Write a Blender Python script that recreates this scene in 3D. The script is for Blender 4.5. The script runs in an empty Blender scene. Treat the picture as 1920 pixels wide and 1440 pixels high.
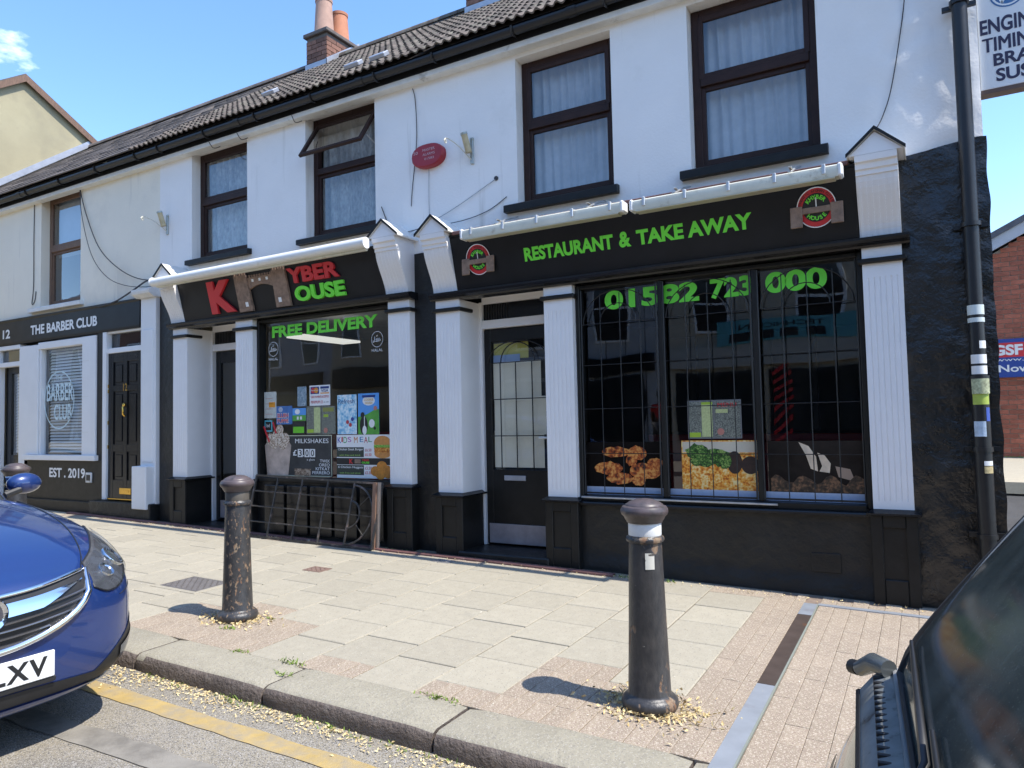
import bpy, bmesh, math, random
from mathutils import Vector, Matrix, noise
R = math.radians
random.seed(7)
scene = bpy.context.scene
COL = scene.collection

# ------------------------------------------------------------------ camera
cam_d = bpy.data.cameras.new('camera')
cam = bpy.data.objects.new('camera', cam_d); COL.objects.link(cam)
cam_d.sensor_width = 36.0
cam_d.lens = 25.24
cam_d.clip_start = 0.02; cam_d.clip_end = 3000
_r = Vector((0.866, 0.4985, -0.022)); _f = Vector((-0.4978, 0.8659, 0.0492)).normalized()
_r = (_r - _f * _r.dot(_f)).normalized(); _u = _r.cross(_f)
_m = Matrix.Identity(4)
for i in range(3):
    _m[i][0] = _r[i]; _m[i][1] = _u[i]; _m[i][2] = -_f[i]
_m.translation = Vector((0, -5.8, 1.30))
cam.matrix_world = _m
scene.camera = cam

# ------------------------------------------------------------------ sky, sun, exposure
SUN = Vector((0.53, -0.008, 0.85)).normalized()
SUN_EL = math.asin(SUN.z); SUN_AZ = math.atan2(SUN.x, SUN.y)      # azimuth from +Y towards +X
world = bpy.data.worlds.new('World'); scene.world = world; world.use_nodes = True
wn = world.node_tree.nodes; wl = world.node_tree.links
bg = wn['Background']; bg.inputs['Strength'].default_value = 0.15
hs = wn.new('ShaderNodeHueSaturation'); hs.inputs['Saturation'].default_value = 1.13
tn = wn.new('ShaderNodeMix'); tn.data_type = 'RGBA'; tn.blend_type = 'MULTIPLY'; tn.inputs[0].default_value = 1.0; tn.inputs[7].default_value = (1.03, .91, .86, 1)
sky = wn.new('ShaderNodeTexSky'); sky.sky_type = 'NISHITA'; sky.sun_disc = False
sky.sun_elevation = SUN_EL; sky.sun_rotation = SUN_AZ
sky.altitude = 100; sky.air_density = 1.0; sky.dust_density = 0.35; sky.ozone_density = 4.5
tc = wn.new('ShaderNodeTexCoord')
nz = wn.new('ShaderNodeTexNoise'); nz.inputs['Scale'].default_value = 2.6; nz.inputs['Detail'].default_value = 9; nz.inputs['Roughness'].default_value = .58
mp = wn.new('ShaderNodeMapping'); mp.inputs['Scale'].default_value = (1, 1, 2.2); mp.inputs['Location'].default_value = (2.922, 6.296, 1.4946)
rp = wn.new('ShaderNodeValToRGB'); rp.color_ramp.elements[0].position = .70; rp.color_ramp.elements[1].position = .85
mx = wn.new('ShaderNodeMix'); mx.data_type = 'RGBA'; mx.inputs[7].default_value = (9.5, 10.0, 10.6, 1)
wl.new(tc.outputs['Generated'], mp.inputs['Vector']); wl.new(mp.outputs[0], nz.inputs['Vector'])
wl.new(nz.outputs['Fac'], rp.inputs[0]); wl.new(rp.outputs[0], mx.inputs[0]); wl.new(sky.outputs[0], hs.inputs['Color']); wl.new(hs.outputs[0], tn.inputs[6]); wl.new(tn.outputs[2], mx.inputs[6]); wl.new(mx.outputs[2], bg.inputs['Color'])

sun_d = bpy.data.lights.new('sun', 'SUN'); sun_d.energy = 2.45; sun_d.angle = R(.55); sun_d.color = (1.0, .945, .86)
sun = bpy.data.objects.new('sun', sun_d); COL.objects.link(sun); sun.location = (6, -2, 14)
sun.rotation_euler = (-SUN).to_track_quat('-Z', 'Y').to_euler()

vs = scene.view_settings
vs.view_transform = 'Standard'; vs.look = 'None'; vs.gamma = 1; vs.exposure = 1.52; vs.use_curve_mapping = False
scene.render.engine = 'CYCLES'
scene.cycles.max_bounces = 8; scene.cycles.transparent_max_bounces = 12
scene.cycles.caustics_reflective = False; scene.cycles.caustics_refractive = False
scene.render.resolution_x = 1024; scene.render.resolution_y = 768

# ------------------------------------------------------------------ helpers: objects
WL = {}
def wloc(o): return WL.get(o.name, Vector((0, 0, 0))) if o else Vector((0, 0, 0))
def tag(o, label=None, cat=None, group=None, kind=None):
    if label: o['label'] = label
    if cat: o['category'] = cat
    if group: o['group'] = group
    if kind: o['kind'] = kind
    return o
def thing(name, loc, label, cat, group=None):
    o = bpy.data.objects.new(name, None); COL.objects.link(o); o.location = loc
    o.empty_display_size = .1
    WL[o.name] = Vector(loc); return tag(o, label, cat, group)
def put(name, me, parent=None):
    o = bpy.data.objects.new(name, me); COL.objects.link(o)
    if parent: o.parent = parent; WL[o.name] = wloc(parent)
    return o

class MB:
    """collects faces in world coordinates, builds ONE mesh object"""
    def __init__(s): s.v = []; s.f = []
    def add(s, vs_, fs):
        n = len(s.v); s.v += [Vector(p) for p in vs_]; s.f += [tuple(i + n for i in f) for f in fs]; return s
    def quad(s, a, b, c, d): return s.add([a, b, c, d], [(0, 1, 2, 3)])
    def box(s, x0, x1, y0, y1, z0, z1):
        return s.add([(x0, y0, z0), (x1, y0, z0), (x1, y1, z0), (x0, y1, z0), (x0, y0, z1), (x1, y0, z1), (x1, y1, z1), (x0, y1, z1)],
                     [(0, 3, 2, 1), (4, 5, 6, 7), (0, 1, 5, 4), (1, 2, 6, 5), (2, 3, 7, 6), (3, 0, 4, 7)])
    def cbox(s, x0, x1, y0, y1, z0, z1, c=.005):
        lo = (x0, y0, z0); hi = (x1, y1, z1); vs_ = []; idx = {}
        for sx in (0, 1):
            for sy in (0, 1):
                for sz in (0, 1):
                    for ax in range(3):
                        p = []
                        for k, t in enumerate((sx, sy, sz)):
                            b = hi[k] if t else lo[k]
                            if k != ax: b += -c if t else c
                            p.append(b)
                        idx[(sx, sy, sz, ax)] = len(vs_); vs_.append(p)
        fs = []
        cyc = [(0, 0), (1, 0), (1, 1), (0, 1)]
        for ax in range(3):
            o1, o2 = (ax + 1) % 3, (ax + 2) % 3
            for t in (0, 1):
                q = []
                for a, b in cyc:
                    k = [0, 0, 0]; k[ax] = t; k[o1] = a; k[o2] = b
                    q.append(idx[tuple(k) + (ax,)])
                fs.append(tuple(q) if t else tuple(q[::-1]))
        for ax in range(3):                      # edges parallel to ax
            o1, o2 = (ax + 1) % 3, (ax + 2) % 3
            for a in (0, 1):
                for b in (0, 1):
                    k0 = [0, 0, 0]; k0[o1] = a; k0[o2] = b; k1 = list(k0); k1[ax] = 1
                    q = [idx[tuple(k0) + (o1,)], idx[tuple(k0) + (o2,)], idx[tuple(k1) + (o2,)], idx[tuple(k1) + (o1,)]]
                    fs.append(tuple(q) if a == b else tuple(q[::-1]))
        for sx in (0, 1):
            for sy in (0, 1):
                for sz in (0, 1):
                    q = [idx[(sx, sy, sz, a)] for a in range(3)]
                    fs.append(tuple(q) if (sx + sy + sz) % 2 else tuple(q[::-1]))
        return s.add(vs_, fs)
    def prism(s, pts, a0, a1, axis='y'):
        """pts polygon: axis y -> (x,z); axis x -> (y,z); axis z -> (x,y)"""
        n = len(pts)
        def mk(p, a): return {'y': (p[0], a, p[1]), 'x': (a, p[0], p[1]), 'z': (p[0], p[1], a)}[axis]
        vs_ = [mk(p, a0) for p in pts] + [mk(p, a1) for p in pts]
        fs = [tuple(range(n)), tuple(range(2 * n - 1, n - 1, -1))] + [(i, i + n, (i + 1) % n + n, (i + 1) % n) for i in range(n)]
        return s.add(vs_, fs)
    def lathe(s, cx, cy, prof, n=24, z0=0):
        vs_ = []; fs = []
        for r, z in prof:
            for i in range(n):
                a = 2 * math.pi * i / n; vs_.append((cx + r * math.cos(a), cy + r * math.sin(a), z0 + z))
        for j in range(len(prof) - 1):
            for i in range(n):
                fs.append((j * n + i, j * n + (i + 1) % n, (j + 1) * n + (i + 1) % n, (j + 1) * n + i))
        fs.append(tuple(range(n))[::-1]); fs.append(tuple((len(prof) - 1) * n + i for i in range(n)))
        return s.add(vs_, fs)
    def tube(s, pts, r, n=6, closed=False):
        pts = [Vector(p) for p in pts]; m = len(pts); vs_ = []; fs = []
        prev = None
        for j, p in enumerate(pts):
            if closed: d = pts[(j + 1) % m] - pts[j - 1]
            else: d = pts[min(j + 1, m - 1)] - pts[max(j - 1, 0)]
            d.normalize()
            up = prev if prev is not None else (Vector((0, 0, 1)) if abs(d.z) < .9 else Vector((1, 0, 0)))
            a = d.cross(up)
            if a.length < 1e-5: a = d.cross(Vector((.3, .9, .1)))
            a.normalize(); b = a.cross(d).normalized(); prev = b
            rr = r[j] if isinstance(r, (list, tuple)) else r
            for i in range(n):
                t = 2 * math.pi * (i + .5) / n
                vs_.append(p + (a * math.cos(t) + b * math.sin(t)) * rr)
        for j in range(m if closed else m - 1):
            for i in range(n):
                k = (j + 1) % m
                fs.append((j * n + i, j * n + (i + 1) % n, k * n + (i + 1) % n, k * n + i))
        if not closed:
            fs.append(tuple(range(n))[::-1]); fs.append(tuple((m - 1) * n + i for i in range(n)))
        return s.add(vs_, fs)
    def ball(s, c, rx, ry=None, rz=None, n=12, m=8):
        ry = ry or rx; rz = rz or rx; vs_ = [(c[0], c[1], c[2] - rz)]; fs = []
        for j in range(1, m):
            t = math.pi * j / m - math.pi / 2
            for i in range(n):
                a = 2 * math.pi * i / n
                vs_.append((c[0] + rx * math.cos(t) * math.cos(a), c[1] + ry * math.cos(t) * math.sin(a), c[2] + rz * math.sin(t)))
        vs_.append((c[0], c[1], c[2] + rz)); L = len(vs_) - 1
        for i in range(n):
            fs.append((0, 1 + (i + 1) % n, 1 + i)); fs.append((L, 1 + (m - 2) * n + i, 1 + (m - 2) * n + (i + 1) % n))
            for j in range(m - 2):
                a = 1 + j * n; fs.append((a + i, a + (i + 1) % n, a + n + (i + 1) % n, a + n + i))
        return s.add(vs_, fs)
    def grid(s, P):
        """P[i][j] grid of points"""
        n = len(P); m = len(P[0]); vs_ = [p for row in P for p in row]
        return s.add(vs_, [(i * m + j, i * m + j + 1, (i + 1) * m + j + 1, (i + 1) * m + j) for i in range(n - 1) for j in range(m - 1)])
    def xf(s, M): s.v = [M @ p for p in s.v]; return s
    def mesh(s, name, mat, L=Vector((0, 0, 0)), smooth=None):
        me = bpy.data.meshes.new(name)
        me.from_pydata([p - L for p in s.v], [], s.f)
        if mat: me.materials.append(mat)
        if smooth:
            me.polygons.foreach_set('use_smooth', [True] * len(me.polygons))
            me.set_sharp_from_angle(angle=R(smooth))
        me.update(); return me
    def build(s, name, mat, parent=None, smooth=None, fix=False):
        me = s.mesh(name, mat, wloc(parent), smooth)
        if fix:
            b = bmesh.new(); b.from_mesh(me); bmesh.ops.recalc_face_normals(b, faces=b.faces); b.to_mesh(me); b.free()
            if smooth: me.set_sharp_from_angle(angle=R(smooth))
        return put(name, me, parent)

# ------------------------------------------------------------------ helpers: materials
def N(nt, t, **k):
    n = nt.nodes.new(t)
    for a, b in k.items(): setattr(n, a, b)
    return n
def mat(name, c, rough=.6, metal=0, var=.12, sc=6, bump=0, bsc=60, rvar=0, c2=None, c2sc=4, c2r=(.55, .62), c2rough=None,
        speck=None, coat=0, spec=.5, stretch=None, emit=0, rough_var=0, bdist=.01, c3=None, c3sc=2, c3r=(.5, .7), c3st=None):
    m = bpy.data.materials.new(name); m.use_nodes = True; nt = m.node_tree; L = nt.links
    b = nt.nodes['Principled BSDF']
    tcn = N(nt, 'ShaderNodeTexCoord'); oi = N(nt, 'ShaderNodeObjectInfo')
    vec = tcn.outputs['Object']
    if stretch:
        mpn = N(nt, 'ShaderNodeMapping'); mpn.inputs['Scale'].default_value = stretch; L.new(vec, mpn.inputs['Vector']); vec = mpn.outputs[0]
    w = N(nt, 'ShaderNodeMath', operation='MULTIPLY'); w.inputs[1].default_value = 37.0; L.new(oi.outputs['Random'], w.inputs[0])
    def noise_n(scale, detail=5, rough_=.6):
        n = N(nt, 'ShaderNodeTexNoise', noise_dimensions='4D'); n.inputs['Scale'].default_value = scale; n.inputs['Detail'].default_value = detail
        n.inputs['Roughness'].default_value = rough_
        L.new(vec, n.inputs['Vector']); L.new(w.outputs[0], n.inputs['W']); return n
    def mixc(f, a, b_, blend='MIX'):
        n = N(nt, 'ShaderNodeMix', data_type='RGBA', blend_type=blend)
        for s_, v in ((0, f), (6, a), (7, b_)):
            if isinstance(v, bpy.types.NodeSocket): L.new(v, n.inputs[s_])
            elif s_ == 0: n.inputs[0].default_value = v
            else: n.inputs[s_].default_value = (*v, 1)
        return n.outputs[2]
    def ramp(src, lo, hi):
        n = N(nt, 'ShaderNodeMapRange'); n.inputs[1].default_value = lo; n.inputs[2].default_value = hi; L.new(src, n.inputs[0]); return n.outputs[0]
    n1 = noise_n(sc)
    f1 = ramp(n1.outputs['Fac'], .3, .7)
    col = mixc(f1, tuple(x * (1 - var) for x in c), tuple(min(1, x * (1 + var)) for x in c))
    if c3:
        n3 = noise_n(c3sc, 5)
        if c3st:
            m3 = N(nt, 'ShaderNodeMapping'); m3.inputs['Scale'].default_value = c3st; L.new(tcn.outputs['Object'], m3.inputs['Vector']); L.new(m3.outputs[0], n3.inputs['Vector'])
        col = mixc(ramp(n3.outputs['Fac'], *c3r), col, c3)
    if rvar:
        a = N(nt, 'ShaderNodeMapRange'); a.inputs[3].default_value = 1 - rvar; a.inputs[4].default_value = 1 + rvar
        L.new(oi.outputs['Random'], a.inputs[0])
        g = N(nt, 'ShaderNodeCombineColor'); [L.new(a.outputs[0], g.inputs[k]) for k in range(3)]
        col = mixc(1.0, col, g.outputs[0], 'MULTIPLY')
    rsock = None
    if c2:
        n2 = noise_n(c2sc, 7, .65); f2 = ramp(n2.outputs['Fac'], *c2r); col = mixc(f2, col, c2)
        if c2rough is not None:
            rr = N(nt, 'ShaderNodeMapRange'); rr.inputs[3].default_value = rough; rr.inputs[4].default_value = c2rough; L.new(f2, rr.inputs[0]); rsock = rr.outputs[0]
    if speck:
        v = N(nt, 'ShaderNodeTexVoronoi'); v.inputs['Scale'].default_value = speck[0]; L.new(vec, v.inputs['Vector'])
        sp = N(nt, 'ShaderNodeSeparateColor'); L.new(v.outputs['Color'], sp.inputs[0])
        gt = N(nt, 'ShaderNodeMath', operation='GREATER_THAN'); gt.inputs[1].default_value = speck[1]; L.new(sp.outputs[0], gt.inputs[0])
        col = mixc(gt.outputs[0], col, speck[2])
        if len(speck) > 3:
            gt2 = N(nt, 'ShaderNodeMath', operation='LESS_THAN'); gt2.inputs[1].default_value = 1 - speck[1]; L.new(sp.outputs[0], gt2.inputs[0])
            col = mixc(gt2.outputs[0], col, speck[3])
    L.new(col, b.inputs['Base Color'])
    b.inputs['Roughness'].default_value = rough; b.inputs['Metallic'].default_value = metal
    b.inputs['Specular IOR Level'].default_value = spec
    if coat: b.inputs['Coat Weight'].default_value = coat; b.inputs['Coat Roughness'].default_value = .03
    if rough_var and rsock is None:
        rr = N(nt, 'ShaderNodeMapRange'); rr.inputs[3].default_value = max(0, rough - rough_var); rr.inputs[4].default_value = rough + rough_var; L.new(noise_n(sc * 1.7).outputs['Fac'], rr.inputs[0]); rsock = rr.outputs[0]
    if rsock is not None: L.new(rsock, b.inputs['Roughness'])
    if bump:
        nb = noise_n(bsc, 4); bn = N(nt, 'ShaderNodeBump'); bn.inputs['Strength'].default_value = bump; bn.inputs['Distance'].default_value = bdist
        L.new(nb.outputs['Fac'], bn.inputs['Height']); L.new(bn.outputs[0], b.inputs['Normal'])
    if emit:
        b.inputs['Emission Color'].default_value = (*c, 1); b.inputs['Emission Strength'].default_value = emit
    return m
def glass(name, tint=(.9, .93, .92), gain=1.5, rough=0.0, dirt=0.0):
    m = bpy.data.materials.new(name); m.use_nodes = True; nt = m.node_tree; L = nt.links
    nt.nodes.remove(nt.nodes['Principled BSDF']); out = nt.nodes['Material Output']
    tr = N(nt, 'ShaderNodeBsdfTransparent'); tr.inputs[0].default_value = (*tint, 1)
    gl = N(nt, 'ShaderNodeBsdfGlossy'); gl.inputs['Roughness'].default_value = rough; gl.inputs[0].default_value = (.95, .97, 1, 1)
    tcn = N(nt, 'ShaderNodeTexCoord'); nn = N(nt, 'ShaderNodeTexNoise'); nn.inputs['Scale'].default_value = 1.3; nn.inputs['Detail'].default_value = 1
    bp = N(nt, 'ShaderNodeBump'); bp.inputs['Strength'].default_value = .25; bp.inputs['Distance'].default_value = .02
    L.new(tcn.outputs['Object'], nn.inputs['Vector']); L.new(nn.outputs['Fac'], bp.inputs['Height']); L.new(bp.outputs[0], gl.inputs['Normal'])
    fr = N(nt, 'ShaderNodeFresnel'); ge = N(nt, 'ShaderNodeNewGeometry'); io = N(nt, 'ShaderNodeMath', operation='MULTIPLY_ADD'); io.inputs[1].default_value = -.8333; io.inputs[2].default_value = 1.5
    L.new(ge.outputs['Backfacing'], io.inputs[0]); L.new(io.outputs[0], fr.inputs[0])
    mu = N(nt, 'ShaderNodeMath', operation='MULTIPLY'); mu.inputs[1].default_value = gain; mu.use_clamp = True; L.new(fr.outputs[0], mu.inputs[0])
    mix = N(nt, 'ShaderNodeMixShader'); L.new(mu.outputs[0], mix.inputs[0]); L.new(tr.outputs[0], mix.inputs[1]); L.new(gl.outputs[0], mix.inputs[2])
    sh = mix.outputs[0]
    if dirt:
        df = N(nt, 'ShaderNodeBsdfDiffuse'); df.inputs[0].default_value = (.5, .5, .47, 1)
        m2 = N(nt, 'ShaderNodeMixShader'); m2.inputs[0].default_value = dirt; L.new(sh, m2.inputs[1]); L.new(df.outputs[0], m2.inputs[2]); sh = m2.outputs[0]
    L.new(sh, out.inputs['Surface']); return m

M = {}
M['white_wall'] = mat('white_wall', (.88, .85, .805), .75, var=.03, sc=2.2, bump=.3, bsc=45, c2=(.70, .68, .63), c2sc=1.3, c2r=(.58, .85), c3=(.60, .57, .51), c3sc=1.0, c3r=(.60, .82), c3st=(9, 9, .55))
M['cream_wall'] = mat('cream_wall', (.86, .785, .64), .8, var=.04, sc=1.5, bump=.3, bsc=40, c2=(.68, .62, .52), c2sc=1.2, c2r=(.55, .85), c3=(.55, .5, .42), c3sc=1.0, c3r=(.60, .82), c3st=(9, 9, .55))
M['old_white'] = mat('old_white', (.72, .71, .67), .7, var=.08, sc=9, c2=(.38, .34, .29), c2sc=5, c2r=(.6, .75), bump=.1)
M['black_wall'] = mat('black_wall', (.014, .0135, .0125), .42, spec=.4, var=.35, sc=5, bump=.5, bsc=14, rough_var=.16, bdist=.02, c2=(.032, .032, .031), c2sc=3, c2r=(.6, .8))
M['black_paint'] = mat('black_paint', (.012, .0115, .0105), .42, spec=.3, var=.3, sc=9, bump=.12, bsc=35, rough_var=.12, c2=(.035, .034, .032), c2sc=7, c2r=(.66, .8))
M['black_gloss'] = mat('black_gloss', (.009, .009, .010), .25, spec=.4, var=.2, sc=9, bump=.05, bsc=20, rough_var=.06)
M['pilaster'] = mat('pilaster', (.81, .79, .77), .5, var=.03, sc=4, bump=.06, bsc=60, c2=(.6, .58, .58), c2sc=5, c2r=(.7, .8))
M['shop_white'] = mat('shop_white', (.78, .78, .77), .45, var=.03, sc=4, c2=(.5, .48, .44), c2sc=9, c2r=(.7, .78))
M['brown_frame'] = mat('brown_frame', (.034, .016, .012), .5, spec=.25, var=.25, sc=9)
M['timber'] = mat('timber', (.16, .09, .055), .55, var=.3, sc=12, stretch=(6, 6, 1))
M['gutter'] = mat('gutter', (.012, .012, .013), .4, var=.3, sc=7, rough_var=.1)
M['pantile'] = mat('pantile', (.098, .080, .066), .9, var=.35, sc=9, rvar=.4, bump=.4, bsc=50, c2=(.17, .165, .125), c2sc=7, c2r=(.52, .7))
M['flat_tile'] = mat('flat_tile', (.125, .105, .092), .85, var=.25, sc=9, rvar=.3, bump=.25, bsc=50, c2=(.17, .17, .12), c2sc=6, c2r=(.6, .75))
M['brick'] = mat('brick', (.20, .10, .07), .85, var=.3, sc=14, rvar=.3, bump=.3, bsc=60)
M['red_brick'] = mat('red_brick', (.33, .105, .062), .85, var=.22, sc=14, rvar=.25, bump=.25, bsc=60)
M['mortar'] = mat('mortar', (.36, .30, .24), .9, var=.15, sc=8)
M['mortar_dark'] = mat('mortar_dark', (.13, .11, .10), .9, var=.2, sc=8)
M['pot_buff'] = mat('pot_buff', (.40, .25, .19), .8, var=.15, sc=7, c2=(.12, .10, .09), c2sc=4, c2r=(.6, .8))
M['pot_red'] = mat('pot_red', (.48, .20, .11), .8, var=.12, sc=7)
M['lead'] = mat('lead', (.42, .44, .48), .4, metal=.4, var=.15, sc=8)
M['slab'] = mat('slab', (.342, .309, .238), .85, var=.07, sc=14, rvar=.07, c3=(.215, .20, .165), c3sc=11, c3r=(.70, .76), bump=.25, bsc=120, c2=(.235, .22, .185), c2sc=3.2, c2r=(.62, .8), speck=(210, .965, (.40, .375, .31), (.23, .215, .175)))
M['paver'] = mat('paver', (.298, .243, .178), .85, var=.1, sc=20, rvar=.08, bump=.25, bsc=130, speck=(240, .86, (.47, .40, .32), (.235, .17, .135)))
M['joint'] = mat('joint', (.165, .145, .11), .95, var=.3, sc=20, c2=(.13, .14, .06), c2sc=4, c2r=(.62, .7))
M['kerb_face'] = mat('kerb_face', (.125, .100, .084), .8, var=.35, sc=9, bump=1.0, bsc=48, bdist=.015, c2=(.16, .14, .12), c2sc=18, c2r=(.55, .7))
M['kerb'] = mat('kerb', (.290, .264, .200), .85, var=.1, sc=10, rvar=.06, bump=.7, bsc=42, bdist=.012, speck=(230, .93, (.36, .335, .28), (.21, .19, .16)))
M['asphalt'] = mat('asphalt', (.255, .226, .172), .9, var=.16, sc=3, bump=.6, bsc=140, c2=(.185, .172, .155), c2sc=1.3, c2r=(.52, .66), speck=(260, .82, (.36, .34, .31), (.09, .085, .08)))
M['asphalt_shaded'] = mat('asphalt_shaded', (.045, .045, .047), .9, var=.2, sc=3, bump=.5, bsc=120)  # shade over the side street is put into this darker base colour
M['tar'] = mat('tar', (.19, .175, .15), .88, var=.2, sc=5, bump=.5, bsc=130, c2=(.255, .237, .203), c2sc=5, c2r=(.40, .60))
M['yellow_line'] = mat('yellow_line', (.40, .285, .105), .85, var=.15, sc=9, bump=.4, bsc=120, c2=(.26, .23, .18), c2sc=7, c2r=(.42, .68))
M['iron'] = mat('iron', (.035, .033, .033), .55, metal=.3, var=.4, sc=14, c2=(.16, .085, .05), c2sc=7, c2r=(.58, .66))
M['grille_iron'] = mat('grille_iron', (.06, .056, .053), .45, metal=.2, var=.4, sc=18, c2=(.20, .15, .13), c2sc=9, c2r=(.55, .64))
M['bar'] = mat('bar', (.008, .008, .009), .5, var=.4, sc=18)
M['rust_plate'] = mat('rust_plate', (.115, .086, .072), .5, metal=.5, var=.2, sc=9, c2=(.22, .10, .05), c2sc=5, c2r=(.62, .7))
M['steel'] = mat('steel', (.36, .39, .43), .35, metal=.35, var=.1, sc=9, c2=(.3, .3, .33), c2sc=5, c2r=(.6, .7))
M['galv'] = mat('galv', (.55, .56, .56), .45, metal=.7, var=.15, sc=12)
M['kick'] = mat('kick', (.34, .30, .30), .5, metal=.15, var=.2, sc=8, c2=(.02, .02, .02), c2sc=6, c2r=(.68, .7))
M['glass'] = glass('glass', (.95, .965, .96), 2.1)
M['glass_up'] = glass('glass_up', (.88, .91, .93), 2.2)
M['glass_dark'] = glass('glass_dark', (.30, .32, .32), 1.7)
M['green'] = mat('green', (.17, .78, .055), .5, var=.02)
M['red'] = mat('red', (.60, .028, .035), .45, var=.03)
M['white_ink'] = mat('white_ink', (.80, .80, .78), .5, var=.05)
M['faint_ink'] = mat('faint_ink', (.55, .68, .70), .6, var=.15, sc=14)
M['black_ink'] = mat('black_ink', (.012, .012, .013), .5, var=.1)
M['navy_ink'] = mat('navy_ink', (.012, .035, .17), .5, var=.1)
M['black_pier'] = mat('black_pier', (.013, .0125, .012), .30, var=.35, sc=5, bump=.6, bsc=11, rough_var=.14, bdist=.03, spec=.6, c2=(.04, .04, .039), c2sc=3, c2r=(.58, .8))
M['sign_black'] = mat('sign_black', (.009, .009, .010), .4, spec=.3, var=.3, sc=4, rough_var=.08)
M['fort'] = mat('fort', (.25, .165, .115), .7, var=.35, sc=20, bump=.3, bsc=60)
M['net'] = mat('net', (.50, .50, .50), .9, var=.15, sc=5)
M['lace'] = mat('lace', (.40, .395, .37), .9, var=.35, sc=34, c2=(.14, .14, .14), c2sc=4, c2r=(.45, .75), stretch=(1, 1, .45))
M['blind'] = mat('blind', (.82, .82, .80), .6, var=.05)
M['gold'] = mat('gold', (.72, .45, .10), .25, metal=1, var=.1)
M['tube_white'] = mat('tube_white', (.80, .80, .76), .35, var=.04, sc=5, c2=(.6, .57, .48), c2sc=6, c2r=(.6, .75))
M['batten'] = mat('batten', (.66, .66, .56), .35, var=.1, sc=6, c2=(.42, .39, .30), c2sc=8, c2r=(.58, .7))
M['alarm'] = mat('alarm', (.32, .018, .028), .4, var=.12, sc=9, c2=(.5, .3, .3), c2sc=9, c2r=(.7, .75))
M['lamp_metal'] = mat('lamp_metal', (.42, .45, .43), .45, metal=.5, var=.25, sc=12, c2=(.30, .27, .15), c2sc=14, c2r=(.55, .65))
M['lamp_tan'] = mat('lamp_tan', (.52, .42, .24), .5, var=.2, sc=12)
M['cable'] = mat('cable', (.045, .043, .045), .6, var=.2)
M['cable_pale'] = mat('cable_pale', (.34, .33, .33), .6, var=.2)
M['paper'] = mat('paper', (.86, .80, .64), .8, var=.06, sc=3, c2=(.74, .67, .5), c2sc=2, c2r=(.55, .8))
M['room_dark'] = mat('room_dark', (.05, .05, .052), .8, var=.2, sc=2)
M['room_cream'] = mat('room_cream', (.34, .30, .23), .8, var=.1, sc=2)
M['room_grey'] = mat('room_grey', (.22, .22, .23), .8, var=.1, sc=2)
M['tile_floor'] = mat('tile_floor', (.25, .22, .19), .5, var=.1, sc=2)
M['leaf_dry'] = mat('leaf_dry', (.55, .40, .17), .85, var=.3, sc=45, c2=(.68, .58, .34), c2sc=60, c2r=(.42, .58), c3=(.26, .15, .06), c3sc=70, c3r=(.58, .7))
M['weed'] = mat('weed', (.16, .24, .035), .7, var=.35, sc=6)
M['black_plastic'] = mat('black_plastic', (.014, .014, .015), .45, var=.2)
M['chrome'] = mat('chrome', (.75, .76, .78), .08, metal=1, var=.03)
M['rubber'] = mat('rubber', (.015, .015, .016), .8, var=.2)
# ================================================================== GROUND
SX = -.017; SY = .017
def gz(x, y): return SX * (x + 2.65) + SY * (y + .1)
KY0, KY1 = -2.89, -3.20                                  # kerb back and front edge
def rz(x, y): return gz(x, KY1) - .096 + .018 * (KY1 - y)
tiltX = math.atan(SY); tiltY = -math.atan(SX)

def gnd(x, y):                                           # land under everything, side street climbs to the back
    if y < KY1: return rz(x, max(y, -9.5)) - .03 if y > -9.5 else rz(x, -9.5) - .03
    base = gz(x, min(y, 0)) - .16
    return base + max(0, y) * .082 if y < 9 else base + 9 * .082
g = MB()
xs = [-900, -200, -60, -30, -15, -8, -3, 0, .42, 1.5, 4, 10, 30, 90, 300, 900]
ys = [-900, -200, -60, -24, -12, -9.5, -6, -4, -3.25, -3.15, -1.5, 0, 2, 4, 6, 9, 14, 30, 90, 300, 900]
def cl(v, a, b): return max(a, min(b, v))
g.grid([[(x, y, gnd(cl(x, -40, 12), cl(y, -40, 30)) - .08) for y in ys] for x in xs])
tag(g.build('ground', M['asphalt_shaded']), kind='structure')

rd = MB(); rd.grid([[(x, y, rz(x, y)) for y in (KY1 + .02, -4.2, -5.4, -6.6, -7.6, -8.4, -9.4)] for x in [-40, -25, -14, -8, -5, -2, 1, 4, 10, 20, 35]])
road = tag(rd.build('road', M['asphalt']), kind='structure')
ln = MB(); pts = [-20 + .12 * i for i in range(240)]
random.seed(3)
ln.grid([[(x, -3.415 + random.uniform(-.008, .008), rz(x, -3.42) + .004), (x, -3.535 + random.uniform(-.008, .008), rz(x, -3.52) + .004)] for x in pts])
tag(ln.build('yellow_line', M['yellow_line']), kind='structure')
tr = MB(); tr.grid([[(x, -3.79 + .03 * math.sin(x * 1.7) + random.uniform(-.012, .012), rz(x, -3.78) + .004), (x, -3.91 + .03 * math.sin(x * 2.3 + 1) + random.uniform(-.012, .012), rz(x, -3.93) + .004)] for x in pts])
tag(tr.build('tar_strip', M['tar']), kind='structure')
# far pavement
fp = MB(); fp.grid([[(x, y, rz(x, -9.4) + .12 + (y + 9.4) * -.015) for y in (-9.4, -11.0, -13.2)] for x in (-40, -10, 0, 10, 35)])
fp.grid([[(x, -9.4, rz(x, -9.4) + z) for z in (-.05, .12)] for x in (-40, -10, 0, 10, 35)])
tag(fp.build('far_pavement', M['slab']), kind='structure')

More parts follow.
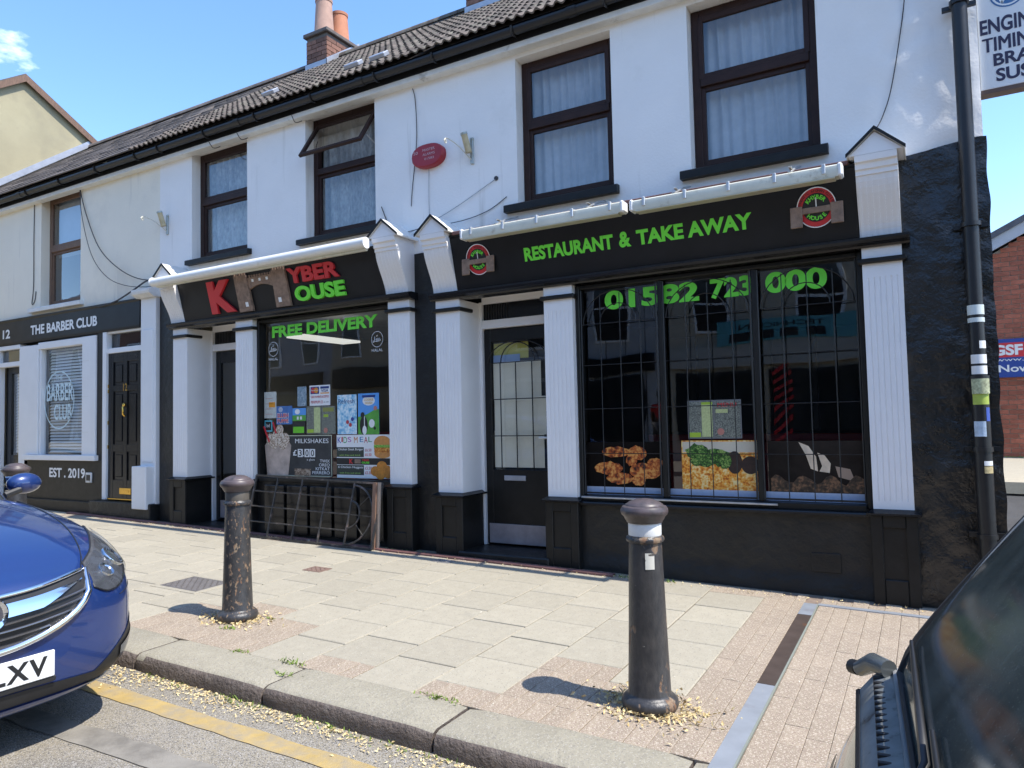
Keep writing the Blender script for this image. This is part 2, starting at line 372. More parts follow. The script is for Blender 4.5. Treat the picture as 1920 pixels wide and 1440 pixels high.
# kerb
kb = MB(); kb.grid([[(x, KY0 + .01, gz(x, KY0) - .2), (x, KY0 + .01, gz(x, KY0) - .035), (x, KY1 + .05, gz(x, KY1) - .03), (x, KY1 + .05, gz(x, KY1) - .2)] for x in (-30, -10, -3, 2.0)])
kerb = tag(kb.build('kerb', M['joint']), kind='structure')
def kerb_prof(x, j):
    z = gz(x, KY1); P = [(KY0 + .0, z - .16), (KY0, z + .002), (KY0 - .006, z + .006)]
    P += [(KY1 + .045, z + .002), (KY1 + .02, z - .008), (KY1 + .005, z - .028), (KY1 + j, z - .06), (KY1 - .002 + j, z - .16)]
    return P
x = -1.95 + 1.083 * 3; n = 0
while x > -19:
    x0 = x - 1.083 + .011; x1 = x - .004; b = MB(); L = []
    m = 12; j0 = random.uniform(-.004, .004)
    for i in range(m + 1):
        xx = x0 + (x1 - x0) * i / m
        e = .010 * (1 if i in (0, m) else 0)
        w = [noise.noise(Vector((xx * 4, k * 1.7, n))) * .006 for k in range(8)]
        L.append([Vector((xx, p[0] + (e if k > 2 else 0) + (w[k] if 2 < k < 8 else 0), p[1] - (e if 0 < k < 7 else 0) + (w[k] * .5 if 0 < k < 7 else 0) + j0 * .5)) for k, p in enumerate(kerb_prof(xx, j0))])
    b.grid(L); b.add(L[0], [tuple(range(8))]); b.add(L[-1], [tuple(range(7, -1, -1))])
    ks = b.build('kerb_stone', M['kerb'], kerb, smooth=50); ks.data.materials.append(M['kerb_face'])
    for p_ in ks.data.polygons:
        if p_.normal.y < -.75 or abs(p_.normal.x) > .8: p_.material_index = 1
    x -= 1.083; n += 1

# pavement bed + slabs + block pavers
pv = MB(); px = [-30, -14, -8, -4, -1, .8]
pv.grid([[(x, y, gz(x, y) - .0075) for y in (KY0 + .012, -1.5, 0.02, .12)] for x in px])
pavement = tag(pv.build('pavement', M['joint']), kind='structure')
rotp = Matrix.Rotation(tiltX, 4, 'X') @ Matrix.Rotation(tiltY, 4, 'Y')
def slabmesh(w, d, name, m, c):
    return MB().cbox(-w / 2, w / 2, -d / 2, d / 2, -.05, 0, c).mesh(name, m)
me_slab = slabmesh(.398, .387, 'slab', M['slab'], .0035)
me_slab_b = slabmesh(.397, .386, 'slab_b', M['slab'], .005)
me_pav = slabmesh(.0985, .1975, 'paver', M['paver'], .002)
me_pav2 = slabmesh(.1975, .0985, 'paver_across', M['paver'], .003)
npv = [0]; pav_rest = MB()
def lay(me, name, x, y, dz=0, rot=0):
    o = put(name, me, pavement)
    a = random.gauss(0, .0016); b_ = random.gauss(0, .0016)
    o.matrix_local = Matrix.Translation((x, y, gz(x, y) + dz)) @ rotp @ Matrix.Rotation(a, 4, 'X') @ Matrix.Rotation(b_, 4, 'Y')
    return o
def lay_paver(x, y, across=False, rest=False):
    w, d = (.0985, .1975) if not across else (.1975, .0985)
    dz = random.uniform(-.0015, .0015)
    if rest or npv[0] >= 300:
        b = MB().cbox(-w / 2, w / 2, -d / 2, d / 2, -.05, 0, .003); b.xf(Matrix.Translation((x, y, gz(x, y) + dz)) @ rotp); pav_rest.add(b.v, b.f)
    else:
        lay(me_pav2 if across else me_pav, 'paver', x, y, dz); npv[0] += 1
random.seed(11)
patch = [(-1.87, -1.06, -2.9, -2.30), (-4.75, -3.51, -2.9, -2.29)]
covers = [(-5.50, -4.98, -2.14, -1.79), (-4.84, -4.56, -1.24, -1.02)]
COLS = [(-1.072 - .4055 * (i + 1), -1.072 - .4055 * i) for i in range(31)]
fill = []
for i, (x0, x1) in enumerate(COLS):
    off = -1.515 if i % 2 == 0 else -1.315
    js = sorted([off + .395 * k for k in range(-5, 6) if -2.9 < off + .395 * k < -.1])
    y = js[0]
    if y - KY0 > .1: fill.append((x0, x1, KY0, y))
    for y0, y1 in zip(js[:-1], js[1:]):
        cx, cy = (x0 + x1) / 2, (y0 + y1) / 2
        if any(p[0] - .02 < cx < p[1] + .02 and p[2] < cy < p[3] for p in patch): fill.append((x0, x1, y0, y1)); continue
        lay(random.choice((me_slab, me_slab_b)), 'paving_slab', cx, cy, random.uniform(-.0012, .0012))
    if -.12 - js[-1] > .1: fill.append((x0, x1, js[-1], -.125))
for (x0, x1, y0, y1) in sorted(fill, key=lambda f: abs(f[0] + 2)):
    ny = max(1, round((y1 - y0) / .2))
    for a in range(4):
        for b in range(ny): lay_paver(x0 + .1014 * (a + .5), y0 + (y1 - y0) * (b + .5) / ny)
me_pavh = slabmesh(.0985, .0945, 'paver_half', M['paver'], .002)
me_pavn = slabmesh(.066, .1975, 'paver_narrow', M['paver'], .002)
for b in range(14): lay(me_pavn, 'paver', -.8365, KY0 + .1 + .1985 * b, 0) if KY0 + .1 + .1985 * b < -.1 else None
npv[0] += 14
for a in range(17):                                      # pink block paving to the right of the slabs
    cx = -1.072 + .1005 * (a + .5) if a < 2 else -.702 + .1005 * (a - 1.5)
    for b in range(14):
        cy = KY0 + .1 + .1985 * b - (.099 if a % 2 else 0)
        if cy > -.10: continue
        if cy < KY0 + .05:
            lay(me_pavh, 'paver', cx, KY0 + .052, 0) if cx < .15 else None
            continue
        lay_paver(cx, cy, rest=cx > .15)
M['paver_joint'] = mat('paver_joint', (.20, .15, .115), .95, var=.2, sc=20)
pj = MB()
for (a_, b_, c_, d_) in patch + [(-1.072, .8, KY0 + .012, -.105)]: pj.grid([[(x, y, gz(x, y) - .0055) for y in (max(c_, KY0 + .012), d_)] for x in (a_, b_)])
pj.build('paver_bedding', M['paver_joint'], pavement)
tag(pav_rest.build('paver_field', M['paver'], pavement), kind='stuff')
bed = MB(); bed.grid([[(x, y, gz(x, y) - .004) for y in (KY0 + .01, -.1)] for x in (-30, -13.75)])
bed.build('distant_paving', M['slab'], pavement)

# low red-brown edging that hugs the shop fronts
ed = MB()
def edge_run(pts, w=.055, h=.022):
    P = []
    for x, y in pts:
        z = gz(x, y); P.append([(x, y + w, z - .01), (x, y + w, z + h), (x, y + .008, z + h), (x, y, z + h - .008), (x, y, z - .01)])
    ed.grid(P)
edge_run([(-10.4, -.20), (-9.2, -.215), (-8.0, -.20), (-6.5, -.205), (-5.6, -.22), (-4.7, -.27), (-4.0, -.26), (-3.2, -.25), (-2.5, -.25), (-2.28, -.245)])
M['edging'] = mat('edging', (.16, .075, .065), .7, var=.25, sc=9, c2=(.3, .24, .2), c2sc=12, c2r=(.6, .7), bump=.3)
tag(ed.build('edging', M['edging']), kind='structure')

# ================================================================== HOUSE SHELLS
def displaced_wall(name, m, parent, x0, x1, z0, z1, holes, amp=.004, step=.09, y=0.0, thick=.22, fr=1.6, seed=0, lump=None, zfloor=None):
    gx = sorted(set([round(x0 + (x1 - x0) * i / max(1, int((x1 - x0) / step)), 4) for i in range(int((x1 - x0) / step) + 1)] + [x1] + [h[k] for h in holes for k in (0, 1)]))
    gzz = sorted(set([round(z0 + (z1 - z0) * i / max(1, int((z1 - z0) / step)), 4) for i in range(int((z1 - z0) / step) + 1)] + [z1] + [h[k] for h in holes for k in (2, 3)]))
    gx = [gx[0]] + [b for a, b in zip(gx, gx[1:]) if b - a > 1e-4]; gzz = [gzz[0]] + [b for a, b in zip(gzz, gzz[1:]) if b - a > 1e-4]
    b = MB(); idx = {}
    for i, X in enumerate(gx):
        for j, Z in enumerate(gzz):
            d = noise.noise(Vector((X * fr + seed, Z * fr, 3.1))) + .5 * noise.noise(Vector((X * fr * 3 + seed, Z * fr * 3, 1)))
            a = amp * (1 + (lump(X, Z) if lump else 0))
            k = 1.0
            for h in holes:
                dx = max(h[0] - X, X - h[1], 0); dz = max(h[2] - Z, Z - h[3], 0); k = min(k, math.hypot(dx, dz) / .12)
            k = min(k, (X - x0) / .08, (x1 - X) / .08) if k > 0 else 0
            idx[i, j] = len(b.v); b.v.append(Vector((X, y - (d * .5 + .5) * a * max(0, k), Z)))
    for i in range(len(gx) - 1):
        for j in range(len(gzz) - 1):
            cx = (gx[i] + gx[i + 1]) / 2; cz = (gzz[j] + gzz[j + 1]) / 2
            if any(h[0] < cx < h[1] and h[2] < cz < h[3] for h in holes): continue
            b.f.append((idx[i, j], idx[i + 1, j], idx[i + 1, j + 1], idx[i, j + 1]))
    for h in holes:                                      # reveals
        a0, a1, c0, c1 = h; t = y + thick
        b.quad((a0, y, c0), (a0, y, c1), (a0, t, c1), (a0, t, c0)); b.quad((a1, y, c0), (a1, t, c0), (a1, t, c1), (a1, y, c1))
        b.quad((a0, y, c1), (a1, y, c1), (a1, t, c1), (a0, t, c1)); b.quad((a0, y, c0), (a0, t, c0), (a1, t, c0), (a1, y, c0))
    # back face
    b.quad((x0, y + thick + .1, z0), (x0, y + thick + .1, z1), (x1, y + thick + .1, z1), (x1, y + thick + .1, z0)) if not holes else None
    return b.build(name, m, parent, smooth=40)

barber = thing('barber_house', (-11.7, 0, .15), 'cream rendered terraced house with black barber shop front at its foot', 'house')
takeaway = thing('takeaway_house', (-6.4, 0, .06), 'white terraced house above the shop with red and green letters on its black front', 'house')
rest = thing('restaurant_house', (-1.9, 0, 0), 'white end terraced house above the wide black restaurant front with barred window', 'house')
XB, XM, XE = -8.62, -4.28, .42
ZT = 4.86
W0 = (-11.52, -10.46, 3.14, 4.84); W1 = (-7.97, -6.94, 3.40, 4.78); W2 = (-5.97, -4.95, 3.38, 4.78)
W3 = (-3.225, -2.265, 3.31, 4.705); W4 = (-1.585, -.60, 3.31, 4.705)
displaced_wall('wall', M['cream_wall'], barber, -15.4, XB, 2.98, ZT, [W0], amp=.006, seed=3)
displaced_wall('wall', M['white_wall'], takeaway, XB, XM, 2.98, ZT, [W1, W2], amp=.006, seed=9)
def lumpR(x, z): return (7 + 9 * noise.noise(Vector((x * 9, z * 5, 3)))) * cl((x + .45) / .5, 0, 1)
displaced_wall('wall', M['white_wall'], rest, XM, XE, 2.98, ZT, [W3, W4], amp=.005, step=.055, seed=21, lump=lumpR, fr=2.3)
# black lower pier at the right corner, thickly painted and lumpy
def lumpB(x, z): return 0
b = MB(); P = []
nx, nz_ = 22, 96
for i in range(nx + 1):
    X = -.13 + (XE + .012 + .13) * i / nx; row = []
    for j in range(nz_ + 1):
        ztop = 3.10 + .045 * cl((X + .07) / .4, 0, 1) + .012 * noise.noise(Vector((X * 7, 1, 2)))
        Z = -.25 + (ztop + .25) * j / nz_
        d = .5 + .5 * noise.noise(Vector((X * 2.2, Z * 1.6, 5))) + .28 * noise.noise(Vector((X * 6, Z * 5, 9))) + .12 * noise.noise(Vector((X * 17, Z * 15, 2)))
        row.append((X + (.012 * noise.noise(Vector((Z * 5, 7, 1))) if i == nx else 0), -.03 - .05 * d, Z))
    P.append(row)
b.grid(P)
b.grid([[p, (p[0], 0.3, p[2])] for p in P[-1]][::-1])
b.grid([[p, (p[0], .02, p[2])] for p in [r[-1] for r in P]])
b.build('black_pier', M['black_pier'], rest, smooth=60)
sw = MB(); sw.quad((XE, -.0, -.3), (XE, 6.2, -.3), (XE, 6.2, 4.86), (XE, 0, 4.86)); sw.add([(XE, -.2, 4.86), (XE, 6.2, 4.86), (XE, 3.0, 7.38)], [(0, 1, 2)])
sw.build('gable_wall', M['old_white'], rest)
bw = MB()
for h, x0, x1 in ((barber, -15.4, XB), (takeaway, XB, XM), (rest, XM, XE)):
    MB().box(x0, x1, 6.0, 6.2, -.3, 4.86).build('rear_wall', M['old_white'], h)
# black walls beside / between the shop fronts
for h, x0, x1 in ((takeaway, -8.60, -8.20), (takeaway, -4.45, XM + .001), (rest, XM - .001, -4.10)):
    displaced_wall('side_wall', M['black_wall'], h, x0, x1, -.2, 3.0, [], amp=.006, y=-.012, step=.08, seed=x0)

# eaves: soffit board, fascia, gutter
def eaves(h, x0, x1, zc=4.80):
    MB().cbox(x0, x1, -.10, .02, zc - .055, zc + .005, .006).build('soffit_board', M['old_white'], h)
    b = MB(); pr = []
    for k in range(9):
        t = math.pi * (1 + k / 8); pr.append((-.175 + .050 * math.cos(t), zc + .085 + .058 * math.sin(t)))
    pr2 = [(p[0] * 1.0 + (-.175 - p[0]) * .07, p[1] + .006) for p in pr][::-1]
    b.prism(pr + pr2, x0, x1, 'x'); b.build('gutter', M['gutter'], h, smooth=40)
    MB().box(x0, x1, -.105, -.09, zc + .0, zc + .15).build('fascia_board', M['gutter'], h)
    n = int((x1 - x0) / .9)
    for i in range(n + 1):
        X = x0 + .25 + i * .9
        if X < x1 - .05:
            MB().tube([(X, -.10, zc + .11), (X, -.13, zc + .03), (X, -.175, zc + .018), (X, -.225, zc + .04), (X, -.234, zc + .09)], .011, 5).build('gutter_bracket', M['gutter'], h, smooth=50)
    for X in (x0 + 1.7, x0 + 3.6):
        if X < x1 - .1:
            b = MB(); 
            pp = [(-.175 + .056 * math.cos(math.pi * (1 + k / 8)), zc + .085 + .064 * math.sin(math.pi * (1 + k / 8))) for k in range(9)]
            b.prism(pp + [(p[0], p[1] + .004) for p in pp][::-1], X, X + .09, 'x').build('gutter_joint', M['gutter'], h, smooth=40)
eaves(barber, -15.4, XB); eaves(takeaway, XB, XM); eaves(rest, XM, XE + .05)

# roofs: slope from eave (y=-.24,z=4.93) to ridge (y=3.0,z=7.40)
E0 = Vector((0, -.24, 4.935)); RG = Vector((0, 3.0, 7.40)); SL = RG - E0; SLEN = SL.length; SD = SL.normalized(); SN = Vector((0, -SD.z, SD.y))
def roof_deck(h, x0, x1, m):
    b = MB(); o = SN * -.035
    a = E0 + o; c = RG + o
    b.grid([[(x, a.y, a.z), (x, c.y, c.z), (x, 6.25, 4.93)] for x in (x0, x1)])
    return b.build('roof', m, h)
def pantile():
    b = MB(); W = .20; Lh = .36; prof = []
    for k in range(15):
        u = k / 14; uu = (u * 2) % 1 if k < 14 else 1.0; z = .021 * max(0, math.sin(math.pi * min(1, uu / .6))) if uu < .6 else -.007 * math.sin(math.pi * (uu - .6) / .4)
        prof.append((u * (W + .006), z))
    for u, z in prof:
        pass
    rows = []
    for (v, dz) in ((0, .0), (Lh, -.012)):
        rows.append([Vector((u, v, z + dz + .014)) for u, z in prof])
    b.grid(rows); b.grid([[Vector((p.x, p.y, p.z - .016)) for p in rows[0]], rows[0]])
    return b
def flat_tile():
    return MB().cbox(0, .296, 0, .36, -.004, .014, .003)
def place_tiles(h, roof, x0, x1, tb, mname, W, gauge, maxn, name, vis):
    me = tb.mesh(name, M[mname], smooth=50); rest_b = MB(); n = 0
    basis = Matrix(((1, 0, 0, 0), (0, SD.y, SN.y, 0), (0, SD.z, SN.z, 0), (0, 0, 0, 1)))
    tiltm = Matrix.Rotation(R(-2.2), 4, 'X')
    nc = int((x1 - x0) / W + .5); nr = int(SLEN / gauge)
    cells = [(c, r) for c in range(nc) for r in range(nr + 1)]
    cells.sort(key=lambda q: 0 if vis(x0 + q[0] * W, q[1]) else 1)
    for c, r in cells:
        p = E0 + SD * (r * gauge - .02); 
        mtx = Matrix.Translation((x0 + c * W + random.uniform(-.004, .004), p.y, p.z + .004)) @ basis @ tiltm @ Matrix.Rotation(random.gauss(0, .012), 4, 'Z') @ Matrix.Rotation(random.gauss(0, .008), 4, 'X')
        if n < maxn and vis(x0 + c * W, r):
            o = put('tile', me, roof); o.matrix_local = Matrix.Translation(-wloc(roof)) @ mtx; n += 1
        else:
            rest_b.add([mtx @ v for v in tb.v], tb.f)
    if rest_b.v: tag(rest_b.build('tile_field', M[mname], roof, smooth=50), kind='stuff')
    rt = MB()
    x = x0
    while x < x1 - .05:
        pr = [(RG.y + .13 * math.cos(t), RG.z - .045 + .11 * math.sin(t)) for t in [math.pi * k / 8 for k in range(9)]]
        MB().prism(pr, x + .004, min(x + .44, x1), 'x').build('ridge_tile', M[mname], roof, smooth=40); x += .445
roofB = roof_deck(barber, -15.4, XB - .28, M['mortar_dark']); place_tiles(barber, roofB, -15.4, XB - .28, flat_tile(), 'flat_tile', .3, .3, 290, 'flat_tile', lambda x, r: x > -15.2)
roofT = roof_deck(takeaway, XB - .28, XM, M['mortar_dark']); place_tiles(takeaway, roofT, XB - .28, XM, pantile(), 'pantile', .20, .305, 299, 'pantile', lambda x, r: True)
roofR = roof_deck(rest, XM, XE + .1, M['mortar_dark']); place_tiles(rest, roofR, XM, XE + .1, pantile(), 'pantile', .20, .305, 290, 'pantile', lambda x, r: x < -1.7)
# vent tiles and flashing scraps
for h, rf, x, r in ((takeaway, roofT, -6.9, .75), (takeaway, roofT, -5.35, .5), (takeaway, roofT, -4.95, .45)):
    p = E0 + SD * r + SN * .05
    b = MB().cbox(-.10, .10, -.06, .06, -.02, .03, .008); b.xf(Matrix.Translation((x, p.y, p.z)) @ Matrix(((1, 0, 0, 0), (0, SD.y, SN.y, 0), (0, SD.z, SN.z, 0), (0, 0, 0, 1))) @ Matrix.Rotation(R(4), 4, 'Z'))
    b.build('vent_tile', M['lead'], rf)

# chimneys
def chimney(h, x0, x1, y0, y1, zb, zt, pots, cap=True):
    core = MB().box(x0 + .006, x1 - .006, y0 + .006, y1 - .006, zb, zt).build('chimney', M['mortar_dark'], h)
    bl, bh, jn = .215, .065, .010
    me_f = {}
    nrow = int((zt - zb) / (bh + jn)); 
    for r in range(nrow):
        z = zb + r * (bh + jn)
        for face in ('y', 'x'):
            a0, a1 = (x0, x1) if face == 'y' else (y0, y1)
            t = a0 - (.11 if r % 2 else 0)
            while t < a1 - .02:
                s, e = max(t, a0), min(t + bl, a1); t += bl + jn
                if e - s < .03: continue
                if face == 'y': b = MB().box(s, e, y0 - .004, y0 + .05, z, z + bh)
                else: b = MB().box(x1 - .05, x1 + .004, s, e, z, z + bh)
                b.build('brick', M['brick'], core)
    if cap:
        c = MB().cbox(x0 - .045, x1 + .045, y0 - .045, y1 + .045, zt, zt + .07, .012); c.build('chimney_cap', M['mortar_dark'], core)
    for (px_, py_, hh, r0, m) in pots:
        prof = [(r0 * 1.0, 0), (r0 * 1.02, .03), (r0 * .98, .06), (r0 * .80, hh - .05), (r0 * .86, hh - .045), (r0 * .88, hh), (r0 * .74, hh), (r0 * .70, hh - .2)]
        MB().lathe(px_, py_, prof, 20, zt + .06).build('chimney_pot', M[m], core, smooth=40)
    fl = MB().cbox(x0 - .02, x1 + .02, y0 - .02, y0 + .03, zb - .02, zb + .13, .004)
    fl.prism([(y0 - .02, zb - .02), (y1 + .02, zb + .55), (y1 + .02, zb + .72), (y0 - .02, zb + .14)], x1 + .002, x1 + .018, 'x')
    fl.build('flashing', M['lead'], core)
chimney(takeaway, -8.62, -8.17, 2.62, 3.36, 7.08, 7.66, [(-8.40, 2.80, .62, .165, 'pot_buff'), (-8.40, 3.17, .56, .165, 'pot_red')])
chimney(takeaway, -5.46, -4.72, 2.62, 3.30, 7.08, 8.3, [(-5.1, 2.9, .5, .14, 'pot_buff')])

# ------------------------------------------------------------------ upper windows
def curtain(x0, x1, z0, z1, y, m, parent, pleat=.035, amp=.018, gap=None):
    b = MB(); n = int((x1 - x0) / .012); rows = []
    for i in range(n + 1):
        X = x0 + (x1 - x0) * i / n
        ph = 2 * math.pi * X / (pleat * 2.4) + 1.4 * math.sin(X * 7.3)
        rows.append([(X + .01 * math.sin(X * 31 + k), y + amp * math.sin(ph + k * .25) * (.6 + .2 * k), z0 + (z1 - z0) * k / 3) for k in range(4)])
    b.grid(rows); return b.build('curtain', m, parent, smooth=80)
def sash_window(h, W, fm, curt, rail=.5, open_top=False, cm='net', yf=.12, fw=.065, bottom=True, name='window'):
    x0, x1, z0, z1 = W; x0 += .004; x1 -= .004; z0 += .004; z1 -= .004
    zr = z0 + (z1 - z0) * rail
    f = MB().cbox(x0, x0 + fw, yf, yf + .07, z0, z1, .004).cbox(x1 - fw, x1, yf, yf + .07, z0, z1, .004)
    f.cbox(x0 + fw, x1 - fw, yf + .001, yf + .069, z1 - fw, z1, .004).cbox(x0 + fw, x1 - fw, yf + .001, yf + .069, z0, z0 + fw * 1.05, .004)
    f.cbox(x0 + fw, x1 - fw, yf - .012, yf + .069, zr - .035, zr + .035, .004)
    win = f.build(name, fm, h)
    iw = .042
    def sash(a0, a1, c0, c1, y, nm='sash'):
        s = MB().cbox(a0, a0 + iw, y, y + .035, c0, c1, .003).cbox(a1 - iw, a1, y, y + .035, c0, c1, .003).cbox(a0 + iw, a1 - iw, y + .0005, y + .0345, c0, c0 + iw, .003).cbox(a0 + iw, a1 - iw, y + .0005, y + .0345, c1 - iw, c1, .003)
        pane = MB().quad((a0 + iw, y + .018, c0 + iw), (a1 - iw, y + .018, c0 + iw), (a1 - iw, y + .018, c1 - iw), (a0 + iw, y + .018, c1 - iw))
        return s, pane
    # lower light fixed, upper light top hung
    s, p = sash(x0 + fw - .01, x1 - fw + .01, z0 + fw, zr - .03, yf + .014); s.build('lower_sash', fm, win); p.build('pane', M['glass_up'], win)
    s, p = sash(x0 + fw - .01, x1 - fw + .01, zr + .03, z1 - fw, yf - .008)
    if open_top:
        piv = Vector((0, yf - .01, z1 - fw)); rotm = Matrix.Translation(piv) @ Matrix.Rotation(R(-33), 4, 'X') @ Matrix.Translation(-piv)
        s.xf(rotm); p.xf(rotm)
        st = MB().tube([(x1 - fw, yf + .02, zr + .12), (x1 - fw - .01, yf - .16, zr + .2)], .007, 5); st.build('stay', M['galv'], win)
    s.build('upper_sash', fm, win); p.build('pane', M['glass_up'], win)
    if curt == 'net':
        curtain(x0 + .02, x1 - .02, z0 + .02, z1 - .02, yf + .14, M[cm], win)
    elif curt == 'lace':
        curtain(x0 + .02, x1 - .02, z0 + .02, z1 - .02, yf + .15, M['lace'], win, pleat=.06, amp=.022)
    elif curt == 'blind':
        MB().box(x0 + .05, x1 - .05, yf + .11, yf + .12, zr - .10, z1 - .03).build('roller_blind', M[cm], win)
    bx = MB().quad((x0 - .3, .9, z0 - .2), (x1 + .3, .9, z0 - .2), (x1 + .3, .9, z1 + .1), (x0 - .3, .9, z1 + .1))
    bx.quad((x0 - .3, .225, z1 + .1), (x0 - .3, .9, z1 + .1), (x1 + .3, .9, z1 + .1), (x1 + .3, .225, z1 + .1)).quad((x0 - .3, .225, z0 - .2), (x1 + .3, .225, z0 - .2), (x1 + .3, .9, z0 - .2), (x0 - .3, .9, z0 - .2))
    bx.quad((x0 - .3, .225, z0 - .2), (x0 - .3, .9, z0 - .2), (x0 - .3, .9, z1 + .1), (x0 - .3, .225, z1 + .1)).quad((x1 + .3, .225, z0 - .2), (x1 + .3, .225, z1 + .1), (x1 + .3, .9, z1 + .1), (x1 + .3, .9, z0 - .2))
    bx.build('room', M['room_grey'], win)
    return win
sash_window(rest, W4, M['brown_frame'], 'net', .55); sash_window(rest, W3, M['brown_frame'], 'net', .55)
sash_window(takeaway, W2, M['brown_frame'], 'lace', .56, open_top=True); sash_window(takeaway, W1, M['brown_frame'], 'lace', .54)
M['blue_blind'] = mat('blue_blind', (.30, .36, .44), .8, var=.05)
sash_window(barber, W0, M['timber'], 'blind', .52, cm='blue_blind', fw=.06)
def sill(h, x0, x1, z, m, y0=-.07, t=.075):
    MB().prism([(y0, z - t), (y0, z - .018), (y0 + .01, z - .008), (.13, z + .008), (.13, z - t)], x0, x1, 'x').build('sill', m, h)
sill(rest, -1.665, -.545, 3.312, M['black_paint'], t=.078); sill(rest, -3.345, -2.215, 3.312, M['black_paint'], t=.078)
sill(takeaway, -6.06, -4.86, 3.38, M['black_paint'], t=.07); sill(takeaway, -8.02, -6.86, 3.40, M['black_paint'], t=.07)
sill(barber, -11.75, -10.36, 3.145, M['old_white'], t=.07)
# ================================================================== LETTERING
_gc = {}
def glyphs(s, bold=.0, spacing=1.0, shear=0):
    k = (s, bold, spacing, shear)
    if k in _gc: return _gc[k]
    cu = bpy.data.curves.new('txt', 'FONT'); cu.body = s; cu.resolution_u = 6; cu.offset = bold; cu.space_character = spacing; cu.shear = shear
    o = bpy.data.objects.new('txt', cu); COL.objects.link(o)
    bpy.context.view_layer.update()
    dg = bpy.context.evaluated_depsgraph_get(); me = o.evaluated_get(dg).to_mesh()
    v = [(p.co.x, p.co.y) for p in me.vertices]; f = [tuple(p.vertices) for p in me.polygons]
    o.evaluated_get(dg).to_mesh_clear(); bpy.data.objects.remove(o); bpy.data.curves.remove(cu)
    x0 = min(p[0] for p in v); x1 = max(p[0] for p in v); y0 = min(p[1] for p in v); y1 = max(p[1] for p in v)
    _gc[k] = ([((p[0] - x0) / (x1 - x0), (p[1] - y0) / (y1 - y0)) for p in v], f, (x1 - x0) / (y1 - y0)); return _gc[k]
def text_mb(s, x0, x1, z0, z1, y, bold=.02, mirror=False, spacing=1.0, back=False):
    """flat lettering filling the rectangle, facing -Y; y may be a function of z"""
    v, f, asp = glyphs(s, bold, spacing); b = MB(); fy = y if callable(y) else (lambda z: y)
    pts = []
    for u, w in v:
        z = z0 + (z1 - z0) * w; x = x0 + (x1 - x0) * ((1 - u) if mirror else u); pts.append((x, fy(z), z))
    b.add(pts, f); return b
def text(s, x0, x1, z0, z1, y, m, parent, bold=.02, name='lettering', mirror=False, spacing=1.0):
    if 'M' in s and bold > .004:                 # heavy M folds over itself when thickened: overprint instead
        b = MB(); e = (z1 - z0) * min(.06, bold * 1.6)
        for k, dx in enumerate((-e, 0, e)):
            c = text_mb(s, x0 + e + dx, x1 - e + dx, z0, z1, y, 0, mirror, spacing); c.v = [p + Vector((0, -.0004 * k, 0)) for p in c.v]; b.add(c.v, c.f)
        return b.build(name, m, parent)
    return text_mb(s, x0, x1, z0, z1, y, bold, mirror, spacing).build(name, m, parent)
def raised(s, x0, x1, z0, z1, y, m, parent, depth=.02, bold=.03):
    """raised letters: each letter one part"""
    v, f, asp = glyphs(s, bold); fy = y if callable(y) else (lambda z: y)
    n = len(v); par = list(range(n))
    def find(a):
        while par[a] != a: par[a] = par[par[a]]; a = par[a]
        return a
    for q in f:
        for i in q[1:]: par[find(i)] = find(q[0])
    groups = {}
    for q in f: groups.setdefault(find(q[0]), []).append(q)
    for gq in groups.values():
        b = MB(); ids = sorted(set(i for q in gq for i in q)); mp_ = {i: k for k, i in enumerate(ids)}
        pt = []
        for i in ids:
            u, w = v[i]; z = z0 + (z1 - z0) * w; pt.append(Vector((x0 + (x1 - x0) * u, fy(z), z)))
        fr = [p + Vector((0, -depth, 0)) for p in pt]
        b.add(fr, [tuple(mp_[i] for i in q) for q in gq])
        ec = {}
        for q in gq:
            for a, c in zip(q, q[1:] + q[:1]): ec[(a, c)] = 1
        for (a, c) in list(ec):
            if (c, a) not in ec: b.quad(fr[mp_[c]], fr[mp_[a]], pt[mp_[a]], pt[mp_[c]])
        b.build('letter', m, parent)
def arc_text(b, s, cx, cz, r, h, a0, a1, y, bold=.02, inward=False):
    for i, ch in enumerate(s):
        if ch == ' ': continue
        a = R(a0 + (a1 - a0) * i / max(1, len(s) - 1)); v, f, asp = glyphs(ch, bold)
        w = h * min(asp, 1.0); pts = []
        for u, t in v:
            lx = (u - .5) * w; lz = (t - .5) * h
            if not inward: ux, uz = math.sin(a), math.cos(a)           # up = outward
            else: ux, uz = -math.sin(a), -math.cos(a)
            rx, rz_ = uz, -ux
            pts.append((cx + math.sin(a) * r + rx * lx + ux * lz, y(cz) if callable(y) else y, cz + math.cos(a) * r + rz_ * lx + uz * lz))
        if callable(y): pts = [(p[0], y(p[2]), p[2]) for p in pts]
        b.add(pts, f)
def disc(cx, cz, r, y, n=32, rz=None, r_in=0):
    b = MB(); rz = rz or r; fy = y if callable(y) else (lambda z: y)
    def P(k, q): 
        z = cz + rz * q * math.sin(2 * math.pi * k / n); return (cx + r * q * math.cos(2 * math.pi * k / n), fy(z), z)
    if r_in:
        for k in range(n): b.quad(P(k, 1), P(k + 1, 1), P(k + 1, r_in), P(k, r_in))
    else: b.add([P(k, 1) for k in range(n)], [tuple(range(n))])
    return b
def rect(x0, x1, z0, z1, y, b=None):
    b = b or MB(); fy = y if callable(y) else (lambda z: y)
    return b.quad((x0, fy(z0), z0), (x1, fy(z0), z0), (x1, fy(z1), z1), (x0, fy(z1), z1))

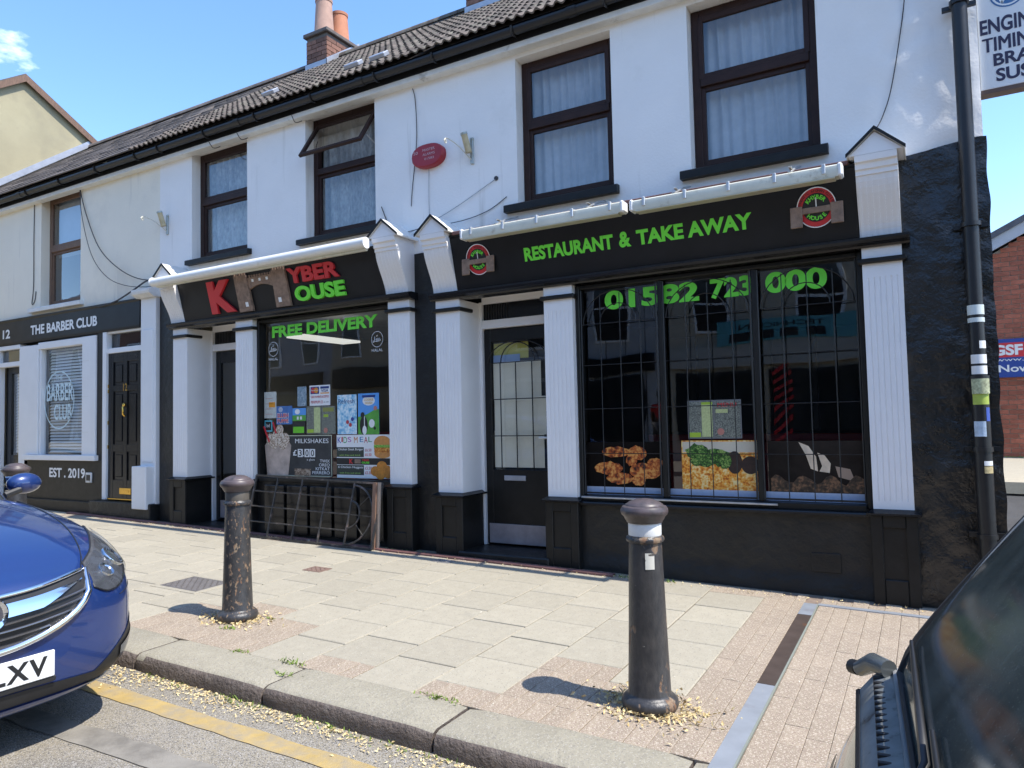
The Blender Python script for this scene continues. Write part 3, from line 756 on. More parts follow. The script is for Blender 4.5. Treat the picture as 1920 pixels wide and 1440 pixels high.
# ================================================================== SHOP FRONT PARTS
def flutes(x0, x1, n, z0, z1, y, m, parent):
    b = MB(); w = (x1 - x0)
    for i in range(n):
        c = x0 + w * (i + 1) / (n + 1); b.box(c - .0075, c + .0075, y - .004, y + .01, z0, z1)
    return b
def pilaster(h, x0, x1, zb, zt, gzv, corbel=False, deep=0.0, yf=-.10, jamb=None):
    P = MB()
    n = 6; pts = [(x0, .0), (x0, yf)]
    mid = x1 - x0
    for i in range(n):                                       # fluted face as one section
        c = x0 + mid * (i + 1) / (n + 1); pts += [(c - .006, yf), (c - .003, yf + .0045), (c + .003, yf + .0045), (c + .006, yf)]
    pts += [(x1, yf), (x1, .0)]
    P.prism(pts, zb + .06, zt - .10, 'z'); P.box(x0, x1, yf, 0, zb, zb + .06); P.box(x0, x1, yf, 0, zt - .10, zt)
    pil = P.build('pilaster', M['pilaster'], h, fix=True)
    MB().cbox(x0 - .028, x1 + .028, yf - .034, .0 + deep * .4, zt, zt + .036, .008).build('band', M['black_paint'], pil)
    MB().box(x0, x1, yf - .002, 0, zt + .036, zt + .115).build('capital', M['pilaster'], pil)
    # plinth: core with raised frame around a sunk panel and a weathered cap
    a0, a1 = x0 - .02, x1 + .02; yb = deep; zp = zb - .035
    q = MB().box(a0 + .004, a1 - .004, yf - .018, yb, gzv - .08, zp - .002)
    q.cbox(a0, a0 + .075, yf - .036, yf - .016, gzv - .06, zp, .006).cbox(a1 - .075, a1, yf - .036, yf - .016, gzv - .06, zp, .006)
    q.cbox(a0 + .075, a1 - .075, yf - .035, yf - .016, gzv - .06, gzv + .17, .006).cbox(a0 + .075, a1 - .075, yf - .035, yf - .016, zp - .09, zp, .006)
    q.build('plinth', M['black_paint'], pil)
    c0, c1 = a0 - .025, a1 + .025
    MB().add([(c0, yf - .065, zp), (c1, yf - .065, zp), (c1, yb, zp), (c0, yb, zp), (c0, yf - .065, zp + .014), (c1, yf - .065, zp + .014), (c1, yb, zp + .014), (c0, yb, zp + .014), (x0 - .004, yf - .004, zb + .003), (x1 + .004, yf - .004, zb + .003), (x1 + .004, yb, zb + .003), (x0 - .004, yb, zb + .003)],
             [(0, 3, 2, 1), (0, 1, 5, 4), (1, 2, 6, 5), (3, 0, 4, 7), (4, 5, 9, 8), (5, 6, 10, 9), (7, 4, 8, 11), (8, 9, 10, 11)]).build('plinth_cap', M['black_gloss'], pil)
    if jamb:
        MB().box(x1 - .002, x1 + .004, yf + .006, .27, zb, zt + .11).build('jamb', M['pilaster'], pil)
    if corbel:
        z0 = zt + .19
        curve = []
        for k in range(11):
            t = k / 10; s_ = t * t * (3 - 2 * t)
            curve.append((-.125 - .155 * (.25 * t + .75 * s_), z0 + .40 * t))
        prof = [(.0, z0)] + curve + [(-.292, z0 + .402), (-.292, z0 + .432), (-.308, z0 + .44), (-.312, z0 + .478), (-.333, z0 + .486), (-.338, z0 + .53), (.0, z0 + .53)]
        kx0, kx1 = x0 - .004, x1 + .004
        cb = MB().prism(prof, kx0, kx1, 'x'); cb.build('corbel', M['pilaster'], pil, fix=True)
        for i in range(7):
            fl = MB()
            c = kx0 + (kx1 - kx0) * (i + .5) / 7
            for k in range(10):
                a, b_ = curve[k], curve[k + 1]
                fl.quad((c - .008, a[0] - .004, a[1]), (c + .008, a[0] - .004, a[1]), (c + .008, b_[0] - .004, b_[1]), (c - .008, b_[0] - .004, b_[1]))
                for s_ in (-.008, .008): fl.quad((c + s_, a[0] - .004, a[1]), (c + s_, a[0], a[1]), (c + s_, b_[0], b_[1]), (c + s_, b_[0] - .004, b_[1]))
            fl.build('flute', M['pilaster'], pil)
        zc = z0 + .532; e = .05; xm = (x0 + x1) / 2; hz_ = .165
        MB().prism([(kx0 - e + .012, zc), (kx1 + e - .012, zc), (xm, zc + hz_ - .02)], -.338, .02, 'y').build('pediment', M['pilaster'], pil, fix=True)
        rf = MB()
        for s_ in (-1, 1):
            ex = xm + s_ * ((kx1 - kx0) / 2 + e)
            rf.add([(ex, -.35, zc - .006), (xm, -.35, zc + hz_ - .006), (xm, -.35, zc + hz_ + .012), (ex, -.35, zc + .012), (ex, .02, zc - .006), (xm, .02, zc + hz_ - .006), (xm, .02, zc + hz_ + .012), (ex, .02, zc + .012)],
                   [(0, 1, 2, 3), (7, 6, 5, 4), (3, 2, 6, 7), (0, 4, 5, 1), (0, 3, 7, 4), (1, 5, 6, 2)])
        rf.build('pediment_roof', M['old_white'], pil, fix=True)
        vg = MB()
        for s_ in (-1, 1):
            ex = xm + s_ * ((kx1 - kx0) / 2 + e + .004)
            vg.add([(ex, -.362, zc - .010), (xm, -.362, zc + hz_ - .008), (xm, -.362, zc + hz_ + .016), (ex, -.362, zc + .014), (ex, -.351, zc - .010), (xm, -.351, zc + hz_ - .008), (xm, -.351, zc + hz_ + .016), (ex, -.351, zc + .014)],
                   [(0, 1, 2, 3), (7, 6, 5, 4), (3, 2, 6, 7), (0, 4, 5, 1), (0, 3, 7, 4), (1, 5, 6, 2)])
        vg.build('verge', M['black_paint'], pil, fix=True)
    return pil
DL, DR = .055, 0.0
ZS, ZTOP = .61, 2.355
def G0(x): return gz(x, -.15)
PL = {}
for k, (h, x0, x1, dz, cb, deep, jb) in dict(P1=(takeaway, -8.20, -7.93, DL, True, .27, 1), P2=(takeaway, -7.03, -6.74, DL, False, 0, 0), P3=(takeaway, -4.72, -4.445, DL, True, 0, 0),
        P4=(rest, -4.12, -3.845, DR, True, .27, 1), P5=(rest, -2.93, -2.65, DR, False, 0, 0), P6=(rest, -.352, -.098, DR, True, 0, 0)).items():
    PL[k] = pilaster(h, x0, x1, ZS + dz + (.01 if dz else 0), ZTOP + dz, G0(x0), cb, deep, jamb=jb)
def cornice(h, x0, x1, z, yb=.0):
    MB().prism([(yb, z), (-.125, z), (-.135, z + .012), (-.165, z + .03), (-.172, z + .05), (-.172, z + .066), (-.125, z + .075), (yb, z + .075)], x0, x1, 'x').build('cornice', M['black_gloss'], h, fix=True)
cornice(takeaway, -8.245, -4.40, 2.470 + DL); cornice(rest, -4.165, -.045, 2.470)
def yfas(z0): return lambda z: -.128 - .115 * (z - z0) / .46
zK, zR = 2.60, 2.545
yK, yR = yfas(zK), yfas(zR)
def sign_board(x0, x1, z0, z1, fy, parent, name='board'):
    return MB().prism([(0, z0), (fy(z0) + .0, z0), (fy(z1), z1), (0, z1)], x0, x1, 'x').build(name, M['sign_black'], parent, fix=True)
def cover(h, x0, x1, z, fy):
    MB().prism([(fy(z) - .012, z + .001), (fy(z) - .012, z + .02), (.02, z + .11), (.02, z + .001)], x0, x1, 'x').build('flashing', M['black_paint'], h, fix=True)
cover(takeaway, -7.925, -4.73, 3.065, yK); cover(rest, -3.84, -.36, 3.03, yR)
rd_ = MB()
for h, x0, x1, z in ((rest, -3.8, -.4, 3.055),):
    MB().cbox(x0, x1, -.275, -.245, z - .01, z + .022, .004).build('drip_edge', M['edging'], h)

# --- sign with the red K and the fort
sg = thing('shop_sign', (-6.35, -.15, zK), 'black sign board with red YBER over green OUSE beside a brown stone gateway', 'sign')
sign_board(-7.925, -4.725, zK, 3.064, yK, sg)
fk = lambda z: yK(z) - .001
raised('K', -7.36, -6.935, 2.635, 3.005, fk, M['red'], sg, .03, .05)
raised('YBER', -6.03, -5.275, 2.845, 3.005, fk, M['red'], sg, .025, .04)
raised('OUSE', -5.96, -5.235, 2.645, 2.805, fk, M['green'], sg, .025, .04)
def fort(parent, x0, x1, z0, z1, fy, d=.02, tw=.27, towers_only=False):
    W = x1 - x0; H = z1 - z0
    def pr(pts, dd, nm, m='fort'):
        b = MB(); b.prism([(x0 + W * u, z0 + H * w) for u, w in pts], 0, 1, 'y')
        k = len(pts); b.v = [Vector((p.x, fy(p.z) - (dd if i < k else 0), p.z)) for i, p in enumerate(b.v)]
        return b.build(nm, M[m], parent, fix=True)
    for s_ in (0, 1):
        f_ = (lambda u: u) if s_ == 0 else (lambda u: 1 - u)
        cr = [(f_(0.0), 0)] + [(f_(.005 + .025 * 0), .94)]
        for i in range(5):
            a = .01 + tw * .92 * i / 5; cr += [(f_(a), .94), (f_(a), 1.0), (f_(a + tw * .1), 1.0), (f_(a + tw * .1), .94)]
        cr += [(f_(tw * .93), .94), (f_(tw), 0)]
        pr(cr, d * 1.5, 'tower')
        pr([(f_(tw * .55), .12), (f_(tw * .75), .12), (f_(tw * .75), .24), (f_(tw * .55), .24)], d * 1.5 + .002, 'tower_window', 'white_ink')
    wl_ = [(tw * .9, .56)]
    for k in range(9):
        t = k / 8; wl_.append((tw + (1 - 2 * tw) * t, .56 + .10 * math.sin(math.pi * t)))
    wl_ += [(1 - tw * .9, .56), (1 - tw * .9, .86)]
    nb = 9
    for i in range(nb):
        a = 1 - tw - (1 - 2 * tw) * i / nb; w_ = (1 - 2 * tw) / nb
        wl_ += [(a, .86), (a, .92), (a - w_ * .5, .92), (a - w_ * .5, .86)]
    wl_ += [(tw * .9, .86)]
    pr(wl_, d, 'gateway_wall')
    for u in (.36, .5, .64): pr([(u - .02, .74), (u + .02, .74), (u + .02, .81), (u - .02, .81)], d + .002, 'gateway_window', 'white_ink')
fort(sg, -6.875, -6.045, 2.615, 3.04, fk)

# --- restaurant sign
sr = thing('shop_sign', (-2.1, -.15, zR), 'long black sign board reading restaurant and take away in green', 'sign')
sign_board(-3.84, -.36, zR, 3.029, yR, sr)
fr_ = lambda z: yR(z) - .003
text('RESTAURANT', -3.07, -2.215, 2.715, 2.835, fr_, M['green'], sr, .042)
text('&', -2.165, -2.06, 2.715, 2.84, fr_, M['green'], sr, .04)
text('TAKE AWAY', -2.01, -1.085, 2.715, 2.835, fr_, M['green'], sr, .042)
def logo(parent, cx, cz, r):
    o = disc(cx, cz, r, lambda z: yR(z) - .006, 36, r * 1.05).build('emblem', M['red'], parent)
    f2 = lambda z: yR(z) - .0085; f3 = lambda z: yR(z) - .011
    disc(cx, cz, r, f2, 36, r * 1.05, .95).build('emblem_rim', M['white_ink'], o)
    disc(cx, cz, r * .70, f2, 36, r * .74).build('emblem_centre', M['black_ink'], o)
    b = MB(); arc_text(b, 'AUTHENTIC AFGHAN CUISINE', cx, cz, r * .85, r * .13, -88, 88, f3, .01); b.build('emblem_lettering', M['black_ink'], o)
    b = MB(); arc_text(b, 'KHYBER', cx, cz, r * .54, r * .22, -48, 48, f3, .04); b.build('emblem_name', M['green'], o); b = MB(); arc_text(b, 'HOUSE', cx, cz, r * .56, r * .22, 222, 138, f3, .04, True); b.build('emblem_name', M['green'], o)
    pl = rect(cx - .004, cx + .004, cz + .0, cz + .07, f3); pl.add([(cx, f3(cz), cz + .07), (cx, f3(cz), cz + .045), (cx - .025, f3(cz), cz + .055)], [(0, 1, 2)]); pl.build('flag', M['white_ink'], o)
    for s_ in (-1, 1):
        MB().cbox(cx + s_ * r * 1.02 - .042, cx + s_ * r * 1.02 + .042, yR(cz) - .022, yR(cz) - .006, cz - r * 1.0, cz + .02, .004).build('tower', M['fort'], o)
    MB().cbox(cx - r, cx + r, yR(cz) - .018, yR(cz) - .009, cz - .04, cz + .005, .003).build('gateway_wall', M['fort'], o)
logo(sr, -3.555, 2.795, .132); logo(sr, -.628, 2.795, .135)

# --- shop windows
def shop_window(h, x0, x1, z0, z1, mull, fw=.05, name='shop_window', m='black_paint', gm='glass', yg=.03):
    f = MB().cbox(x0, x0 + fw, -.045, .07, z0, z1, .006).cbox(x1 - fw, x1, -.045, .07, z0, z1, .006)
    f.cbox(x0 + fw, x1 - fw, -.044, .069, z1 - fw, z1, .006).cbox(x0 + fw, x1 - fw, -.055, .069, z0 - .02, z0 + fw * .8, .006)
    for c in mull: f.cbox(c - .02, c + .02, -.035, .068, z0 + fw * .8, z1 - fw, .005)
    w = f.build(name, M[m], h)
    ed_ = [x0 + fw] + [c for c in mull] + [x1 - fw]
    for i in range(len(ed_) - 1):
        a = ed_[i] + (.02 if i else 0); c = ed_[i + 1] - (.02 if i < len(ed_) - 2 else 0)
        rect(a, c, z0 + fw * .8, z1 - fw, yg).build('pane', M[gm], w)
    return w
wR = shop_window(rest, -2.645, -.358, .60, 2.465, (-1.882, -1.125), .035)
wK = shop_window(takeaway, -6.735, -4.725, .67, 2.52, (), .035)
# stall risers
b = MB(); P = []
def riser(h, x0, x1, zt, y):
    b = MB(); P = []
    for i in range(24):
        X = x0 + (x1 - x0) * i / 23; g_ = G0(X) - .06
        d = lambda z: .006 * noise.noise(Vector((X * 3, z * 4, 2)))
        P.append([(X, y - .022 + d(0), g_), (X, y - .018 + d(.1), g_ + .14), (X, y - .006 + d(.14), g_ + .17), (X, y + d(.2), g_ + .25), (X, y + d(.4), (g_ + .25 + zt) / 2), (X, y + d(.6), zt), (X, .03, zt)])
    b.grid(P); return b.build('stall_riser', M['black_wall'], h, smooth=50)
riser(rest, -2.65, -.35, .60, -.05); riser(takeaway, -6.74, -4.72, .66, -.04)
vb = MB().cbox(-.78, -.58, -.060, -.04, .13, .27, .003)
for i in range(5): vb.box(-.765, -.595, -.063, -.059, .15 + .022 * i, .160 + .022 * i)
vb.build('air_brick', M['black_wall'], rest)
MB().prism([(-.05, .585), (-.10, .578), (-.105, .568), (-.105, .552), (-.05, .548)], -2.63, -.37, 'x').build('window_ledge', M['black_gloss'], rest, fix=True)

# --- security grilles fitted outside the big window
def bay_grille(x0, x1, z0, z1, xs, zs, label, y=-.028, arc=True):
    t = thing('window_grille', ((x0 + x1) / 2, y, z0), label, 'grille', 'security grilles over the restaurant window')
    for X in xs: MB().tube([(X, y, z0), (X, y, z1 if not arc else z1 - .05)], .0042, 5).build('upright_bar', M['bar'], t)
    for Z in zs: MB().tube([(x0, y + .002, Z), (x1, y + .002, Z)], .0038, 5).build('cross_bar', M['bar'], t)
    for r0, cx in (((x1 - x0) * .47, (x0 + x1) / 2), ((x1 - x0) * .24, (x0 + x1) / 2)):
        zc = zs[-1]
        MB().tube([(cx + r0 * math.cos(math.pi * k / 14), y - .003, zc + min(r0, z1 - zc - .02) * math.sin(math.pi * k / 14)) for k in range(15)], .0042, 5).build('arch_bar', M['bar'], t, smooth=60)
    MB().tube([(x0, y, z0), (x0, y, z1)], .008, 5).build('frame_bar', M['bar'], t); MB().tube([(x1, y, z0), (x1, y, z1)], .008, 5).build('frame_bar', M['bar'], t)
    MB().tube([(x0, y, z0 + .01), (x1, y, z0 + .01)], .008, 5).build('frame_bar', M['bar'], t)
    return t
ZSB = (.99, 1.375, 1.755, 2.115)
bay_grille(-2.60, -1.915, .64, 2.42, (-2.42, -2.24, -2.06), ZSB, 'arched iron grille over the left bay of the restaurant window, nearest the door')
bay_grille(-1.855, -1.155, .64, 2.42, (-1.67, -1.49, -1.30), ZSB, 'arched iron grille over the middle bay of the restaurant window')
bay_grille(-1.10, -.40, .64, 2.42, (-.92, -.74, -.56), ZSB, 'arched iron grille over the right bay of the restaurant window')
MB().tube([(-2.62, -.075, .615), (-1.0, -.075, .612)], .009, 6).build('sill_bar', M['galv'], rest)

# --- window lettering and film
text('01582', -2.395, -1.565, 2.235, 2.40, .024, M['green'], wR, .04, name='phone_lettering')
text('723', -1.475, -1.145, 2.235, 2.40, .0235, M['green'], wR, .04, name='phone_lettering')
text('000', -1.045, -.60, 2.235, 2.40, .024, M['green'], wR, .04, name='phone_lettering')
M['film'] = mat('film', (.42, .48, .60), .6, var=.08, sc=30)
for a, c in ((-2.61, -1.905), (-1.86, -1.148), (-1.10, -.395)): rect(a, c, .632, .70, .026).build('frosted_film', M['film'], wR)
text('FREE DELIVERY', -6.555, -4.965, 2.305, 2.44, .024, M['green'], wK, .045)
for cx in (-6.535, -4.975):
    disc(cx, 2.175, .08, .0245, 28, .085, .94).build('halal_ring', M['white_ink'], wK)
    text('HALAL', cx - .075, cx + .075, 2.045, 2.075, .0245, M['white_ink'], wK, .0, name='halal_lettering')
    b = MB()
    def stroke(pts, r=.004): b.tube([(cx + p[0], .024, 2.175 + p[1]) for p in pts], r, 4)
    stroke([(.05, .0), (.045, -.02), (.03, -.022), (.028, .015)]); stroke([(.028, -.02), (.0, -.024), (-.01, -.01), (.0, .012), (.012, .0), (.01, -.024)])
    stroke([(-.005, -.024), (-.03, -.024), (-.032, .03)]); stroke([(-.032, -.024), (-.055, -.03), (-.052, -.01)]); stroke([(-.01, .032), (.01, .04)])
    b.build('halal_script', M['white_ink'], wK)

# --- interiors
def room(h, x0, x1, y0, y1, z0, z1, mw, mc, name='shop_interior'):
    b = MB(); b.quad((x0, y1, z0), (x1, y1, z0), (x1, y1, z1), (x0, y1, z1)); b.quad((x0, y0, z0), (x0, y1, z0), (x0, y1, z1), (x0, y0, z1)); b.quad((x1, y0, z0), (x1, y0, z1), (x1, y1, z1), (x1, y1, z0))
    o = b.build(name, mw, h); MB().quad((x0, y0, z1), (x0, y1, z1), (x1, y1, z1), (x1, y0, z1)).build('ceiling', mc, o)
    MB().quad((x0, y0, z0), (x1, y0, z0), (x1, y1, z0), (x0, y1, z0)).build('floor', M['tile_floor'], o); return o
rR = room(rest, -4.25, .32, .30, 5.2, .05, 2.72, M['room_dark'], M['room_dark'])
M['room_tan'] = mat('room_tan', (.52, .45, .33), .8, var=.1, sc=2)
rK = room(takeaway, -8.55, -4.31, .30, 4.8, .1, 2.78, M['room_tan'], M['net'])
M['counter_red'] = mat('counter_red', (.32, .018, .02), .4, var=.1)
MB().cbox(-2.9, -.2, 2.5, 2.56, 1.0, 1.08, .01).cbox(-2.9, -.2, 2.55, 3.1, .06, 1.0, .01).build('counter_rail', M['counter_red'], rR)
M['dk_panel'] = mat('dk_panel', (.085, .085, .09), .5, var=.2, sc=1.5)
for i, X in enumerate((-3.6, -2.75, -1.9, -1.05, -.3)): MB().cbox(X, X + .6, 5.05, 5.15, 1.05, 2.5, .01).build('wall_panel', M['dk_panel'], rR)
M['sign_glow'] = mat('ceiling_light', (.95, .95, .88), .5, var=0, emit=.28)
MB().box(-7.16, -6.84, .80, 1.85, 2.42, 2.45).build('ceiling_light', M['sign_glow'], rK)
MB().cbox(-8.2, -5.2, 2.6, 3.3, .1, 1.15, .01).build('counter', M['counter_red'], rK)
for i in range(3): MB().cbox(-8.1 + i * 1.05, -7.15 + i * 1.05, 4.72, 4.79, 1.5, 2.35, .01).build('menu_board', M['dk_panel'], rK)
MB().cbox(-4.95, -4.45, 2.2, 3.2, .1, 2.0, .02).build('drinks_fridge', M['dk_panel'], rK)

# --- doors
def door_alcove(h, x0, x1, zf, zt, yb, dzr):
    """white door frame, transom and dark fanlight"""
    f = MB().cbox(x0, x0 + .035, yb - .03, yb + .06, zf, zt, .004).cbox(x1 - .035, x1, yb - .03, yb + .06, zf, zt, .004)
    f.cbox(x0 + .035, x1 - .035, yb - .028, yb + .058, dzr, dzr + .085, .004).cbox(x0 + .035, x1 - .035, yb - .028, yb + .058, zt - .02, zt + .06, .004)
    fr2 = f.build('door_frame', M['pilaster'], h)
    MB().box(x0 + .035, x1 - .035, yb + .01, yb + .03, dzr + .085, zt - .02).build('fanlight', M['black_gloss'], fr2)
    b = MB()
    for i in range(9): b.box(x0 + .06 + i * .03, x0 + .075 + i * .03, yb + .004, yb + .012, dzr + .095, zt - .03)
    b.build('fanlight_vent', M['black_plastic'], fr2)
    MB().box(x0 - .04, x1 + .1, -.11, yb + .06, zt + .06, zt + .10).build('alcove_ceiling', M['pilaster'], fr2)
    MB().box(x1 - .002, x1 + .03, -.09, yb + .06, zf, zt + .06).build('alcove_side', M['black_paint'], fr2)
    st = MB().cbox(x0 - .03, x1 + .02, -.16, yb + .08, G0(x0) - .06, zf, .012); st.build('doorstep', M['black_wall'], fr2)
    return fr2
# restaurant door
door_alcove(rest, -3.842, -2.935, .075, 2.475, .27, 2.205)
dx0, dx1, dz0, dz1 = -3.806, -2.972, .085, 2.2
d = MB().cbox(dx0, dx0 + .075, .275, .32, dz0, dz1, .005).cbox(dx1 - .075, dx1, .275, .32, dz0, dz1, .005).cbox(dx0 + .075, dx1 - .075, .276, .319, dz1 - .13, dz1, .005).cbox(dx0 + .075, dx1 - .075, .276, .319, dz0, .81, .005)
door = d.build('door', M['black_paint'], rest)
rect(dx0 + .075, dx1 - .075, .81, dz1 - .13, .305).build('pane', M['glass'], door)
for (a, c, e, g_) in ((dx0 + .08, dx1 - .2, .83, 1.19), (dx0 + .085, dx1 - .13, 1.15, 1.52), (dx0 + .08, dx1 - .22, 1.50, 1.87)): MB().box(a, c, .312 + e * .002, .314 + e * .002, e, g_).build('paper_sheet', M['paper'], door)
M['yellow_poster'] = mat('yellow_poster', (.5, .47, .10), .7, var=.1)
MB().box(dx0 + .08, dx1 - .36, .330, .333, 1.90, 2.06).build('yellow_notice', M['yellow_poster'], door)
M['blue_poster'] = mat('blue_poster', (.25, .36, .55), .7, var=.1)
MB().box(dx0 + .08, dx1 - .45, .318, .321, 1.87, 1.94).build('blue_notice', M['blue_poster'], door)
for X in (-3.62, -3.445, -3.265): MB().tube([(X, .268, .81), (X, .268, 1.86)], .006, 5).build('upright_bar', M['bar'], door)
for Z in (1.14, 1.50, 1.86): MB().tube([(dx0 + .07, .27, Z), (dx1 - .07, .27, Z)], .005, 5).build('cross_bar', M['bar'], door)
for r0 in (.19, .34): MB().tube([(-3.42 + r0 * math.cos(math.pi * k / 14), .266, 1.86 + min(r0, .21) * math.sin(math.pi * k / 14)) for k in range(15)], .006, 5).build('arch_bar', M['bar'], door, smooth=60)
MB().cbox(-3.60, -3.36, .268, .277, .705, .755, .003).build('letter_box', M['lead'], door)
MB().cbox(dx0 + .03, dx1 - .02, .262, .274, .095, .285, .003).build('kick_plate', M['kick'], door)
hd = MB().tube([(-3.04, .275, 1.12), (-3.04, .235, 1.12), (-3.06, .225, 1.12), (-3.18, .222, 1.12)], .011, 8); hd.build('door_handle', M['shop_white'], door, smooth=50)
MB().box(dx0, dx1, .34, .36, dz0, 1.9).build('door_backing', M['room_dark'], door)
# takeaway door (open, dark)
door_alcove(takeaway, -7.928, -7.035, .10, 2.52, .27, 2.255)
ex0, ex1 = -7.89, -7.07
d = MB().cbox(ex0, ex0 + .09, .29, .335, .11, 2.25, .005).cbox(ex1 - .09, ex1, .29, .335, .11, 2.25, .005).cbox(ex0 + .09, ex1 - .09, .291, .334, 2.10, 2.25, .005).cbox(ex0 + .09, ex1 - .09, .291, .334, .11, .55, .005)
dk = d.build('door', M['black_gloss'], takeaway)
rect(ex0 + .09, ex1 - .09, .55, 2.10, .31).build('pane', M['glass_dark'], dk)
b = disc(-7.30, 2.0, .035, .305, 14); b.build('door_sticker', M['faint_ink'], dk); rect(-7.33, -7.27, 1.85, 1.92, .305).build('door_sticker', M['faint_ink'], dk)
MB().tube([(-7.13, .285, 1.0), (-7.13, .25, 1.0), (-7.13, .25, 1.3), (-7.13, .285, 1.3)], .012, 8).build('door_handle', M['galv'], dk, smooth=50)
MB().cbox(-7.80, -7.15, .281, .288, .14, .36, .003).build('kick_plate', M['kick'], dk)

# ================================================================== BARBER SHOP FRONT
bs = thing('shop_sign', (-11, -.03, 2.62), 'black fascia board lettered for the barber club in white', 'sign')
MB().prism([(-.0, 2.625), (-.05, 2.625), (-.055, 2.66), (-.05, 2.98), (-.065, 3.0), (-.065, 3.02), (0, 3.035)], -14.0, -8.975, 'x').build('board', M['sign_black'], bs, fix=True)
text('THE BARBER CLUB', -11.68, -9.94, 2.73, 2.875, -.057, M['white_ink'], bs, .035)
text('12', -12.50, -12.28, 2.73, 2.87, -.057, M['white_ink'], bs, .03)
disc(-12.67, 2.80, .05, -.057, 16).build('number_mark', M['white_ink'], bs)
# white pilaster at the right of the barber shop
p = MB().cbox(-8.945, -8.625, -.055, .02, .26, 3.00, .006).cbox(-8.90, -8.67, -.068, -.05, .85, 2.58, .005)
pb = p.build('pilaster', M['shop_white'], barber)
MB().cbox(-8.955, -8.65, -.17, .0, .25, .80, .008).build('pilaster_base', M['shop_white'], pb)
MB().prism([(0, 3.0), (-.10, 3.0), (-.16, 3.04), (-.17, 3.07), (-.17, 3.10), (0, 3.16)], -8.98, -8.60, 'x').build('capital', M['old_white'], pb, fix=True)
# window with white frame
wf = MB().cbox(-11.75, -11.48, -.05, .06, .93, 2.575, .006).cbox(-10.30, -9.97, -.06, .06, .93, 2.60, .006).cbox(-11.48, -10.30, -.049, .059, 2.50, 2.60, .006).cbox(-11.80, -9.92, -.10, .06, .855, .93, .006)
wf.cbox(-11.47, -11.43, -.03, .05, .93, 2.50, .004)
wB = wf.build('shop_window', M['shop_white'], barber)
rect(-11.43, -10.30, .93, 2.50, .03).build('pane', M['glass'], wB)
for Z in (1.25, 1.75, 2.25): MB().box(-10.29, -10.13, -.0625, -.0598, Z, Z + .006).build('frame_joint', M['old_white'], wB)
me_sl = None
for i in range(34):
    z = .96 + i * .0455
    b = MB().add([(-11.40, .085, z), (-10.32, .085, z), (-10.32, .108, z + .036), (-11.40, .108, z + .036)], [(0, 1, 2, 3)])
    b.add([(-11.40, .0855, z - .0015), (-10.32, .0855, z - .0015), (-10.32, .1085, z + .0345), (-11.40, .1085, z + .0345)], [(3, 2, 1, 0)])
    b.build('blind_slat', M['blind'], wB)
disc(-11.04, 1.73, .40, .026, 40, .43, .95).build('window_ring', M['faint_ink'], wB)
text('BARBER', -11.37, -10.67, 1.72, 1.98, .026, M['faint_ink'], wB, .02); text('CLUB', -11.17, -10.72, 1.44, 1.67, .026, M['faint_ink'], wB, .02)
text('THE', -11.13, -10.95, 2.03, 2.09, .026, M['faint_ink'], wB, .01)
# stall riser under the window
sr2 = MB().cbox(-11.85, -9.80, -.045, .05, .12, .855, .008).cbox(-11.9, -9.78, -.10, .0, .08, .29, .01)
sb_ = sr2.build('stall_riser', M['black_paint'], barber)
text('EST . 2019', -11.14, -10.225, .605, .745, -.048, M['white_ink'], sb_, .03)
MB().cbox(-10.19, -10.05, -.062, -.044, .55, .69, .004).build('wall_vent', M['old_white'], sb_); MB().box(-10.165, -10.075, -.066, -.06, .58, .66).build('vent_slot', M['black_plastic'], sb_)
# front door 12
MB().cbox(-9.965, -9.82, -.04, .05, .30, 2.63, .005).build('black_post', M['black_paint'], barber)
fb = MB().cbox(-9.82, -9.735, -.05, .06, .33, 2.625, .005).cbox(-9.735, -8.95, -.03, .06, 2.60, 2.64, .004).cbox(-9.735, -8.95, -.032, .06, 2.325, 2.395, .004).build('door_frame', M['shop_white'], barber)
rect(-9.735, -8.95, 2.395, 2.60, .03).build('fanlight', M['glass_dark'], fb)
MB().box(-9.735, -8.95, .05, .06, 2.395, 2.6).build('fanlight_backing', M['room_dark'], fb)
D = MB().box(-9.735, -8.955, .0, .035, .345, 2.325)
for a, c in ((-9.735, -9.62), (-9.385, -9.305), (-9.07, -8.955)): D.cbox(a, c, -.016, .001, .345, 2.325, .004)
for e, g_ in ((.345, .60), (.98, 1.08), (1.80, 1.88), (2.20, 2.325)):
    for a, c in ((-9.62, -9.385), (-9.305, -9.07)): D.cbox(a, c, -.0155, .001, e, g_, .004)
db = D.build('door', M['black_gloss'], barber)
for (a, c) in ((-9.60, -9.405), (-9.285, -9.09)):
    for (e, g_) in ((.62, .96), (1.10, 1.78), (1.90, 2.18)): MB().cbox(a + .02, c - .02, -.010, .002, e + .02, g_ - .02, .008).build('panel', M['black_gloss'], db)
text('12', -9.385, -9.295, 1.80, 1.90, -.019, M['gold'], db, .01, name='door_number')
MB().tube([(-9.345, -.02, 1.60), (-9.345, -.05, 1.58), (-9.345, -.045, 1.48), (-9.345, -.02, 1.46)], .012, 8).ball((-9.345, -.03, 1.61), .025).build('knocker', M['gold'], db, smooth=50)
MB().cbox(-9.455, -9.20, -.026, -.014, .41, .495, .004).build('letter_box', M['gold'], db)
MB().box(-9.42, -9.24, -.029, -.025, .435, .47).build('letter_flap', M['gold'], db)
MB().cbox(-9.735, -8.955, -.03, .0, .335, .350, .003).build('weather_bar', M['gold'], db)
for Z in (1.85, 1.78, 1.35, 1.02): MB().cbox(-9.748, -9.722, -.024, -.01, Z, Z + .05, .003).build('hinge', M['gold'], db)
MB().cbox(-9.98, -8.62, -.14, .06, .10, .32, .012).build('doorstep', M['black_wall'], barber)
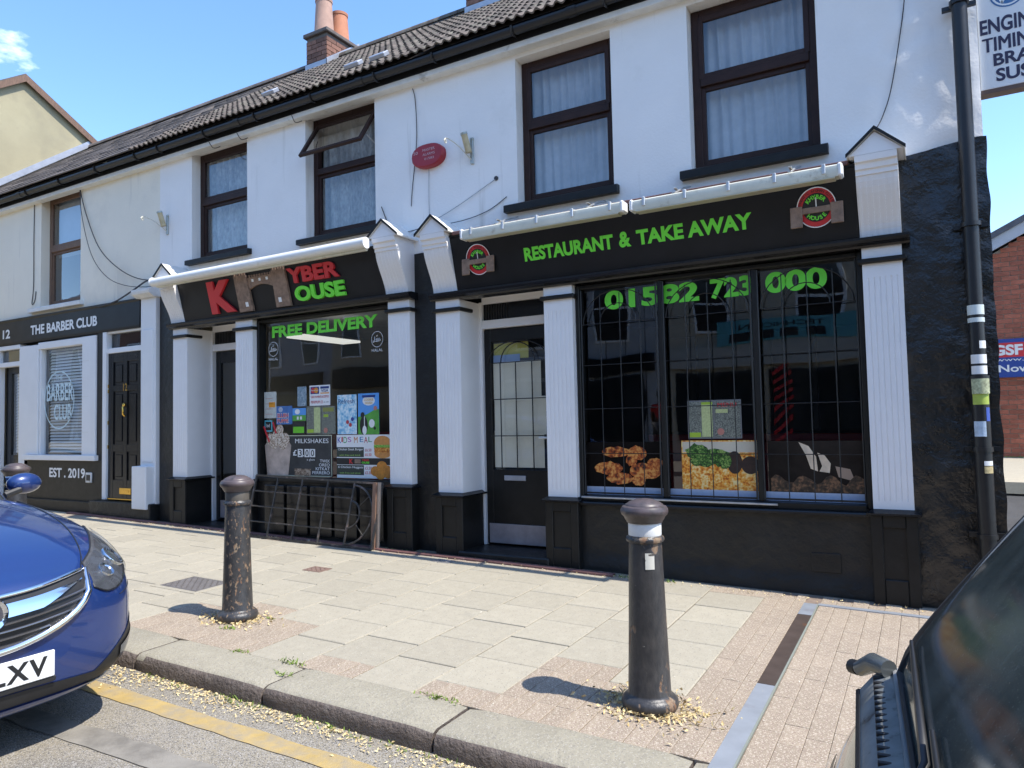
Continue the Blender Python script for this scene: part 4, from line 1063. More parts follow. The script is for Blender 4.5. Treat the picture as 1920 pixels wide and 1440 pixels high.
# left shop door
lf = MB().cbox(-12.82, -12.66, -.05, .06, .2, 2.58, .005).cbox(-12.02, -11.75, -.045, .06, .2, 2.58, .005).cbox(-12.66, -12.02, -.04, .06, 2.555, 2.62, .004).cbox(-12.66, -12.02, -.04, .06, 2.29, 2.36, .004).build('door_frame', M['shop_white'], barber)
rect(-12.66, -12.02, 2.36, 2.555, .03).build('fanlight', M['glass_dark'], lf)
MB().box(-12.66, -12.02, .05, .06, 2.36, 2.555).build('fanlight_backing', M['room_grey'], lf)
L2 = MB().cbox(-12.66, -12.50, .08, .12, .22, 2.29, .004).cbox(-12.12, -12.02, .08, .12, .22, 2.29, .004).cbox(-12.50, -12.12, .081, .119, .22, .92, .004).cbox(-12.50, -12.12, .081, .119, 2.19, 2.29, .004).build('door', M['black_gloss'], barber)
for i in range(26):
    z = .95 + i * .048; MB().add([(-12.49, .14, z), (-12.13, .14, z), (-12.13, .155, z + .044), (-12.49, .155, z + .044)], [(0, 1, 2, 3)]).build('blind_slat', M['blind'], L2)
rect(-12.50, -12.12, .92, 2.19, .10).build('pane', M['glass'], L2)
MB().box(-14.0, -12.82, -.04, .05, .1, 2.62).build('shop_panel', M['black_paint'], barber)
room(barber, -12.75, -8.8, .22, 3.5, .3, 2.7, M['room_grey'], M['room_grey'])
# ================================================================== POSTERS IN THE WINDOWS
def cmat(name, c, rough=.55, var=.08, **k):
    if name not in M: M[name] = mat(name, c, rough, var=var, **k)
    return M[name]
def food(name, cols, scale, bgc=None, thr=.5):
    """printed food picture: lumps of colour"""
    m = bpy.data.materials.new(name); m.use_nodes = True; nt = m.node_tree; L = nt.links; b = nt.nodes['Principled BSDF']; b.inputs['Roughness'].default_value = .4
    tcn = N(nt, 'ShaderNodeTexCoord')
    dn = N(nt, 'ShaderNodeTexNoise'); dn.inputs['Scale'].default_value = scale * .8; dn.inputs['Detail'].default_value = 5; L.new(tcn.outputs['Object'], dn.inputs['Vector'])
    mx_ = N(nt, 'ShaderNodeMix', data_type='RGBA'); mx_.inputs[0].default_value = .12; L.new(tcn.outputs['Object'], mx_.inputs[6]); L.new(dn.outputs['Color'], mx_.inputs[7])
    v = N(nt, 'ShaderNodeTexVoronoi'); v.inputs['Scale'].default_value = scale; L.new(mx_.outputs[2], v.inputs['Vector'])
    n2 = N(nt, 'ShaderNodeTexNoise'); n2.inputs['Scale'].default_value = scale * 2.2; n2.inputs['Detail'].default_value = 6; L.new(tcn.outputs['Object'], n2.inputs['Vector'])
    ad = N(nt, 'ShaderNodeMath', operation='MULTIPLY_ADD'); ad.inputs[1].default_value = .55; L.new(v.outputs['Distance'], ad.inputs[0]); L.new(n2.outputs['Fac'], ad.inputs[2])
    r_ = N(nt, 'ShaderNodeValToRGB'); cr = r_.color_ramp
    while len(cr.elements) < len(cols): cr.elements.new(.5)
    for e, (p, c) in zip(cr.elements, cols): e.position = min(1, .50 + (p - .25) * .85); e.color = (*c, 1)
    L.new(ad.outputs[0], r_.inputs[0]); L.new(r_.outputs[0], b.inputs['Base Color']); return m
def poster(name, label, x0, x1, z0, z1, m, y=.036, cat='poster', group=None):
    b = MB().box(x0, x1, y, y + .002, z0, z1)
    L = Vector(((x0 + x1) / 2, y, z0)); me = b.mesh(name, m, L); o = put(name, me); o.location = L + Vector((0, -.0125, 0)); WL[o.name] = L
    return tag(o, label, cat, group)
YP = .035
sh = poster('milkshake_poster', 'dark poster with a big milkshake glass and MILKSHAKES in white', -6.60, -5.63, .715, 1.175, cmat('p_grey', (.06, .058, .055), .6, var=.45, sc=3, spec=.15))
rect(-6.60, -5.63, .715, .725, YP).quad((-5.64, YP, .715), (-5.63, YP, .715), (-5.63, YP, 1.175), (-5.64, YP, 1.175)).quad((-6.6, YP, 1.165), (-5.64, YP, 1.165), (-5.64, YP, 1.175), (-6.6, YP, 1.175)).build('border', cmat('p_cream', (.5, .5, .36)), sh)
text('MILKSHAKES', -6.19, -5.68, 1.085, 1.135, YP, M['white_ink'], sh, .01)
text('£', -6.225, -6.165, .945, 1.01, YP, M['white_ink'], sh, .02)
for i, ch in enumerate('300'): 
    X = -6.15 + i * .085 + (.02 if i else 0); rect(X, X + .078, .93, 1.02, YP).build('price_card', M['white_ink'], sh); text(ch, X + .015, X + .063, .94, 1.01, YP - .001, M['black_ink'], sh, .015)
disc(-6.058, .945, .008, YP - .001, 10).build('price_point', M['white_ink'], sh)
text('a glass', -6.01, -5.89, .885, .915, YP, M['white_ink'], sh, .0)
for i, s in enumerate(('TWIX', 'OREO', 'KITKAT', 'FERRERO')):
    w = (.145, .16, .21, .26)[i]; text(s, -5.665 - w, -5.665, .872 - i * .043, .905 - i * .043, YP, M['white_ink'], sh, .005)
gl = MB().add([(-6.68, YP - .002, 1.06), (-6.64, YP - .002, .72), (-6.30, YP - .002, .72), (-6.25, YP - .002, 1.06), (-6.30, YP - .002, 1.12), (-6.62, YP - .002, 1.12)], [(0, 1, 2, 3, 4, 5)]); gl.build('milkshake_glass', cmat('p_shake', (.42, .33, .27), var=.5, sc=5), sh)
M['p_topping'] = food('p_topping', [(.3, (.06, .03, .02)), (.55, (.5, .36, .24)), (.75, (.75, .68, .58))], 40)
for (cx, cz, r) in ((-6.58, 1.13, .07), (-6.46, 1.17, .085), (-6.35, 1.13, .075), (-6.43, 1.24, .06), (-6.52, 1.10, .08), (-6.38, 1.08, .07)): 
    disc(cx, cz, r, YP - .003 - r * .01, 14).build('milkshake_topping', M['p_topping'], sh)
for (a, c) in (((-6.69, 1.28), (-6.60, 1.10)), ((-6.54, 1.33), (-6.49, 1.2))): MB().tube([(a[0], YP - .005, a[1]), (c[0], YP - .005, c[1])], .010, 5).build('straw', M['red'], sh)
rect(-6.20, -5.95, .72, .80, YP - .001).build('chocolate_pieces', food('p_choc', [(.3, (.05, .025, .015)), (.6, (.30, .2, .13)), (.8, (.5, .4, .3))], 26), sh)

km = poster('kids_meal_poster', 'white kids meal poster with burger and nuggets under the shop window edge', -5.56, -4.80, .712, 1.172, M['white_ink'])
cols_ = ((.02, .05, .4), (.5, .02, .03), (.02, .3, .05), (.45, .1, .4), (.6, .2, .02), (.02, .2, .4), (.5, .03, .03), (.03, .3, .1))
for i, (ch, X) in enumerate(zip('KIDSMEAL', (-5.545, -5.49, -5.46, -5.40, -5.31, -5.23, -5.17, -5.11))):
    w = .02 if ch == 'I' else .05
    text(ch, X, X + w, 1.085 + .01 * (i % 2), 1.15, YP, cmat('kid_%d' % i, cols_[i]), km, .0)
for z0_, s, pr in ((.935, 'Chicken Steak Burger', '£6.50'), (.745, '6 Chicken Nuggets', '£5.50')):
    rect(-5.56, -5.175, z0_, z0_ + .105, YP).build('text_panel', cmat('p_dkgreen', (.035, .045, .035)), km)
    text(s, -5.54, -5.185, z0_ + .065, z0_ + .095, YP - .001, M['white_ink'], km, .012); text('with fries and drink', -5.52, -5.22, z0_ + .012, z0_ + .03, YP - .001, cmat('p_lime', (.35, .6, .12)), km, .0)
    text(pr, -5.16, -5.07, z0_ + .06, z0_ + .09, YP, cmat('p_price', (.45, .05, .06)), km, .01); text(pr, -5.16, -5.07, z0_ + .012, z0_ + .042, YP, M['red'], km, .01)
rect(-5.56, -4.80, .855, .925, YP).build('black_band', M['black_ink'], km)
text('K', -5.38, -5.325, .865, .915, YP - .001, M['red'], km, .04); rect(-5.305, -5.22, .868, .912, YP - .001).build('gateway_print', M['fort'], km); text('YBER', -5.205, -5.10, .893, .914, YP - .001, M['red'], km, .03); text('OUSE', -5.205, -5.10, .867, .888, YP - .001, M['green'], km, .03)
bun = cmat('p_bun', (.62, .27, .07), var=.2, sc=25)
disc(-4.92, 1.085, .115, YP - .001, 24, .075).build('burger_bun', bun, km); rect(-5.035, -4.81, 1.035, 1.065, YP - .002).build('burger_lettuce', food('p_lettuce', [(.3, (.05, .25, .02)), (.6, (.2, .5, .05)), (.8, (.6, .6, .2))], 50), km)
rect(-5.03, -4.81, .985, 1.037, YP - .002).build('burger_patty', food('p_patty', [(.3, (.25, .06, .01)), (.6, (.65, .22, .03)), (.8, (.8, .45, .1))], 45), km); disc(-4.92, .97, .11, YP - .0015, 20, .045).build('burger_bun', bun, km)
for i, (cx, cz, r) in enumerate(((-5.02, .79, .065), (-4.93, .84, .07), (-4.86, .80, .065), (-4.95, .76, .07), (-4.85, .755, .05))): disc(cx, cz, r, YP - .001 - i * .0004, 16, r * .8).build('nugget', cmat('p_nug%d' % (i % 2), (.55 + .08 * (i % 2), .21 + .03 * (i % 2), .03), var=.25, sc=30), km)

M['p_menu'] = food('p_menu', [(.3, (.05, .055, .045)), (.55, (.12, .13, .11)), (.75, (.3, .31, .25))], 70)
m1 = poster('menu_leaflet', 'dark menu leaflet with a pale lime column, left of the pair above the milkshake poster', -6.01, -5.785, 1.19, 1.495, M['p_menu'], group='menu leaflets in the takeaway window')
rect(-5.895, -5.80, 1.2, 1.48, YP).build('price_column', cmat('p_limepale', (.5, .55, .25), var=.2, sc=60), m1); rect(-6.0, -5.9, 1.2, 1.24, YP).build('lime_block', cmat('p_limeb', (.35, .5, .04)), m1)
m2 = poster('menu_leaflet', 'dark menu leaflet with an olive heading, right of the pair above the milkshake poster', -5.78, -5.575, 1.185, 1.49, M['p_menu'], group='menu leaflets in the takeaway window')
rect(-5.76, -5.60, 1.43, 1.475, YP).build('heading', cmat('p_olive', (.25, .26, .06)), m2); rect(-5.75, -5.68, 1.37, 1.40, YP).build('heading', cmat('p_limeb', (.35, .5, .04)), m2); disc(-5.72, 1.225, .03, YP, 14).build('spot', cmat('p_pink', (.5, .2, .15)), m2)
cp = poster('card_notice', 'white notice with card payment logos and red print, highest on the shop glass', -5.96, -5.65, 1.50, 1.725, M['white_ink'], cat='notice')
rect(-5.945, -5.815, 1.63, 1.71, YP).build('logo_panel', M['navy_ink'], cp)
disc(-5.905, 1.67, .032, YP - .001, 18).build('logo_disc', M['red'], cp); disc(-5.858, 1.67, .032, YP - .0014, 18).build('logo_disc', cmat('p_orange', (.75, .3, .02)), cp)
text('MasterCard', -5.935, -5.825, 1.663, 1.68, YP - .002, M['white_ink'], cp, .01)
rect(-5.795, -5.665, 1.685, 1.71, YP).build('logo_stripe', M['navy_ink'], cp); rect(-5.795, -5.665, 1.63, 1.642, YP).build('logo_stripe', cmat('p_orange', (.75, .3, .02)), cp); text('VISA', -5.785, -5.675, 1.648, 1.68, YP, M['navy_ink'], cp, .02)
text('CARD PAYMENTS ACCEPTED', -5.94, -5.67, 1.585, 1.61, YP, M['red'], cp, .01); text('MINIMUM £3', -5.94, -5.76, 1.525, 1.555, YP, M['red'], cp, .01); text('per order', -5.745, -5.67, 1.527, 1.545, YP, M['black_ink'], cp, .0)
ic = poster('ice_cream_poster', 'pale blue frosty ice poster beside the cow poster in the shop window', -5.545, -5.27, 1.18, 1.605, food('p_ice', [(.25, (.12, .38, .62)), (.5, (.35, .62, .78)), (.75, (.75, .85, .88))], 16))
text('Refresh', -5.53, -5.30, 1.51, 1.56, YP, M['navy_ink'], ic, .0)
for cx, cz, c in ((-5.40, 1.31, (.5, .05, .06)), (-5.33, 1.34, (.03, .05, .25)), (-5.36, 1.28, (.5, .06, .08))): disc(cx, cz, .022, YP, 12).build('berry', cmat('p_b%.2f' % c[0], c), ic)
cw = poster('cow_poster', 'bright blue and green poster with black and white cow under a badge', -5.25, -4.96, 1.175, 1.61, cmat('p_sky', (.10, .33, .72), var=.1, sc=6))
MB().add([(-5.25, YP, 1.175), (-4.96, YP, 1.175), (-4.96, YP, 1.44), (-5.03, YP, 1.43), (-5.12, YP, 1.39), (-5.25, YP, 1.36)], [(0, 1, 2, 3, 4, 5)]).build('hill', cmat('p_grass', (.10, .36, .05), var=.2, sc=20), cw)
disc(-5.10, 1.53, .085, YP, 20, .05).build('badge', M['white_ink'], cw); text('COOKIE', -5.165, -5.035, 1.53, 1.555, YP - .001, cmat('p_gold', (.6, .35, .05)), cw, .02); text('DOUGH', -5.15, -5.05, 1.495, 1.52, YP - .001, cmat('p_gold', (.6, .35, .05)), cw, .02)
rect(-5.19, -5.01, 1.565, 1.59, YP - .0005).build('ribbon', M['navy_ink'], cw)
disc(-5.17, 1.27, .055, YP - .001, 14, .10).build('cow_body', M['black_ink'], cw); disc(-5.16, 1.22, .03, YP - .0015, 12, .05).build('cow_patch', M['white_ink'], cw); disc(-5.185, 1.38, .028, YP - .002, 12, .032).build('cow_head', M['black_ink'], cw); rect(-5.165, -5.155, 1.26, 1.37, YP - .0018).build('cow_patch', M['white_ink'], cw); disc(-5.06, 1.29, .04, YP - .001, 12, .045).build('cow_patch', M['white_ink'], cw); disc(-5.02, 1.24, .018, YP - .001, 10).build('cow_patch', M['black_ink'], cw); disc(-5.01, 1.45, .025, YP - .001, 10).build('spot', cmat('p_pink', (.5, .2, .15)), cw)
st = poster('price_sheet', 'pale narrow price sheet with an orange patch at the left edge of the shop glass', -6.69, -6.49, 1.375, 1.68, cmat('p_pale', (.55, .56, .50), var=.15, sc=40)); rect(-6.61, -6.51, 1.50, 1.56, YP).build('orange_patch', cmat('p_orange', (.75, .3, .02)), st)
for i in range(4): rect(-6.67, -6.55, 1.42 + .06 * i, 1.425 + .06 * i, YP).build('print_line', cmat('p_pink', (.5, .2, .15)), st)
sl = poster('slush_sticker', 'blue sticker with red and white slush lettering and a sun burst', -6.49, -6.235, 1.30, 1.51, cmat('p_blue', (.06, .17, .42), var=.25, sc=15), cat='sticker'); text('SLUSH', -6.475, -6.29, 1.375, 1.43, YP - .001, M['white_ink'], sl, .05); text('SLUSH', -6.47, -6.295, 1.38, 1.425, YP - .002, M['red'], sl, .02); text('PUPPIE', -6.475, -6.29, 1.315, 1.365, YP - .001, M['white_ink'], sl, .05); text('PUPPIE', -6.47, -6.295, 1.32, 1.36, YP - .002, M['red'], sl, .02)
b = MB()
for k in range(12): 
    a = 2 * math.pi * k / 12; b.add([(-6.42, YP, 1.47), (-6.42 + .035 * math.cos(a - .13), YP, 1.47 + .03 * math.sin(a - .13)), (-6.42 + .035 * math.cos(a + .13), YP, 1.47 + .03 * math.sin(a + .13))], [(0, 1, 2)])
b.build('sun_burst', M['white_ink'], sl)
s3 = poster('dairy_sticker', 'small blue and green dairy sticker next to the slush sticker', -6.23, -6.02, 1.335, 1.48, cmat('p_sky', (.10, .33, .72)), cat='sticker'); rect(-6.23, -6.02, 1.335, 1.40, YP).build('meadow', cmat('p_grass', (.10, .36, .05)), s3); disc(-6.15, 1.44, .04, YP - .001, 14, .03).build('badge', M['white_ink'], s3); 
for k in range(2): rect(-6.16 + k * .05, -6.13 + k * .05, 1.35, 1.385, YP - .001).build('bottle_print', M['white_ink'], s3)
s4_ = poster('green_sticker', 'small black sticker with a lime green lower half below the dairy sticker', -6.23, -6.03, 1.19, 1.33, M['black_ink'], cat='sticker'); rect(-6.22, -6.05, 1.20, 1.27, YP).build('lime_block', cmat('p_limeg', (.15, .55, .02)), s4_)
s5_ = poster('card_sticker', 'tiny black sticker with a cyan border in the lower left of the shop glass', -6.685, -6.56, 1.22, 1.35, cmat('p_cyan', (.12, .5, .58)), cat='sticker'); rect(-6.67, -6.575, 1.235, 1.335, YP).build('black_field', M['black_ink'], s5_); text('bd', -6.65, -6.60, 1.27, 1.31, YP - .001, M['white_ink'], s5_, .0)
s6_ = poster('opening_sticker', 'faint bluish text sticker left of the card notice', -6.15, -6.01, 1.50, 1.72, food('p_faint', [(.3, (.08, .13, .17)), (.6, (.2, .3, .36)), (.8, (.45, .5, .55))], 45), cat='sticker')

# restaurant window
YR_ = .035
c1 = food('p_chicken', [(.26, (.02, .006, .003)), (.40, (.20, .035, .008)), (.55, (.46, .10, .015)), (.74, (.70, .32, .08))], 17)
pc = poster('chicken_poster', 'black picture of grilled chicken pieces at the bottom of the left bay', -2.605, -1.905, .70, 1.085, cmat('p_blackfood', (.008, .006, .005), .7, spec=.08), y=.038)
for i, (cx, cz, rx, rz_) in enumerate(((-2.33, 1.0, .13, .045), (-2.14, .99, .085, .06), (-2.40, .86, .13, .055), (-2.19, .93, .05, .05), (-2.07, .84, .14, .07), (-1.98, .91, .07, .04), (-2.30, .775, .12, .05), (-2.13, .76, .06, .045))):
    b = MB(); n = 22; b.add([(cx + rx * math.cos(2 * math.pi * k / n) * (1 + .22 * noise.noise(Vector((k * .9, i, 1)))), .0365 - i * .0003, cz + rz_ * math.sin(2 * math.pi * k / n) * (1 + .25 * noise.noise(Vector((k * .9, i, 5))))) for k in range(n)], [tuple(range(n))]); b.build('chicken_piece', c1, pc)
pr_ = poster('kebab_poster', 'orange picture of rice and kebab with green herbs in the middle bay', -1.755, -1.15, .70, 1.095, food('p_rice', [(.26, (.32, .07, .008)), (.42, (.70, .20, .015)), (.60, (.85, .40, .05)), (.80, (.9, .68, .30))], 24), y=.038)
rect(-1.745, -1.15, 1.0, 1.085, .0372).build('cream_ground', cmat('p_creamb', (.62, .55, .42)), pr_)
hb = food('p_herb', [(.28, (.006, .015, .004)), (.46, (.02, .07, .01)), (.66, (.07, .20, .03)), (.85, (.3, .4, .1))], 34)
for i, (cx, cz, rx, rz_) in enumerate(((-1.62, 1.0, .09, .065), (-1.50, .97, .13, .06), (-1.58, .93, .10, .05), (-1.42, .93, .07, .06))):
    b = MB(); n = 26; b.add([(cx + rx * math.cos(2 * math.pi * k / n) * (1 + .45 * noise.noise(Vector((k * 1.7, i, 1)))), .0365 - i * .0003, cz + rz_ * math.sin(2 * math.pi * k / n) * (1 + .45 * noise.noise(Vector((k * 1.7, i, 5))))) for k in range(n)], [tuple(range(n))]); b.build('herb', hb, pr_)
for i, (cx, cz, rx, rz_) in enumerate(((-1.33, .92, .06, .09), (-1.21, .90, .07, .07))): disc(cx, cz, rx, .036 - i * .0003, 18, rz_).build('kebab_piece', cmat('p_kebab', (.03, .014, .01), var=.4, sc=30), pr_)
pf = poster('flame_poster', 'dark brown grill picture with pale flames in the right bay', -1.075, -.395, .70, 1.09, cmat('p_brown', (.026, .020, .016), .7, var=.5, sc=4, spec=.08), y=.038)
for pts in ([(-.85, 1.08), (-.80, .98), (-.77, .88), (-.72, .86), (-.73, .97), (-.78, 1.05)], [(-.72, 1.0), (-.69, .90), (-.71, .86), (-.64, .85), (-.63, .92), (-.67, .98)]): MB().add([(p[0], .0368, p[1]) for p in pts], [tuple(range(len(pts)))]).build('flame', cmat('p_flame', (.72, .58, .42), var=.2, sc=12), pf)
MB().add([(p[0], .0369, p[1]) for p in ((-.60, .90), (-.50, .88), (-.47, .79), (-.58, .82))], [(0, 1, 2, 3)]).build('glow', cmat('p_tan', (.35, .25, .18)), pf)
b = MB(); n = 20; b.add([(-1.06 + .66 * k / n, .0366, .80 + .035 * math.sin(k * 1.1) + .03 * noise.noise(Vector((k * .6, 3, 1)))) for k in range(n + 1)] + [(-.40, .0366, .705), (-1.06, .0366, .705)], [tuple(range(n + 3))]); b.build('meat', food('p_meat', [(.3, (.01, .006, .005)), (.6, (.06, .035, .02)), (.8, (.2, .1, .05))], 20), pf)
mb_ = poster('menu_board', 'framed two panel menu with lime edging hung above the kebab poster', -1.695, -1.265, 1.11, 1.42, cmat('p_frame', (.18, .18, .18)), y=.04, cat='menu')
rect(-1.685, -1.485, 1.12, 1.41, .0385).build('menu_panel', M['p_menu'], mb_); rect(-1.475, -1.275, 1.12, 1.41, .0385).build('menu_panel', M['p_menu'], mb_)
rect(-1.58, -1.495, 1.125, 1.385, .0378).build('price_column', cmat('p_limepale', (.5, .55, .25)), mb_); rect(-1.58, -1.49, 1.385, 1.405, .0375).build('lime_edge', cmat('p_limeb', (.35, .5, .04)), mb_); rect(-1.682, -1.59, 1.122, 1.16, .0375).build('lime_edge', cmat('p_limeb', (.35, .5, .04)), mb_)
rect(-1.465, -1.37, 1.315, 1.345, .0375).build('heading', cmat('p_limepale', (.5, .55, .25)), mb_); text('MENU', -1.45, -1.30, 1.365, 1.395, .0375, M['red'], mb_, .02); disc(-1.43, 1.165, .028, .0375, 14).build('spot', cmat('p_pink', (.5, .2, .15)), mb_)

# person on the far pavement, out of view, seen only mirrored in the glass
FPZ = rz(-5.25, -9.4) + .12
pe = thing('person', (-5.25, -10.0, FPZ), 'person in a red top mirrored in the left bay of the restaurant window', 'person')
def skin(name, verts, edges, radii, m, parent, root=0, lv=2):
    me = bpy.data.meshes.new(name); me.from_pydata([Vector(v) - wloc(parent) for v in verts], edges, []); me.materials.append(m)
    o = put(name, me, parent)
    md = o.modifiers.new('skin', 'SKIN'); md.use_smooth_shade = True
    for i, r_ in enumerate(radii): me.skin_vertices[0].data[i].radius = r_ if isinstance(r_, tuple) else (r_, r_); me.skin_vertices[0].data[i].use_root = (i == root)
    s_ = o.modifiers.new('sub', 'SUBSURF'); s_.levels = lv; s_.render_levels = lv; return o
px_, py_ = -5.25, -10.0; zf = FPZ
V_ = [(px_, py_, zf + .95), (px_, py_, zf + 1.15), (px_, py_, zf + 1.36), (px_, py_, zf + 1.46), (px_ + .01, py_, zf + 1.52), (px_ + .015, py_ - .01, zf + 1.64),
      (px_ - .17, py_, zf + 1.37), (px_ - .22, py_ - .03, zf + 1.10), (px_ - .20, py_ - .16, zf + .90), (px_ + .17, py_, zf + 1.37), (px_ + .22, py_ - .03, zf + 1.10), (px_ + .19, py_ - .2, zf + .95),
      (px_ - .10, py_, zf + .88), (px_ - .11, py_, zf + .48), (px_ - .11, py_ + .02, zf + .07), (px_ - .12, py_ - .12, zf + .03), (px_ + .10, py_, zf + .88), (px_ + .11, py_, zf + .48), (px_ + .11, py_ + .02, zf + .07), (px_ + .12, py_ - .12, zf + .03)]
E_ = [(0, 1), (1, 2), (2, 3), (3, 4), (4, 5), (2, 6), (6, 7), (7, 8), (2, 9), (9, 10), (10, 11), (0, 12), (12, 13), (13, 14), (14, 15), (0, 16), (16, 17), (17, 18), (18, 19)]
Rr = [(.15, .11), (.14, .10), (.15, .10), .06, .065, (.085, .10), .06, .048, .035, .06, .048, .035, .085, .06, .042, .035, .085, .06, .042, .035]
skin('body', V_, E_, Rr, cmat('skin_dark', (.10, .055, .035)), pe)
skin('red_top', [V_[0], V_[1], V_[2], V_[6], V_[9], (px_ - .205, py_ - .015, zf + 1.2), (px_ + .205, py_ - .015, zf + 1.2), (px_, py_, zf + 1.43)], [(0, 1), (1, 2), (2, 3), (2, 4), (3, 5), (4, 6), (2, 7)], [(.165, .125), (.16, .118), (.165, .115), .078, .078, .07, .07, .075], cmat('red_cloth', (.62, .03, .025), .8), pe)
MB().ball((px_ + .015, py_ + .015, zf + 1.665), .098, .112, .105).build('hair', M['black_ink'], pe, smooth=80)
skin('trousers', [V_[0], V_[12], V_[13], (px_ - .11, py_ + .02, zf + .12), V_[16], V_[17], (px_ + .11, py_ + .02, zf + .12)], [(0, 1), (1, 2), (2, 3), (0, 4), (4, 5), (5, 6)], [(.16, .12), .098, .075, .065, .098, .075, .065], cmat('trouser', (.03, .03, .035)), pe)

# ================================================================== LIGHT FITTINGS, LAMPS, ALARM, CABLES
aw = thing('awning_roll', (-6.45, -.39, 3.05), 'long white rolled awning tube above the sign with the red K', 'awning')
MB().tube([(-8.17, -.395, 3.075), (-4.745, -.395, 3.09)], .052, 18).build('roll', M['tube_white'], aw, smooth=40)
MB().cbox(-8.15, -4.77, -.375, -.33, 3.015, 3.05, .008).build('front_rail', M['batten'], aw)
for X in (-8.174, -4.741): MB().tube([(X - .004, -.395, 3.083), (X + .004, -.395, 3.083)], .057, 18).build('end_cap', M['shop_white'], aw)
for X in (-7.6, -6.75, -5.9, -5.1): MB().tube([(X, -.36, 3.10), (X, -.2, 3.14), (X, -.03, 3.15)], .012, 5).build('bracket', M['galv'], aw)
def batten(x0, x1, z, label):
    t = thing('strip_light', ((x0 + x1) / 2, -.38, z), label, 'light', 'strip lights over the restaurant sign')
    MB().prism([(-.43, z - .045), (-.34, z - .045), (-.335, z - .005), (-.345, z + .03), (-.375, z + .046), (-.405, z + .046), (-.435, z + .03), (-.44, z - .01)], x0 + .03, x1 - .03, 'x').build('housing', M['batten'], t, smooth=50, fix=True)
    for X in (x0, x1 - .035): MB().cbox(X, X + .035, -.442, -.333, z - .047, z + .048, .012).build('end_cap', M['shop_white'], t)
    MB().cbox(x0 + .05, x1 - .05, -.435, -.345, z - .058, z - .046, .004).build('diffuser', cmat('diffuser', (.5, .48, .36), .3), t)
    n = 5
    for i in range(n):
        X = x0 + .12 + (x1 - x0 - .24) * i / (n - 1); MB().cbox(X - .012, X + .012, -.446, -.36, z - .02, z + .052, .004).build('clip', M['galv'], t)
    for X in (x0 + .35, x1 - .35):
        MB().box(X - .012, X + .012, -.40, -.05, z + .055, z + .06).cbox(X - .012, X + .012, -.36, -.02, z + .10, z + .105, .002).tube([(X, -.38, z + .05), (X + .02, -.2, z + .14), (X + .03, -.02, z + .20)], .008, 5).build('arm', M['galv'], t)
    return t
batten(-3.60, -2.02, 2.985, 'long pale strip light above the word restaurant, nearer the door')
batten(-1.975, -.425, 2.975, 'long pale strip light above the words take away, nearer the drainpipe')
def wall_lamp(x, z, label, s=1.0):
    t = thing('wall_lamp', (x, -.0, z), label, 'lamp', 'scroll bracket wall lamps on the white house')
    MB().cbox(x - .018, x + .018, -.022, .004, z - .13, z + .13, .004).build('back_plate', M['lamp_metal'], t)
    pts = [(x, -.015, z - .09)]
    for k in range(14):
        a = k / 13; pts.append((x - .24 * a ** .8 * .5, -.02 - .24 * a, z - .09 + .16 * a + .03 * math.sin(math.pi * a)))
    e = Vector(pts[-1])
    for k in range(14):
        a = 2 * math.pi * k / 10; r_ = .028 * (1 - k / 18); pts.append((e.x - .01, e.y - r_ * math.sin(a) - .002 * k, e.z - .028 + r_ * math.cos(a)))
    MB().tube(pts, .006, 5).build('scroll_arm', cmat('lamp_pale', (.6, .58, .48), .5), t, smooth=60)
    MB().tube([(x, -.02, z - .02), (x, -.07, z - .015)], .008, 5).build('cross_arm', M['lamp_metal'], t)
    MB().tube([(x - .005, -.06, z - .03), (x - .03, -.10, z + .14)], .032, 12).build('lamp_tube', M['lamp_tan'], t, smooth=40)
    MB().tube([(x - .029, -.099, z + .135), (x - .033, -.104, z + .155)], .036, 12).build('lamp_cap', M['lamp_metal'], t, smooth=40)
wall_lamp(-3.72, 3.92, 'scroll bracket wall lamp right of the red alarm box'); wall_lamp(-8.45, 3.93, 'scroll bracket wall lamp where white and cream houses meet')
al = thing('alarm_box', (-4.23, 0, 3.96), 'faded red alarm bell box on the white upper wall', 'alarm box')
oc = []
for k in range(28):
    a = 2 * math.pi * k / 28; ca, sa = math.cos(a), math.sin(a)
    oc.append((-4.225 + .195 * math.copysign(abs(ca) ** .8, ca) * (1 - .05 * abs(sa)), 3.965 + .118 * math.copysign(abs(sa) ** .62, sa) * (1 - .16 * abs(ca) ** 3)))
b = MB(); n = len(oc); L3 = []
for y_, s_ in ((.0, 1.0), (-.055, 1.0), (-.068, .955), (-.072, .90)): L3.append([(-4.225 + (p[0] + 4.225) * s_, y_, 3.965 + (p[1] - 3.965) * s_) for p in oc])
for i in range(3):
    for k in range(n): b.quad(L3[i][k], L3[i][(k + 1) % n], L3[i + 1][(k + 1) % n], L3[i + 1][k])
b.add(L3[3], [tuple(range(n))]); b.build('case', M['alarm'], al, smooth=35, fix=True)
text('MASTER', -4.27, -4.12, 4.005, 4.03, -.0735, cmat('alarm_ink', (.6, .42, .42)), al, .01); text('ALARMS', -4.27, -4.12, 3.96, 3.985, -.0735, M['alarm_ink'], al, .01); text('01582', -4.25, -4.13, 3.915, 3.938, -.0735, M['alarm_ink'], al, .0); text('50', -4.385, -4.33, 3.99, 4.02, -.0735, M['alarm_ink'], al, .0)
